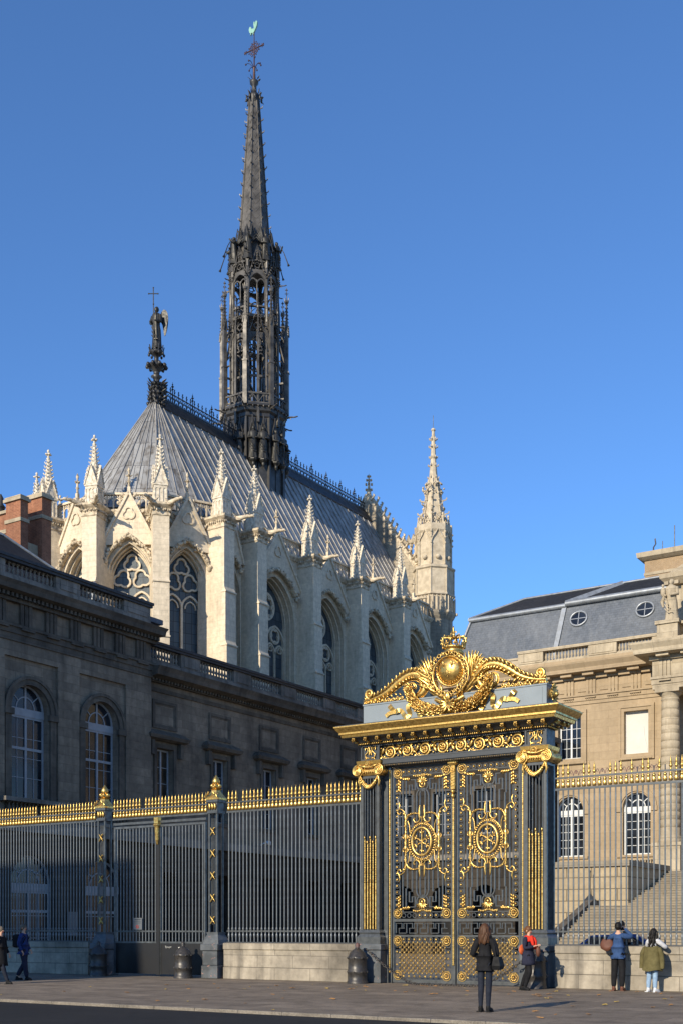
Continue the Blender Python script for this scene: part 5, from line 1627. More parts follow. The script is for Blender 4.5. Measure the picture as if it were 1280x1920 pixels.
# cornice
b = MB()
b.box(-3.0, 3.0, -.16, .56, 7.081, 7.13)
b.loftq([(-3.05,3.05,-.20,.60,7.13),(-3.3,3.3,-.46,.86,7.28)])
b.build('cornice_bed', M['iron_dark'], gate)
b = MB()
for s in (-1,): beads(b, (-3.02,-.19,7.10), (3.02,-.19,7.10), 96, .028)
beads(b, (3.03,-.15,7.10), (3.03,.55,7.10), 12, .028)
b.build('bead_row', M['gold'], gate)
b = MB()
b.loftq([(-3.36,3.36,-.52,.92,7.28),(-3.38,3.38,-.54,.94,7.36),(-3.42,3.42,-.58,.98,7.37),(-3.42,3.42,-.58,.98,7.42),(-3.50,3.50,-.64,1.04,7.50),(-3.54,3.54,-.69,1.07,7.57),(-3.54,3.54,-.69,1.07,7.60)])
co = b.build('cornice', M['gold'], gate, 'gilded cornice with weathered dark edge')
b = MB(); b.box(-3.5,3.5,-.65,1.03,7.602,7.63); b.box(-3.30,3.30,-.48,.88,7.262,7.279); b.build('cornice_top', M['iron_dark'], co)
modp = None
def put_mod(x, y, rz):
    global modp
    if modp is None:
        q = MB(); q.box(-.045,.045,-.22,.0,.06,.13); q.tube([(0,-.20,.06),(0,-.22,.10)], .05, 6); q.tube([(-.05,-.19,.055),(.05,-.19,.055)], .045, 8); q.tube([(-.045,-.03,.02),(.045,-.03,.02)], .04, 8)
        modp = q.build('modillion', M['gold'], gate); c = modp
    else: c = modp.copy(); sc.collection.objects.link(c)
    c.location = (x, y, 7.135); c.rotation_euler = (0,0,rz)
for i in range(16): put_mod(-3.0+i*.4, -.24, 0)
for y in (-.05,.35,.75-.1): put_mod(3.08, y, PI/2)
# attic block
b = MB(); b.box(-2.92, 2.92, 0, .5, 7.63, 8.27); b.box(-2.80, 2.80, -.012, .0, 7.70, 8.22); b.box(-2.94,2.94,-.02,.52,8.27,8.31)
b.build('attic_block', M['grayblock'], gate, 'plain blue-grey painted block under the gilded crest')
b = MB(); b.at(3.02,.22,8.05); b.ell((0,0,0), .12,.15,.17, 10, 7); b.ell((.10,0,-.03), .07,.07,.08, 7, 5); b.ell((.15,0,-.02),.03,.03,.03,5,4)
for i in range(14):
    a = 2*PI*i/14; b.leaf((.0,.12*cos(a),.15*sin(a)), (.2,cos(a),sin(a)), .13,.09,.02,.1, up=(1,0,0))
b.build('lion_mask', M['gold'], gate)
# crest: globe, collar, crown
yc = .02
b = MB(); b.ell((0, yc+.05, 9.02), .42, .30, .43, 24, 16)
b.tube([(.45*cos(t), yc-.02, 9.02+.46*sin(t)) for t in [2*PI*i/30 for i in range(30)]], .035, 8, True)
for i in range(34): a = 2*PI*i/34; b.ell((.40*cos(a), yc-.12, 9.02+.41*sin(a)), .020,.02,.020, 5, 4)
for (x, z) in ((-.13,9.12),(.13,9.12),(0,8.86)):      # three fleurs-de-lis on the globe
    y = yc - .235
    b.leaf((x,y,z-.05), (0,-.1,1), .17,.07,.015,0); b.tube([(x-.05,y,z-.02),(x+.05,y,z-.02)], .012, 5)
    for s in (-1,1): b.tube([(x,y,z-.03),(x+s*.035,y,z+.03),(x+s*.07,y+.01,z+.035),(x+s*.075,y+.01,z)], [.016,.014,.014,.01], 5)
    b.ell((x,y,z-.06), .02,.015,.03, 5, 4)
crest_p = b.build('globe_shield', M['gold'], gate, 'gilded globe bearing three fleurs-de-lis')
b = MB(); yc = -.16
n = 26
for i in range(n):
    a = 2*PI*i/n - PI/2
    x, z = .57*cos(a), 8.86+.56*sin(a) if sin(a) < 0 else 8.86+.60*sin(a)
    if i % 2: b.tube([(x+.055*cos(t), yc-.06, z+.055*sin(t)) for t in [2*PI*j/8 for j in range(8)]], .016, 5, True)
    else:
        b.ell((x, yc-.06, z), .05,.03,.05, 7, 4)
        for j in range(4): t = PI/4+j*PI/2; b.ell((x+.045*cos(t), yc-.07, z+.045*sin(t)), .024,.02,.024, 5, 3)
b.tube([(.50*cos(t), yc, 8.86+.52*sin(t)) for t in [2*PI*i/36 for i in range(36)]], .028, 6, True)
b.tube([(.64*cos(t), yc, 8.86+.64*sin(t)) for t in [2*PI*i/36 for i in range(36)]], .028, 6, True)
b.ell((0, yc-.10, 8.22), .08,.05,.11, 10, 6); b.tube([(.07*cos(t), yc-.12, 8.22+.10*sin(t)) for t in [2*PI*j/12 for j in range(12)]], .015, 5, True)
b.build('collar', M['gold'], gate)
yc = .02
b = MB(); b.at(0.02, yc+.12, 0); b.M = b.M @ Matrix.Diagonal((.80,.80,1,1))
b.stack([(.34,9.46),(.37,9.48),(.37,9.52),(.33,9.54),(.34,9.62),(.385,9.64),(.40,9.68),(.36,9.70)], 24, 0, True)
for i in range(8):
    a = 2*PI*i/8+.2
    e = (cos(a), sin(a))
    P = [(.36*e[0],.36*e[1],9.70),(.44*e[0],.44*e[1],9.80),(.45*e[0],.45*e[1],9.90),(.36*e[0],.36*e[1],9.98),(.2*e[0],.2*e[1],9.97),(.05*e[0],.05*e[1],9.93)]
    b.tube(P, [.03,.035,.035,.03,.025,.03], 6)
    for t in range(5): p = P[t]; b.ell((p[0]*1.06,p[1]*1.06,p[2]+.01), .03,.03,.03, 5, 4)
    a2 = a + PI/8; f_ = (cos(a2), sin(a2))
    b.leaf((.38*f_[0],.38*f_[1],9.68), (f_[0]*.2,f_[1]*.2,1), .17,.09,.02,.05, up=(f_[0],f_[1],0)); b.ell((.40*f_[0],.40*f_[1],9.66), .035,.035,.035, 6, 4)
    for s in (-1,1): b.ell((.40*cos(a2+s*.12),.40*sin(a2+s*.12),9.75), .028,.028,.035, 5, 4)
b.ell((0,0,9.97), .09,.09,.06, 10, 5); b.ell((0,0,10.04), .06,.06,.06, 8, 5)
b.leaf((0,0,10.05), (0,0,1), .24,.10,.03,0)
for s in (-1,1): b.tube([(0,0,10.08),(s*.05,0,10.13),(s*.09,0,10.13),(s*.10,0,10.08)], [.025,.022,.02,.012], 5)
b.tube([(-.05,0,10.09),(.05,0,10.09)], .02, 5)
b.build('crown', M['gold'], gate)
# scrolled pediment, one S scroll on each side
def band(b, pts, wd, th, y):
    """broad leaf band following a path in x,z: a raised rib and two edges"""
    N = len(pts)
    L, Rr = [], []
    for i, (x, z) in enumerate(pts):
        a, c = pts[max(i-1,0)], pts[min(i+1,N-1)]
        dx, dz = c[0]-a[0], c[1]-a[1]; l = math.hypot(dx, dz) or 1
        nx, nz = -dz/l, dx/l
        w_ = wd[i] if isinstance(wd, list) else wd
        L.append((x+nx*w_, z+nz*w_)); Rr.append((x-nx*w_, z-nz*w_))
    rs = []
    for i in range(N):
        cx, cz = pts[i]
        rs.append([(L[i][0], y, L[i][1]), ((L[i][0]+cx)/2, y-th*.4, (L[i][1]+cz)/2), (cx, y-th, cz), ((Rr[i][0]+cx)/2, y-th*.35, (Rr[i][1]+cz)/2), (Rr[i][0], y, Rr[i][1]), (cx, y+.08, cz)])
    b.rings(rs, 6)
    b.tube([(p[0], y-.01, p[1]) for p in L], .018, 5); b.tube([(p[0], y-.01, p[1]) for p in Rr], .018, 5)
def smooth(pts, n=6):
    out = []
    P = [pts[0]] + list(pts) + [pts[-1]]
    for i in range(1, len(P)-2):
        p0,p1,p2,p3 = P[i-1],P[i],P[i+1],P[i+2]
        for k in range(n):
            t = k/n
            out.append(tuple(.5*((2*p1[j])+(-p0[j]+p2[j])*t+(2*p0[j]-5*p1[j]+4*p2[j]-p3[j])*t*t+(-p0[j]+3*p1[j]-3*p2[j]+p3[j])*t**3) for j in range(len(p1))))
    out.append(tuple(pts[-1])); return out
for s in (-1, 1):
    b = MB(); y = .05
    path = smooth([(2.90,8.42),(2.55,8.46),(2.15,8.60),(1.75,8.86),(1.42,9.02),(1.12,9.02),(.90,8.86),(.86,8.62),(1.00,8.42),(1.22,8.38),(1.42,8.50),(1.44,8.68),(1.30,8.78),(1.17,8.70),(1.20,8.60)])
    n = len(path)
    wd = [(.055 + .125*math.sin(PI*min(i/n*1.5,1)))*(1 if i < n*.62 else max(.35, 1-(i-n*.62)/(n*.4))) for i in range(n)]
    band(b, [(s*x, z) for x, z in path], wd, .11, y)
    for i in range(4, int(n*.5), 2):      # acanthus lobes along the outer edge
        x, z = path[i]; a, c = path[i-1], path[i+1]; dx, dz = c[0]-a[0], c[1]-a[1]; l = math.hypot(dx,dz)
        nx, nz = dz/l, -dx/l
        b.leaf((s*(x+nx*wd[i]*.3), y-.08, z+nz*wd[i]*.3), (s*(nx+.8*dx/l), -.15, nz+.8*dz/l), .16,.10,.02,.05)
        b.leaf((s*(x-nx*wd[i]*.3), y-.06, z-nz*wd[i]*.3), (s*(-nx+.6*dx/l), -.1, -nz+.6*dz/l), .12,.09,.02,.0)
    b.tube([(s*x, y-.03, z) for x, z in [(p[0], p[2]) for p in spiral(2.72, 8.62, .15, .03, -PI/2, 1.4, 0, 20, 1)]], .045, 7)
    b.ell((s*2.72, y-.04, 8.62), .06,.06,.06, 8, 5)
    for i in range(9):                     # small leafy scrolls beneath the tail
        x = 1.62+i*.15; z = 8.40 + .015*math.sin(i*2)
        b.tube([(s*p[0], y-.03, p[2]) for p in spiral(x, z, .065, .015, PI*(i%2), 1.1, 0, 12, 1 if i%2 else -1)], .02, 5)
        b.leaf((s*x, y-.04, z+.06), (s*.6,0,.5), .12,.07,.015,0); b.leaf((s*(x+.05), y-.04, z-.02), (s*.5,0,-.7), .10,.06,.015,0)
    b.tube([(s*1.35, y, 8.33),(s*2.95, y, 8.335)], .03, 6)
    b.build('pediment_scroll', M['gold'], gate)
    b = MB()                               # palm fronds rising beside the globe
    random.seed(21)
    stem = [(.10,8.12),(.38,8.30),(.62,8.62),(.72,8.95)]
    b.tube([(s*x, y-.06, z) for x, z in smooth(stem)], .035, 6)
    for k in range(17):
        t = k/16
        p = smooth(stem)[int(t*15)+3 if int(t*15)+3 < 19 else 18]
        ang = rad(84 - 62*((k*7)%17)/16.0)
        L_ = .42+.22*math.sin(PI*t)
        b.leaf((s*p[0], y-.07+.03*(k%3), p[1]), (s*cos(ang), random.uniform(-.15,.1), sin(ang)), L_, .12, .03, .02)
    for k in range(9):
        t = k/8; ang = rad(95-70*t)
        b.leaf((s*(.56+.05*t), y-.05, 8.72+.1*math.sin(t*3)), (s*cos(ang), -.05, sin(ang)), .72-.08*t, .12, .03, .0)
    b.build('palm_frond', M['gold'], gate)
    b = MB()                               # heavy leaf swag
    path = smooth([(1.30,8.66),(1.22,8.38),(1.02,8.12),(.75,7.95),(.42,7.86),(.0,7.84)], 7)
    n = len(path)
    R = [.06+.07*math.sin(PI*(.12+.76*i/n)) for i in range(n)]; random.seed(8)
    b.tube([(s*x, y-.12, z) for x, z in path], R, 9)
    for i in range(1, n-1):
        x, z = path[i]; dx, dz = path[i+1][0]-path[i-1][0], path[i+1][1]-path[i-1][1]; l = math.hypot(dx,dz)
        for q in (-1.1,-.55,0,.55,1.1):
            q += random.uniform(-.2,.2)
            if random.random() < .12: b.ell((s*(x-dz/l*q*R[i]*.7), -.19-R[i], z+dx/l*q*R[i]*.7), .035,.03,.035, 6, 4)
            b.leaf((s*(x-dz/l*q*R[i]*.7), y-.12-R[i]*(1-.35*abs(q)), z+dx/l*q*R[i]*.7), (s*(-dx/l+.6*q*-dz/l), random.uniform(-1.1,-.3), -dz/l+.6*q*dx/l+random.uniform(-.5,.5)), random.uniform(.11,.17), random.uniform(.07,.11),.02,.0)
    b.build('leaf_swag', M['gold'], gate)
    b = MB()
    rb_ = smooth([(.55,7.80),(.92,7.74),(1.05,7.92),(1.20,8.17),(1.36,8.10),(1.32,7.88),(1.45,7.80),(1.62,8.0),(1.80,7.98),(1.95,8.12),(2.02,8.20)], 5)
    b.tube([(s*x, -.05+.03*math.sin(i*.8), z) for i, (x, z) in enumerate(rb_)], .075, 4, flat=(.35, 1.2), smooth=False, up=(0,1,0))
    rb_ = smooth([(1.80,7.98),(2.0,7.96),(2.12,7.88)], 4)
    b.tube([(s*x, -.05, z) for x, z in rb_], .065, 4, flat=(.35, 1.2), smooth=False, up=(0,1,0))
    b.build('ribbon', M['gold'], gate)
b = MB(); b.tube([(-.45,-.08,8.20),(0,-.16,7.98),(.45,-.08,8.20)], .06, 7); b.tube([(-.3,-.12,7.95),(.3,-.16,8.12)], .05, 6)
for i in range(10): a = 2*PI*i/10; b.leaf((0,-.2,8.0), (cos(a),-.2,sin(a)*.8), .26,.11,.02,.0)
b.build('ribbon_knot', M['gold'], gate)

# door leaves
DX = 1.055
def line(b, P, xc=0, zc=0, y=0, r=.021):
    b.tube([(xc+x, y, zc+z) for x, z in P], r, 4, flat=(1.2,1.2), smooth=False, up=(0,1,0))
def make_leaf(side):
    lf = MB(); W = .985; y = 0
    T = .045
    lf.box(-W, -W+T, -.03, .04, .02, 6.40); lf.box(W-T, W, -.03, .04, .02, 6.40)
    for z0, z1 in ((.02,.13),(1.37,1.43),(1.82,1.90),(6.33,6.40)): lf.box(-W+T, W-T, -.028, .038, z0, z1)
    # border rails
    for s in (-1,1):
        for z0, z1 in ((.13,1.37),(1.9,6.33)): lf.tube([(s*(W-.225),0,z0),(s*(W-.225),0,z1)], .016, 4, smooth=False)
    for z in (.29,1.22,2.10,6.14): line(lf, [(-W+T,z),(W-T,z)], r=.015)
    # rings
    ringc = []
    z = .36
    while z < 1.2: ringc += [(-W+.135,z),(W-.135,z)]; z += .19
    z = 2.31
    while z < 6.0: ringc += [(-W+.135,z),(W-.135,z)]; z += .187
    x = -W+.36
    while x < W-.3:
        for z in (.21,1.295,2.0,6.235): ringc.append((x,z))
        x += .18
    for (x, z) in ringc:
        lf.tube([(x+.062*cos(2*PI*i/10), 0, z+.062*sin(2*PI*i/10)) for i in range(10)], .013, 4, True, smooth=False)
    # upper bars, U shapes, keys and circles
    for zz, sg in ((2.40, 1), (5.84, -1)):
        line(lf, [(.19*cos(2*PI*i/20), zz+.19*sin(2*PI*i/20)) for i in range(21)])
        line(lf, [(-.20, zz+sg*1.6)] + [(-.20*cos(PI*i/10), zz+sg*(.34-.22*sin(PI*i/10))) for i in range(11)] + [(.20, zz+sg*1.6)])
        line(lf, [(-.085, zz+sg*1.6)] + [(-.085*cos(PI*i/8), zz+sg*(.26-.10*sin(PI*i/8))) for i in range(9)] + [(.085, zz+sg*1.6)])
        for s in (-1,1):
            line(lf, [(s*.34, zz+sg*1.6), (s*.34, zz+sg*.30), (s*.44, zz+sg*.30), (s*.44, zz-sg*.0), (s*.34,zz-sg*.0), (s*.34, zz+sg*.15), (s*.24,zz+sg*.15), (s*.24,zz-sg*.15), (s*.55, zz-sg*.15), (s*.55, zz+sg*.40), (s*.51, zz+sg*.40), (s*.51, zz+sg*1.6)])
            line(lf, [(s*.66, zz+sg*1.75), (s*.66, zz-sg*.3)])
    for s in (-1,1):
        for x in (.085,.20,.34,.51,.66): line(lf, [(s*x, 3.95), (s*x, 4.3)])
        for x in (.34,.51,.66): line(lf, [(s*x, 3.9), (s*x, 4.4)])
    o = lf.build('door_leaf', M['iron'], gate, loc=(side*DX, .25, 0))
    # greek key
    g = MB()
    x = -W+.10; z0, z1, zm = 1.48, 1.77, 1.625
    P = []
    p_ = (2*W-.2)/5
    for i in range(5):
        a = x+i*p_
        g.tube([(a,0,z0),(a,0,z1),(a+p_*.55,0,z1),(a+p_*.55,0,zm),(a+p_*.28,0,zm),(a+p_*.28,0,z0),(a+p_*.95,0,z0)], .016, 4, smooth=False, flat=(1.3,1.2), up=(0,1,0))
        g.tube([(a+p_*.72,0,zm),(a+p_*.72,0,z1),(a+p_*1.0,0,z1)], .014, 4, smooth=False, up=(0,1,0)) if i < 4 else None
        g.tube([(a+p_*.55,0,zm),(a+p_*.8,0,zm)], .014, 4, smooth=False)
    g.build('greek_key', M['iron'], o)
    # lattice
    g = MB(); xa, xb, za, zb = -W+.235, W-.235, .30, 1.21
    st = .142; nx = int((xb-xa)/st); st = (xb-xa)/nx; nz = int((zb-za)/st); sz = (zb-za)/nz
    for i in range(-nz, nx+1):
        for sgn in (1,-1):
            i0 = max(0, -i); i1 = min(nz, nx-i)
            if i1 <= i0: continue
            if sgn > 0: g.tube([(xa+(i+i0)*st,0,za+i0*sz),(xa+(i+i1)*st,0,za+i1*sz)], .014, 4, flat=(.8,1.6), smooth=False, up=(0,1,0))
            else: g.tube([(xa+(i+i0)*st,.012,zb-i0*sz),(xa+(i+i1)*st,.012,zb-i1*sz)], .014, 4, flat=(.8,1.6), smooth=False, up=(0,1,0))
    for i in range(nx):
        for j in range(nz):
            cx, cz = xa+(i+.5)*st, za+(j+.5)*sz
            g.tube([(cx+.045*cos(2*PI*k/8), -.012, cz+.045*sin(2*PI*k/8)) for k in range(8)], .009, 4, True, smooth=False) if (i+j)%2==0 else None
    g.build('lattice', M['gold_dull'], o)
    g = MB()
    for i in range(nx+1):
        for j in range(nz+1):
            g.ell((xa+i*st, -.03, za+j*sz), .027,.022,.027, 6, 4)
            if i < nx and j < nz: g.ell((xa+(i+.5)*st, -.03, za+(j+.5)*sz), .019,.016,.019, 5, 4)
    for (x, z) in ringc:
        if random.random() < .05: continue
        g.ell((x, -.02, z), .037,.028,.037, 7, 4)
    g.build('gilt_boss', M['gold'], o)
    rp = None
    for s in (-1,1):
        for z in (.24, 1.26, 2.06, 6.20):
            if rp is None: q = MB(); rosette(q, 0, 0, 0, .135); rp = q.build('rosette', M['gold'], o); c = rp
            else: c = rp.copy(); sc.collection.objects.link(c)
            c.location = (s*(W-.18), -.035, z)
    # corner leaf sprays and palmettes
    g = MB()
    for s in (-1,1):
        for (z, v) in ((2.16,1),(6.08,-1)):
            for k in range(4):
                t = k/3
                g.ell((s*(W-.27-.25*t), -.03, z+v*(.02+.02*k)), .05,.03,.045, 6, 4); g.leaf((s*(W-.30-.2*t), -.03, z+v*.02), (-s*.8,-.1,v*.5), .12,.08,.015,0)
                g.ell((s*(W-.20-.0*t), -.03, z+v*(.10+.09*k)), .045,.03,.05, 6, 4); g.leaf((s*(W-.22), -.03, z+v*(.08+.09*k)), (-s*.5,-.1,v*.7), .11,.07,.015,0)
    for zz, v in ((2.37,1),(5.87,-1)):
        g.tube([(.09*cos(2*PI*i/14), -.03, zz+.03*v+.09*sin(2*PI*i/14)) for i in range(14)], .018, 5, True); g.ell((0,-.04,zz+.03*v), .045,.035,.045, 7, 5)
        for k in range(7):
            a = rad(-90*v + (k-3)*24)
            g.leaf((0,-.03,zz-.02*v), (cos(a)*1.3,-.05,sin(a)), .2,.08,.02,0)
        g.tube([(-.30,-.02,zz-.22*v),(-.15,-.03,zz-.25*v),(0,-.03,zz-.20*v),(.15,-.03,zz-.25*v),(.30,-.02,zz-.22*v)], .028, 6)
        for k in range(9): g.ell((-.28+.07*k, -.04, zz-.23*v-.02*math.sin(k)), .03,.025,.035, 5, 4)
    g.build('leaf_spray', M['gold'], o)
    # medallion
    g = MB(); zc = 4.16
    g.tube([(.315*cos(t), -.06, zc+.405*sin(t)) for t in [2*PI*i/36 for i in range(36)]], .042, 9, True)
    for i in range(44):
        a = 2*PI*i/44
        g.leaf((.38*cos(a), -.04, zc+.48*sin(a)), (cos(a)-.6*sin(a), -.1, sin(a)+.6*cos(a)), .09,.06,.015,0)
    g.tube([(.455*cos(t), -.02, zc+.565*sin(t)) for t in [2*PI*i/36 for i in range(36)]], .016, 5, True)
    # crossed sceptre and hand with lilies
    g.tube([(0,-.05,zc-.36),(0,-.05,zc+.36)], .020, 6)
    for a in (32, 148, 212, 328, 90, 270):
        A = rad(a); L_ = .24 if a not in (90,270) else .30
        g.tube([(0,-.05,zc),(L_*.75*cos(A),-.05,zc+L_*.75*sin(A))], .014, 5)
        e = (L_*.8*cos(A), zc+L_*.8*sin(A))
        for d in (-55,0,55): B = A+rad(d); g.leaf((e[0],-.05,e[1]), (cos(B),-.1,sin(B)), .10,.05,.012,0)
    for d in (-1,1): g.tube([(0,-.05,zc+.02),(d*.10,-.05,zc+.10),(d*.17,-.05,zc+.02),(d*.10,-.05,zc-.08),(0,-.05,zc-.02)], .012, 5)
    # side candelabra
    for s in (-1,1):
        x = s*.55
        pr = [(.02,3.38),(.04,3.46),(.025,3.55),(.045,3.64),(.03,3.75),(.028,3.88),(.05,3.95),(.06,4.0),(.035,4.06),(.055,4.14),(.035,4.22),(.06,4.3),(.05,4.36),(.028,4.42),(.03,4.62),(.05,4.72),(.03,4.82),(.045,4.92),(.015,5.0)]
        g.stack([(r, z, x, -.03) for r, z in pr], 8, 0, True)
        for z in (3.95,4.34):
            for e in (-1,1): g.tube([(x,-.03,z),(x+e*.07,-.04,z+.04),(x+e*.09,-.04,z-.03),(x+e*.06,-.04,z-.07)], .018, 5)
        for k in range(14): g.ell((x+.03*math.sin(k*2.1), -.06, 3.42+k*.11), .024,.02,.03, 5, 4)
        for v, z0 in ((1, 4.95), (-1, 3.40)):
            g.tube([(p[0],-.04,p[1]) for p in smooth([(x-s*.0,z0),(x+s*.05,z0+v*.12),(x+s*.20,z0+v*.20),(x+s*.27,z0+v*.10),(x+s*.20,z0+v*.04),(x+s*.15,z0+v*.10)])], .021, 6)
            g.tube([(p[0],-.04,p[1]) for p in smooth([(x+s*.22,z0+v*.20),(x+s*.20,z0+v*.32),(x+s*.24,z0+v*.40)])], [.03]+[.02]*11+[.008], 6) if False else g.tube([(x+s*.22,-.04,z0+v*.18),(x+s*.19,-.04,z0+v*.30),(x+s*.23,-.04,z0+v*.42)], [.022,.028,.006], 6)
            g.ell((x+s*.05,-.05,z0+v*.05), .05,.04,.05, 7, 5)
            # arcs to the middle and central horns
            g.tube([(p[0],-.04,p[1]) for p in smooth([(x-s*.02,z0-v*.16),(x-s*.10,z0-v*.02),(s*.25,z0+v*.05),(s*.10,z0+v*.02),(s*.09,z0-v*.08)])], .024, 6)
            for k in range(8): g.ell((s*(.12+.05*k), -.06, z0+v*(.03+.02*math.sin(k*.5))-v*.015*max(k-5,0)), .026,.02,.026, 5, 4)
            g.tube([(s*.09,-.04,z0-v*.05),(s*.085,-.04,z0+v*.10),(s*.07,-.04,z0+v*.27)], [.032,.034,.012], 7)
            g.tube([(p[0],-.04,p[1]) for p in smooth([(s*.05,z0-v*.05),(s*.10,z0-v*.18),(s*.22,z0-v*.22),(s*.28,z0-v*.12),(s*.22,z0-v*.1)])], .022, 6)
            g.tube([(0,-.05,z0-v*.05),(0,-.05,z0-v*.35)], [.03,.02], 6)
            g.tube([(s*.40,-.03,zc+v*.25),(s*.42,-.04,zc+v*.5),(s*.47,-.04,zc+v*.62)], .018, 5)
    g.build('medallion', M['gold'], o)
    return o
for s in (-1, 1): make_leaf(s)
b = MB()
b.box(-.055,.055,.17,.30,.02,6.40); b.build('meeting_stile', M['iron'], gate)
b = MB(); z = .55
P, R = [], []
while z < 5.45: P += [(0,.15,z),(0,.15,z+.03)]; R += [.022,.038]; z += .06
b.tube(P, R, 8)
b.loftq([(-.09,.09,.08,.2,6.30),(-.14,.14,.05,.2,6.36),(-.14,.14,.05,.2,6.42)]); b.box(-.06,.06,.10,.19,5.62,6.30)
rosette(b, 0, .09, 6.15, .06, 6); b.ell((0,.12,5.55), .08,.07,.06, 8, 5); b.ell((0,.12,5.42), .06,.06,.08, 8, 5)
for k in range(6): b.tube([(-.06,.09,5.7+k*.08),(.06,.09,5.74+k*.08)], .012, 4)
b.build('centre_strip', M['gold'], gate)
for s in (-1,1):
    b = MB(); b.box(s*2.06, s*2.10, .20,.34,.0,6.42); b.box(s*2.17, s*2.31, .16,.36,0,6.42); b.build('jamb', M['iron'], gate)
    b = MB(); z = .3; P, R = [], []
    while z < 6.35: P += [(s*2.135,.20,z),(s*2.135,.20,z+.03)]; R += [.02,.034]; z += .06
    b.tube(P, R, 6); b.build('gilded_bead', M['gold'], gate)

# ------------------------------------------------------------ railings
def spear_mesh():
    b = MB()
    b.lathe([(.018,0),(.034,.02),(.020,.05),(.030,.08),(.052,.12),(.044,.155),(.022,.18),(.036,.20),(.026,.27),(.002,.39)], 8)
    return b
def tassel_mesh():
    b = MB(); b.lathe([(.045,.0),(.060,.012),(.050,.10),(.036,.15),(.048,.165),(.048,.20),(.022,.215),(.022,.235)], 8); return b
_fm = {}
def part(key, maker, name, mat, parent, loc):
    if key not in _fm:
        o = maker().build(name, M[mat], parent); _fm[key] = o.data
    else:
        o = bpy.data.objects.new(name, _fm[key]); sc.collection.objects.link(o); o.parent = parent
    o.location = loc; return o
def bar_mk(z0, z1, r=.0205):
    def f():
        b = MB(); b.tube([(0,0,z0),(0,0,z1)], r, 8)
        return b
    return f
def foot_mk():
    b = MB(); b.lathe([(.020,1.17),(.020,1.30),(.030,1.36),(.034,1.42),(.020,1.46),(.020,1.50),(.032,1.52),(.032,1.60),(.036,1.62),(.02,1.66)], 8); return b
def fence_panel(name, label, ua, ub, skip=(), stub=(), zt=5.41, zb=1.17, feet=True, group=None):
    o = site(name, label, 'railing', ua, 0, 0, 0, group)
    L = ub-ua; n = int(round(L/.147)); st = L/n
    r = MB(); r.box(0, L, .075, .125, 5.36, 5.42); r.box(0, L, .075, .125, 5.675, 5.72)
    if feet: r.box(0, L, .08, .12, 1.51, 1.555)
    r.build('rail', M['iron'], o)
    if feet:
        r = MB(); r.box(0, L, .06, .14, 1.163, 1.19); r.build('bottom_rail', M['iron_dark'], o)
    for i in range(n):
        x = st*(i+.5)
        if zb is not None:
            part(('bar', zb), bar_mk(zb, 5.36), 'bar', 'iron_bar', o, (x, .1, 0))
            if feet: part('foot', foot_mk, 'bar_foot', 'iron_bar', o, (x, .1, 0))
        part('tassel', tassel_mesh, 'tassel', 'gold', o, (x, .1, 5.43))
        if i in skip: 
            if i in stub: part('stub', bar_mk(5.72, 5.86, .014), 'broken_stub', 'iron_dark', o, (x, .1, 0))
            continue
        part('spear', spear_mesh, 'spear_tip', 'gold', o, (x, .1, 5.70))
    return o
fence_panel('railing', 'long railing with gilt spear tips on the shaded far left low wall', -24.6, -14.05, skip=(28, 52))
fence_panel('railing', 'grey railing with gilt spear tips between the left post and the ornate gate', -8.25, -3.12, skip=(3, 10, 25))
rp_ = fence_panel('railing', 'grey railing right of the ornate gate, several gilt spear tips missing', 3.04, 12.0, skip=(3,4,8,9,13,15,18,20), stub=(18,20,15))
b = MB()
for i in (3,4,8,9,13,15,18):
    x = .147*(i+.5)+.0
    for s in (-1,1): b.tube([(x+s*p[0],.1,5.72+p[1]) for p in smooth([(.0,.02),(.03,.12),(.07,.16),(.09,.1),(.05,.07)],4)], .010, 4)
b.build('rusty_scroll', M['rust'], rp_)

def low_wall(label, ua, ub, y0=-.14, y1=.34):
    o = site('low_wall', label, 'wall', ua, 0)
    L = ub-ua
    b = MB(); b.bbox(0, L, y0, y1, 0, .385, .008); b.bbox(0, L, y0+.025, y1-.02, .386, .94, .01)
    b.build('wall', M['lowwall'], o)
    b = MB(); b.bbox(0, L, y0-.01, y1+.02, .941, 1.16, .02); b.build('coping', M['lowwall'], o)
    return o
low_wall('pale stone low wall in shadow under the far left railing', -24.6, -14.22)
low_wall('stained cream stone low wall between the post and the bollard with the chain', -8.22, -3.13)
low_wall('pale stone low wall right of the ornate gate where two visitors stand', 3.12, 12.0)

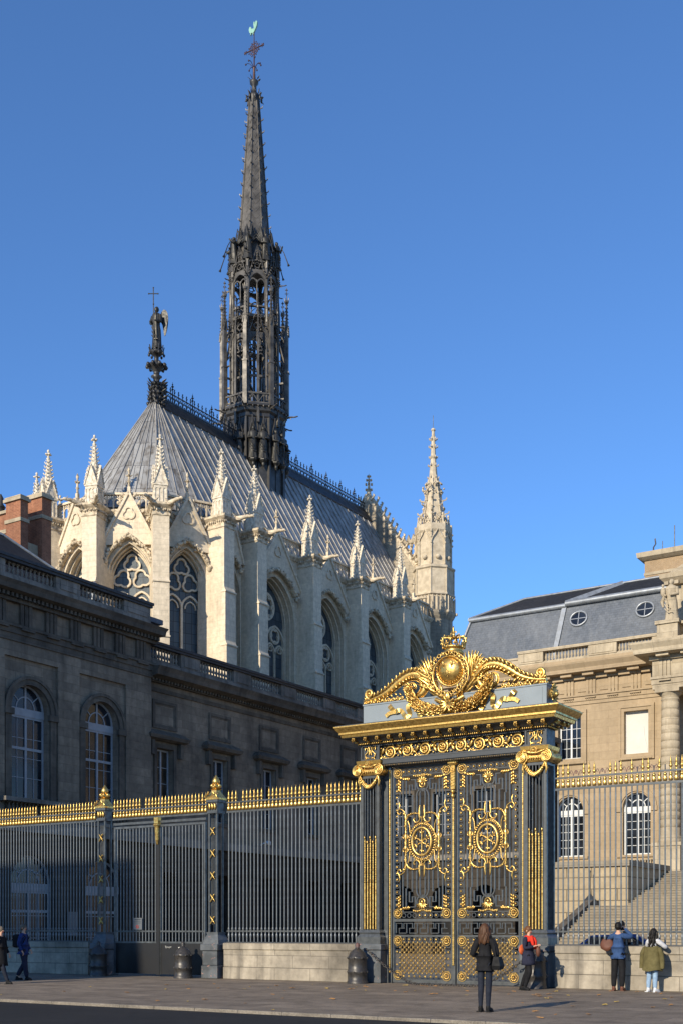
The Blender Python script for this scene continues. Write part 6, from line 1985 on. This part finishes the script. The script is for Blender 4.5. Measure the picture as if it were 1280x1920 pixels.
def gate_post(label, u, w=.37):
    o = site('gate_post', label, 'post', u, 0, 0, 0, 'gilt topped gate posts')
    w = .33
    b = MB(); b.bbox(-w,w,-.28,.42,0,.42,.02); b.bbox(-w+.03,w-.03,-.25,.40,.421,.9,.02); b.bbox(-w-.02,w+.02,-.30,.44,.901,1.12,.02)
    b.build('pedestal', M['flaking'], o)
    b = MB(); b.loftq([(-.32,.32,-.22,.36,1.121),(-.30,.30,-.20,.34,1.25),(-.22,.22,-.12,.26,1.42),(-.24,.24,-.14,.28,1.50)])
    b.build('pedestal_moulding', M['flaking'], o)
    b = MB()
    for x in (-.155,.155):
        for y in (-.07,.21): b.box(x-.028,x+.028,y-.028,y+.028,1.5,5.36)
    for x in (-.075,-.025,.025,.075): b.tube([(x,-.06,1.75),(x,-.06,5.2)], .012, 5)
    b.box(-.21,.21,-.13,.27,5.36,5.44); b.box(-.18,.18,-.10,.24,5.441,5.72); b.box(-.23,.23,-.15,.29,5.721,5.80)
    b.build('shaft', M['iron'], o)
    b = MB(); 
    for i in range(3): b.leaf((-.11+i*.11,-.11,5.47),(0,-.05,1),.22,.13,.02,0)
    b.build('leaf_panel', M['gold'], o)
    for z in (1.9, 2.62, 3.34, 4.06, 4.78):
        q = MB()
        q.tube([(-.09,-.12,-.14),(.02,-.13,.0),(.10,-.12,.12)], [.02,.035,.012], 6); q.tube([(-.09,-.12,.12),(.02,-.13,.0),(.10,-.12,-.12)], [.012,.035,.02], 6)
        q.leaf((0,-.13,0),(.6,-.1,.6),.16,.07,.015,0); q.leaf((0,-.13,0),(.6,-.1,-.5),.14,.07,.015,0)
        q.build('gilt_cross', M['gold'], o, loc=(0,0,z))
    b = MB()
    b.loftq([(-.25,.25,-.16,.30,5.801),(-.25,.25,-.16,.30,5.86),(-.20,.20,-.12,.26,5.93),(-.12,.12,-.05,.19,6.05),(-.10,.10,-.03,.17,6.12),(-.15,.15,-.08,.22,6.16)])
    for e in (-1,1): b.tube([(p[0]*e,-.20,p[1]) for p in smooth([(.25,5.88),(.20,5.96),(.12,5.98),(.10,6.06)],4)], .03, 6)
    b.lathe([(.10,6.16),(.17,6.22),(.12,6.28),(.07,6.30)], 12, 0, .07)
    for a in range(6): b.ell((.14*cos(a*PI/3), .07+.14*sin(a*PI/3), 6.26), .06,.06,.07, 6, 4)
    b.lathe([(.06,6.28),(.12,6.34),(.13,6.42),(.08,6.52),(.03,6.58),(.01,6.62)], 10, 0, .07)
    b.build('finial', M['gold'], o)
    return o
gate_post('gilt topped iron post at the left end of the plain double gate', -13.62)
gate_post('gilt topped iron post between the plain gate and the sunlit railing', -8.68)
# plain double gate between the posts
pg = site('plain_gate', 'plain double iron gate with black sheet panels below, between the two gilt posts', 'gate', -13.2, 0)
W_ = 4.1
for k, (xa, xb) in enumerate(((.02, W_/2-.02), (W_/2+.02, W_-.02))):
    o = MB(); o.box(xa, xa+.07, .06,.14,.06,5.12); o.box(xb-.07, xb, .06,.14,.06,5.12); o.box(xa+.07,xb-.07,.065,.135,5.05,5.12); o.box(xa+.07,xb-.07,.065,.135,1.50,1.55); o.box(xa+.07,xb-.07,.065,.135,1.12,1.18)
    lf = o.build('gate_leaf', M['iron'], pg)
    o = MB(); o.box(xa+.071, xb-.071, .085,.11,.08,1.119); o.build('sheet_panel', M['blackpanel'], lf)
    n = 13
    for i in range(n):
        x = xa+.07+(xb-xa-.14)*(i+.5)/n
        part('gbar', bar_mk(1.18, 5.05, .018), 'bar', 'iron_bar', lf, (x, .1, 0))
for i in range(6): pass
b = MB(); b.box(0, W_, .06,.14,5.18,5.26); b.build('overthrow', M['iron'], pg)
b = MB(); b.box(W_/2-.07, W_/2+.07, .03,.059,.06,5.1); b.build('meeting_strip', M['blackpanel'], pg)
b = MB(); b.box(W_/2-.09,W_/2+.09,-.06,.1,5.16,5.36); b.loftq([(W_/2-.03,W_/2+.03,.0,.1,4.45),(W_/2-.055,W_/2+.055,-.03,.1,4.6),(W_/2-.06,W_/2+.06,-.05,.1,5.0),(W_/2-.085,W_/2+.085,-.07,.1,5.15)])
b.tube([(W_/2-.09,-.04,5.1),(W_/2+.09,-.04,5.1)], .045, 8)
b.build('console', M['gold'], pg)
fence_panel('gate_cresting', 'row of gilt spear tips and tassels above the plain double gate', -13.25, -9.05, skip=(9,), zb=None, feet=False)
ns = site('notice', 'small grey notice plate with a red symbol fixed on the plain gate bars', 'sign', -12.05, .02, 1.58)
b = MB(); b.box(-.2,.2,0,.012,0,.40); b.build('plate', M['sign'], ns)
b = MB(); b.box(-.14,.14,-.004,-.001,.33,.36)
for z in (.27,.22): b.box(-.16,.16,-.004,-.001,z,z+.015)
b.build('text_line', M['iron_dark'], ns)
b = MB(); b.tube([(.045*cos(2*PI*i/12),-.006,.10+.045*sin(2*PI*i/12)) for i in range(12)], .01, 4, True); b.build('symbol', M['red_wool'], ns)
st_ = site('sticker', 'white square sticker on the right black sheet panel of the plain gate', 'sticker', -10.25, .08, .92)
b = MB(); b.box(-.04,.04,0,.003,0,.08); b.build('face', M['blind'], st_)
gr_ = site('graffiti', 'short white handwritten tag on the right black sheet panel of the plain gate', 'graffiti', -10.72, .079, .96)
b = MB(); P = [(-.13,.08),(-.11,.0),(-.09,.07),(-.07,.0),(-.04,.05),(-.01,.01),(.02,.05),(.04,.0),(.07,.05),(.10,.03),(.13,.05)]
b.tube([(x,0,z) for x, z in P], .008, 4); b.build('stroke', M['blind'], gr_)

# ------------------------------------------------------------ bollards and chain
def bollard(u, v, label, mat='bollard', rz=0):
    o = site('bollard', label, 'bollard', u, v, 0, rz, 'bell shaped cast iron bollards')
    b = MB(); b.lathe([(.31,0),(.31,.06),(.29,.08),(.285,.28),(.30,.30),(.30,.38),(.285,.40),(.275,.70),(.29,.72),(.29,.78),(.27,.80),(.23,.90),(.14,.99),(.08,1.02),(.06,1.06)], 24)
    b.build('body', M['bollard'], o)
    b = MB()
    for z in (.34,.75):
        for i in range(8): a = 2*PI*i/8+.2; b.ell((.30*cos(a),.30*sin(a),z), .035,.035,.03, 7, 4)
    b.build('stud', M['bollard'], o)
    b = MB(); b.lathe([(.09,1.0),(.05,1.06),(.075,1.12),(.05,1.18),(.0,1.2)], 10); b.build('knob', M[mat], o)
bollard(-13.15, -.72, 'dark bell-shaped iron bollard in shadow beside the left post')
bollard(-9.55, -.55, 'bell-shaped iron bollard in front of the black sheet gate panel')
bollard(-2.85, -.62, 'bell-shaped iron bollard with a red primed top at the gate\'s left pillar', 'rust')
bollard(2.75, -.60, 'bell-shaped iron bollard behind the woman in the red scarf')
ch = site('chain', 'heavy iron chain sagging to the pavement across the foot of the ornate gate', 'chain', 0, -.35)
cp = smooth([(-2.62,-.15,1.02),(-2.25,-.18,.72),(-1.75,-.22,.40),(-1.25,-.28,.16),(-.9,-.3,.04),(-.4,-.34,.035),(.2,-.3,.035),(.9,-.34,.035),(1.3,-.30,.10),(1.8,-.25,.36),(2.3,-.2,.70),(2.5,-.18,.85)], 10)
b = MB(); acc = 0; last = Vector(cp[0]); k = 0
for i in range(1, len(cp)):
    p = Vector(cp[i])
    while (p-last).length > .085:
        d = (p-last).normalized(); c = last + d*.0425
        sdv = Vector((0,1,0)).cross(d).normalized() if k % 2 else Vector((0,1,0))
        P = [tuple(c + d*.062*cos(t) + sdv*.032*sin(t)) for t in [2*PI*j/10 for j in range(10)]]
        b.tube(P, .012, 5, True); last = last + d*.085; k += 1
b.build('link', M['bollard'], ch)
# security lamp on the wing's string course
lpz = site('wall_lamp', 'small white floodlight on the dark wing above the arches', 'lamp', UL+.55, 23.6, 6.35, PI/2)
b = MB(); b.tube([(0,.2,0),(0,0,.1),(0,-.15,.1)], .04, 6); b.ell((0,-.3,.12), .14,.2,.12, 9, 6); b.build('housing', M['white'], lpz)
b = MB(); b.ell((.25,-.2,.05), .09,.12,.09, 8, 5); b.tube([(.25,.1,0),(.25,-.1,.03)], .03, 5); b.build('camera_dome', M['white'], lpz)
# notice inside the court
nb_ = site('notice_board', 'pale notice seen through the bars on the shaded far left ground floor', 'sign', UL+.22, 9.15, 1.3, PI/2)
b = MB(); b.box(-.3,.3,-.05,0,0,1.1); b.build('board', M['sign'], nb_)
# small stone pier top etc
# ------------------------------------------------------------ cars in the courtyard
def car(label, u, v, rz, paint):
    o = site('parked_car', label, 'car', u, v, 0, rz)
    b = MB()
    prof = [(-2.1,.35),(-2.15,.7),(-2.0,.88),(-1.35,.95),(-.75,1.40),(.75,1.44),(1.55,1.0),(2.05,.92),(2.12,.6),(2.1,.35),(1.7,.28),(-1.7,.28)]
    N = len(prof)
    rs = []
    for y, k in ((-.86,.90),(-.80,.985),(-.4,1.0),(.4,1.0),(.80,.985),(.86,.90)):
        rs.append([(x*(1 if abs(y)<.85 else .985), y*(1 if z < 1.0 else .86), .28+(z-.28)*k if z > 1 else z) for x, z in prof])
    vs = [p for r in rs for p in r]; fs = []
    for a in range(len(rs)-1):
        for i in range(N):
            j = (i+1) % N; fs.append((a*N+i, a*N+j, (a+1)*N+j, (a+1)*N+i))
    fs += [tuple(range(N-1,-1,-1)), tuple(range((len(rs)-1)*N, len(rs)*N))]
    b.add(vs, fs, True)
    b.build('body', M[paint], o)
    for y in (-.80, .75):
        g = MB(); g.prism([(-1.15,.97),(-.72,1.33),(.70,1.36),(1.3,1.0)], y, y+.05); g.build('side_window', M['glass'], o)
    for x in (-1.3, 1.35):
        for y in (-.84, .66):
            t = MB(); t.at(x, y+.09, .32, 0, PI/2); t.stack([(.32,-.09),(.32,.09)], 18, 0, True); tt = t.build('wheel', M['rubber'], o)
            t = MB(); t.at(x, y+.09, .32, 0, PI/2); t.stack([(.2,-.1),(.2,.1)], 12); t.build('rim', M['zinc'], tt)
    for y in (-.7,.45):
        t = MB(); t.box(2.0,2.13,y,y+.25,.62,.76); t.build('headlight', M['blind'], o); t = MB(); t.box(-2.15,-2.05,y,y+.25,.66,.8); t.build('tail_light', M['red_wool'], o)
car('dark blue car parked in the court, roof seen over the wall beside the ornate gate', 1.55, 9.5, 0, 'carpaint')
car('dark blue car in the court at the right edge, roof seen over the low wall', 7.0, 9.0, 0, 'carpaint')

# ------------------------------------------------------------ fallen leaves
random.seed(99)
def leafmesh(mat, k):
    b = MB(); n = 9
    P = [( (.055+.02*math.sin(5*a*2*PI/n*1.0+k))*cos(2*PI*a/n), (.045+.02*cos(3*a+k))*sin(2*PI*a/n)) for a in range(n)]
    vs = [(x, y, .006+.02*abs(math.sin(7*x*9+k))) for x, y in P] + [(0,0,.012)] + [(x, y, .002+.02*abs(math.sin(7*x*9+k))) for x, y in P] + [(0,0,.008)]
    fs = [(i,(i+1)%n,n) for i in range(n)] + [(n+1+(i+1)%n, n+1+i, 2*n+1) for i in range(n)] + [((i+1)%n, i, n+1+i, n+1+(i+1)%n) for i in range(n)]
    b.add(vs, fs); o = b.build('fallen_leaf', M[mat])
    return o
lp_ = [tag(leafmesh('leaf_tan', 0), 'dry brown autumn leaf lying on the pavement', 'leaf', 'brown fallen leaves'), tag(leafmesh('leaf_yellow', 2), 'dry yellow autumn leaf lying on the pavement', 'leaf', 'yellow fallen leaves')]
spots = []
for i in range(110):
    if i < 45: u, v = random.uniform(-2, 13), random.uniform(-4.5, -.5)
    else: u, v = random.uniform(-11, 13), random.uniform(-11.2, -.6)
    spots.append((u, v))
for i, (u, v) in enumerate(spots):
    src = lp_[0 if random.random() < .7 else 1]
    if i == 0: o = lp_[0]
    elif i == 1: o = lp_[1]
    else: o = src.copy(); sc.collection.objects.link(o)
    x, y, _ = S(u, v); o.location = (x, y, .003); k = random.uniform(.5, 1.4); o.scale = (k, k*random.uniform(.7,1.1), k); o.rotation_euler = (0,0,random.uniform(0,6.28))

# ------------------------------------------------------------ unseen building added behind the viewer to shade the left end of the fence
cb = site('added_shade_building', 'unseen tan stone building added across the street to shade the left fence', 'building', -42.2, -52)
b = MB()
ops = [(1.9+2.6*i, .6, .0, 2.1, None) for i in range(10)]
for f_ in range(6): 
    z0 = .9 + f_*3.3
    b.at(28, 12, 0, PI); wall_row(b, 0, 28, f_*3.3, (f_+1)*3.3, 0, .4, [(x+.1, .6, z0, z0+1.9, None) for x, *_ in ops]); b.at()
b.box(0,28,0,.4,0,19.8); b.box(0,.4,.4,11.6,0,19.8); b.box(27.6,28,.4,11.6,0,19.8); b.box(.4,27.6,11.0,11.1,0,19.8); b.box(-.3,28.3,-.3,12.3,19.8,20.1)
b.build('wall', M['palace'], cb)
b = MB(); b.loftq([(0,28,0,12,20.1),(2,26,2.5,9.5,20.9)]); b.build('roof', M['slate_dk'], cb)
# ------------------------------------------------------------ people
def skin(name, pts, edges, mat, parent, lv=2, root=0):
    """continuous surface grown over a skeleton: pts name -> (x,y,z,rx,ry)"""
    names = list(pts); idx = {n: i for i, n in enumerate(names)}
    me = bpy.data.meshes.new(name)
    me.from_pydata([pts[n][:3] for n in names], [(idx[a], idx[b_]) for a, b_ in edges], [])
    o = bpy.data.objects.new(name, me); sc.collection.objects.link(o)
    m = o.modifiers.new('skin', 'SKIN'); m.use_smooth_shade = True; m.branch_smoothing = 0.3
    if not len(me.skin_vertices): raise RuntimeError('no skin layer')
    for i, n in enumerate(names):
        sv = me.skin_vertices[0].data[i]
        r = pts[n][3]; r2 = pts[n][4] if len(pts[n]) > 4 else r
        sv.radius = (r, r2); sv.use_root = (i == root)
    me.materials.append(M[mat])
    if parent: o.parent = parent
    s_ = o.modifiers.new('sub', 'SUBSURF'); s_.levels = lv; s_.render_levels = lv
    return o
def person(label, u, v, rz, H, arms, legs, outfit, group=None, lean=0.0, headturn=0.0, z=0.0):
    """faces local -y; arms: {side:(elbow, wrist)}; legs: {side:(knee, ankle)} in metres; side +1 is local +x"""
    o = site('person', label, 'person', u, v, z, rz, group)
    k = H/1.72
    def q(x, y, z, *r): return (x*k, y*k + lean*k*max(z-.95,0), z*k) + tuple(a*k for a in r)
    P = {'pelvis': q(0,.0,.95,.122,.095), 'waist': q(0,0,1.10,.112,.088), 'chest': q(0,0,1.28,.13,.10), 'neckb': q(0,.005,1.43,.075,.065), 'neck': q(0,.0,1.49,.047,.047), 'jaw': q(0,-.015,1.56,.055,.062), 'skull': q(0,-.005,1.635,.072,.085), 'crown': q(0,.005,1.68,.05,.06)}
    E = [('pelvis','waist'),('waist','chest'),('chest','neckb'),('neckb','neck'),('neck','jaw'),('jaw','skull'),('skull','crown')]
    P['nose'] = q(0,-.105,1.60,.012); E.append(('skull','nose'))
    hands = {}
    for s in (-1, 1):
        P[f'sh{s}'] = q(s*.16,0,1.385,.058); E.append(('chest' if False else 'neckb', f'sh{s}'))
        el, wr = arms[s]
        P[f'el{s}'] = q(*el,.040); P[f'wr{s}'] = q(*wr,.026)
        E += [(f'sh{s}',f'el{s}'),(f'el{s}',f'wr{s}')]
        W = Vector(P[f'wr{s}'][:3]); d = (W-Vector(P[f'el{s}'][:3])).normalized()
        side = d.cross(Vector((0,0,1))); side = side.normalized() if side.length > .2 else Vector((1,0,0))
        nrm = side.cross(d)
        pm = W + d*.05*k; P[f'pm{s}'] = tuple(pm)+(.034*k,.018*k); E.append((f'wr{s}',f'pm{s}'))
        for i, (off, L) in enumerate(((-.027,.062),(-.009,.074),(.009,.07),(.026,.055))):
            a = pm + d*.035*k + side*off*k; b2 = a + (d*.6+nrm*-.45).normalized()*L*.5*k; c = b2 + (d*.35+nrm*-.8).normalized()*L*.5*k
            for nme, p in (('a',a),('b',b2),('c',c)): P[f'f{s}{i}{nme}'] = tuple(p)+(.0095*k,)
            E += [(f'pm{s}',f'f{s}{i}a'),(f'f{s}{i}a',f'f{s}{i}b'),(f'f{s}{i}b',f'f{s}{i}c')]
        t = W + d*.03*k - side*.035*k*s; t2 = t + (d*.7-side*s*.5-nrm*.3).normalized()*.04*k
        P[f't{s}a'] = tuple(t)+(.011*k,); P[f't{s}b'] = tuple(t2)+(.009*k,)
        E += [(f'wr{s}',f't{s}a'),(f't{s}a',f't{s}b')]
        hands[s] = pm
        kn, an = legs[s]
        P[f'hip{s}'] = q(s*.082,0,.90,.080); P[f'kn{s}'] = q(*kn,.057); P[f'cf{s}'] = q((kn[0]*.65+an[0]*.35),(kn[1]*.65+an[1]*.35)+.012,(kn[2]*.65+an[2]*.35),.052); P[f'an{s}'] = q(*an,.034)
        P[f'to{s}'] = q(an[0]+s*.02,an[1]-.13,.035,.034)
        E += [('pelvis',f'hip{s}'),(f'hip{s}',f'kn{s}'),(f'kn{s}',f'cf{s}'),(f'cf{s}',f'an{s}'),(f'an{s}',f'to{s}')]
    skin('body', P, E, 'skin', o)
    def grow(names, edges, name, mat, add, extra=None, lab=None):
        Q = {}
        for n in names:
            p = P[n]; r = p[3]; r2 = p[4] if len(p) > 4 else r
            a = add.get(n, add['*']) if isinstance(add, dict) else add
            Q[n] = (p[0], p[1], p[2], r+a*k, r2+a*k)
        if extra:
            for n, p in extra.items(): Q[n] = p
        c = skin(name, Q, edges, mat, o)
        if lab: c['label'] = lab
        return c
    # trousers
    N = ['pelvis'] + [f'{a}{s}' for s in (-1,1) for a in ('hip','kn','cf','an')]
    EE = [('pelvis','hip-1'),('hip-1','kn-1'),('kn-1','cf-1'),('cf-1','an-1'),('pelvis','hip1'),('hip1','kn1'),('kn1','cf1'),('cf1','an1')]
    grow(N, EE, 'trousers', outfit['trousers'], {'*': outfit.get('tl', .018), 'pelvis': .004})
    # shoes
    for s in (-1,1):
        a, t = P[f'an{s}'], P[f'to{s}']
        b = MB(); b.tube([(a[0],a[1]+.05*k,.045*k),(a[0],a[1],.055*k),((a[0]+t[0])/2,(a[1]+t[1])/2,.05*k),(t[0],t[1],.035*k),(t[0],t[1]-.03*k,.03*k)], [.035*k,.052*k,.048*k,.045*k,.03*k], 8); b.lathe([(.047*k,.03*k),(.05*k,.08*k),(.044*k,.125*k)], 10, a[0], a[1]); b.box(t[0]-.045*k, t[0]+.045*k, t[1]-.04*k, a[1]+.08*k, 0, .02*k)
        b.build('shoe', M[outfit.get('shoes','leather_black')], o)
    # jacket
    hem = outfit.get('hem', .80)
    x = {'hem': q(0,.01,hem,outfit.get('hw',.165),outfit.get('hd',.125))}
    N = ['pelvis','waist','chest','neckb'] + [f'{a}{s}' for s in (-1,1) for a in ('sh','el','wr')]
    EE = [('pelvis','waist'),('waist','chest'),('chest','neckb'),('hem','pelvis')] + [e for s in (-1,1) for e in (('neckb',f'sh{s}'),(f'sh{s}',f'el{s}'),(f'el{s}',f'wr{s}'))]
    grow(N, EE, outfit.get('topname','jacket'), outfit['top'], {'*': .022, 'neckb': .004, 'waist': outfit.get('wst', .03), 'pelvis': outfit.get('plv',.042), 'wr-1': .014, 'wr1': .014}, x)
    b = MB(); n = 20; rs = []
    wx, wd_ = outfit.get('hw', .165)+.022, outfit.get('hd', .125)+.022
    for t in (0, .2, .5, .8, 1.0, .97):
        zz = 1.04 + (hem-.035-1.04)*t; f_ = .80 + .25*t if t != .97 else .9
        rs.append([(wx*f_*(1+.05*t*cos(5*a+zz*5))*cos(a)*k, (wd_*f_*(1+.06*t*cos(4*a+1))*sin(a)+.005)*k + lean*k*max(zz-.95,0), (zz+.008*sin(3*a))*k) for a in [2*PI*i/n for i in range(n)]])
    b.rings(rs, n); b.build('hem', M[outfit['top']], o)
    # hair
    hl, hm = outfit['hair']
    b = MB(); c = P['skull']
    cx, cy, cz = c[0], c[1]+.018*k, c[2]+.016*k
    b.ell((cx, cy, cz), .088*k, .105*k, .098*k, 14, 10)
    if hl == 'long':
        random.seed(hash(label) % 1000 if False else len(label))
        for i in range(16):
            a = PI*(-.08 + 1.16*i/15)
            x0, y0 = cx+.078*k*cos(a), cy+.082*k*sin(a)
            L_ = outfit.get('hairlen', .34)*k*random.uniform(.85,1.05)
            wv = outfit.get('wave', .012)*k
            pts = [(x0*1.0, y0, cz+.02*k)] + [(cx+(.085+.03*t)*k*cos(a)*(1-.15*t)+wv*sin(t*11+i), cy+.09*k*sin(a)+(.03*t)*k+wv*cos(t*9+i*2), cz-.02*k-L_*t) for t in (.15,.35,.55,.75,.9,1.0)]
            b.tube(pts, [.03*k,.038*k,.038*k,.036*k,.032*k,.024*k,.008*k], 6)
    elif hl == 'bun':
        b.ell((cx, cy+.10*k, cz-.01*k), .05*k,.05*k,.05*k, 9, 6); b.ell((cx,cy+.03*k,cz-.06*k), .075*k,.07*k,.07*k, 9, 6)
    else:
        b.ell((cx, cy+.02*k, cz-.03*k), .084*k,.088*k,.085*k, 12, 8)
    b.build('hair', M[hm], o)
    b = MB()
    for s in (-1,1):
        b.ell((s*.028*k, c[1]-.079*k, c[2]-.005*k), .011*k,.008*k,.008*k, 8, 5)
    b.build('eye', M['black'], o)
    b = MB(); b.tube([(-.022*k,c[1]-.078*k,c[2]-.068*k),(0,c[1]-.086*k,c[2]-.067*k),(.022*k,c[1]-.078*k,c[2]-.068*k)], .006*k, 5); b.build('mouth', M['red_wool'], o)
    for s in (-1,1):
        b = MB(); b.ell((s*.075*k, c[1]+.012*k, c[2]-.02*k), .012*k,.022*k,.032*k, 8, 6); b.build('ear', M['skin'], o)
    return o, P, k, hands
straight = {-1: ((-.09,.0,.50), (-.10,.02,.085)), 1: ((.09,.0,.50), (.10,.02,.085))}
UP = PI     # facing the fence
# woman in front of the gate, seen from behind, hands together in front
o, P, k, hd = person('woman seen from behind in a short black jacket, dark trousers and long brown hair', 5.49, -9.40, UP+rad(8), 1.69,
    {-1: ((-.255,.05,1.12), (-.13,-.20,1.07)), 1: ((.255,.05,1.12), (.13,-.20,1.10))},
    {-1: ((-.075,.0,.50), (-.07,.02,.085)), 1: ((.08,.0,.50), (.085,.02,.085))},
    dict(trousers='jeans_dark', top='black_cloth', hair=('long','hair_brown'), hem=.86, hw=.15, hd=.115, tl=.008, wst=.018, hairlen=.30))
b = MB(); b.loftq([(-.33,-.20,-.10,.16,.82),(-.35,-.19,-.13,.19,.90),(-.31,-.21,-.08,.14,1.07)])
b.tube([(-.26,.14,1.05),(-.22,.10,1.25),(-.13,.02,1.47),(-.14,-.08,1.30),(-.24,-.10,1.05)], .012, 5)
hb = b.build('bag', M['leather_black'], o)
hb.name = 'shoulder_bag'
# woman with red scarf, profile to the right
o, P, k, hd = person('woman in a navy coat and bright red scarf standing by the gate pillar', 2.72+.25, -1.55, PI/2+rad(-12), 1.66,
    {-1: ((-.22,-.02,1.13), (-.08,-.24,1.20)), 1: ((.22,-.02,1.13), (.07,-.25,1.22))},
    {-1: ((-.08,-.10,.50), (-.09,.06,.085)), 1: ((.08,.10,.50), (.09,.30,.09))},
    dict(trousers='black_cloth', top='navy_cloth', topname='coat', hair=('bun','hair_auburn'), hem=.72, hw=.19, hd=.16, wst=.05, plv=.04), headturn=0)
b = MB()
for i, (r, z, t) in enumerate(((.10,1.44,.040),(.115,1.40,.045),(.12,1.36,.045))): b.tube([(r*cos(2*PI*j/14)*k, (r*sin(2*PI*j/14)-.02)*k, (z+.012*sin(j*2+i))*k) for j in range(14)], t*k, 8, True)
b.tube([(.03,-.13,1.38),(.05,-.17,1.28),(.03,-.18,1.16),(.05,-.175,1.08)], [.05,.055,.05,.035], 7); b.tube([(-.05,-.12,1.38),(-.07,-.165,1.28),(-.05,-.175,1.18)], [.045,.05,.03], 7)
b.build('scarf', M['red_wool'], o)
b = MB(); b.ell((.02,-.29,1.03), .07,.06,.15, 10, 7); b.tube([(.02,-.27,1.16),(.08,-.24,1.2)], .012, 5); b.build('brown_handbag', M['leather_brown'], o)
b = MB(); b.ell((.0,.20,1.06), .13,.06,.14, 10, 7); b.build('small_backpack', M['orange_bag'], o)
b = MB()
for s in (-1,1): b.tube([(s*.03*k+.022*cos(2*PI*j/12), P['skull'][1]-.092*k, P['skull'][2]-.004+.018*sin(2*PI*j/12)) for j in range(12)], .004, 4, True); b.tube([(s*.052*k, P['skull'][1]-.09*k, P['skull'][2]),(s*.078*k, P['skull'][1], P['skull'][2])], .004, 4)
b.build('glasses', M['black'], o)
# man photographing over the wall
o, P, k, hd = person('man in a blue shirt and dark trousers photographing over the low wall', 5.02, -.52, UP+rad(4), 1.76,
    {-1: ((-.33,-.10,1.36), (-.10,-.22,1.58)), 1: ((.28,-.12,1.28), (.10,-.24,1.50))},
    {-1: ((-.10,.0,.50), (-.10,.02,.085)), 1: ((.10,.0,.50), (.11,.02,.085))},
    dict(trousers='black_cloth', top='blue_shirt', topname='shirt', hair=('short','hair_black'), hem=.86, hw=.165, hd=.125, tl=.03, wst=.04, shoes='leather_brown'))
b = MB(); b.box(-.07,.07,-.33,-.25,1.57,1.67); b.tube([(0,-.33,1.62),(0,-.42,1.62)], .035, 10); b.build('camera', M['leather_black'], o)
b = MB(); b.rings([[((.30+rx*cos(2*PI*i/14)), -.02+ry*sin(2*PI*i/14), z+.03*cos(4*PI*i/14)) for i in range(14)] for z, rx, ry in ((1.05,.10,.05),(1.08,.17,.085),(1.16,.19,.09),(1.26,.15,.06),(1.33,.10,.03))], 14); b.tube([(.25,-.02,1.32),(.17,0,1.46),(.12,-.1,1.35)], .014, 5)
for i in range(5): b.tube([(.18+.07*i,-.10,1.10),(.20+.06*i,-.115,1.2),(.24+.04*i,-.09,1.34)], .010, 4)
b.build('shoulder_bag', M['leather_brown'], o)
b = MB(); b.box(-.06,.06,.122*k,.132*k,1.32*k,1.325*k); b.build('shirt_seam', M['navy_cloth'], o)
# woman with long black hair and olive coat
o, P, k, hd = person('woman with long wavy black hair and an olive coat slipped to her hips', 5.93, -.56, UP+rad(-14), 1.60,
    {-1: ((-.30,-.16,1.22), (-.16,-.38,1.24)), 1: ((.27,-.14,1.20), (.10,-.38,1.22))},
    {-1: ((-.09,.0,.48), (-.10,.03,.085)), 1: ((.09,.0,.48), (.11,.03,.085))},
    dict(trousers='jeans_light', top='white_cloth', topname='blouse', hair=('long','hair_black'), hem=.95, hw=.15, hd=.12, tl=.022, wst=.02, plv=.01, hairlen=.44, wave=.03, shoes='carwhite'), lean=-.10)
b = MB()
rs = []
n = 22
for z, rx, ry in ((.55,.27,.21),(.62,.265,.20),(.75,.245,.185),(.90,.22,.17),(1.02,.205,.16),(1.10,.215,.155),(1.15,.19,.145)):
    rs.append([(rx*(1+.06*sin(5*a_+z*4))*cos(a_), ry*(1+.08*cos(6*a_+z*3))*sin(a_)+.02-.02*(z-.6), z+.025*sin(3*a_)) for a_ in [2*PI*i/n for i in range(n)]])
b.rings(rs, n)
for s in (-1,1): b.tube([(s*.21,.02,1.12),(s*.27,.03,.98),(s*.29,.02,.80),(s*.30,.03,.60)], [.055,.065,.065,.055], 8)
b.build('coat', M['olive_cloth'], o)
# visitor just inside the railings, only the head shows
person('dark-haired visitor inside the railings, mostly hidden by the man in blue', 4.60, .95, UP, 1.80,
    {-1: ((-.24,0,1.12), (-.22,-.08,.88)), 1: ((.24,0,1.12), (.22,-.08,.88))}, straight,
    dict(trousers='black_cloth', top='black_cloth', hair=('short','hair_black'), hem=.80))
# two walkers at far left
o, P, k, hd = person('man with grey hair, blue jacket and dark backpack walking at the far left', -12.76, -4.4, UP+rad(-70), 1.74,
    {-1: ((-.23,.05,1.12), (-.20,-.06,.90)), 1: ((.23,.02,1.12), (.20,-.12,.94))},
    {-1: ((-.09,-.10,.50), (-.09,-.16,.085)), 1: ((.09,.02,.49), (.09,.26,.13))},
    dict(trousers='navy_cloth', top='blue_jacket', hair=('short','hair_grey'), hem=.84, tl=.03))
b = MB(); b.bbox(-.15,.15,.12,.30,1.02,1.44,.05)
for s in (-1,1): b.tube([(s*.11,.13,1.40),(s*.12,.0,1.47),(s*.11,-.13,1.34),(s*.13,.0,1.08),(s*.12,.13,1.08)], .018, 5)
b.build('backpack', M['black_cloth'], o)
b = MB(); b.tube([(-.10,.305,1.10),(-.10,.305,1.38)], .008, 4); b.tube([(.10,.305,1.10),(.10,.305,1.38)], .008, 4); b.build('reflective_strip', M['sign'], o)
person('walker in a long dark coat stepping out of the left edge', -11.40, -6.5, UP+rad(-75), 1.66,
    {-1: ((-.22,.05,1.10), (-.2,.16,.90)), 1: ((.22,-.02,1.10), (.2,-.14,.92))},
    {-1: ((-.09,-.14,.50), (-.09,-.30,.085)), 1: ((.09,.08,.49), (.09,.30,.12))},
    dict(trousers='jeans_dark', top='black_cloth', topname='coat', hair=('bun','hair_grey'), hem=.58, hw=.21, hd=.18, plv=.06, wst=.04))
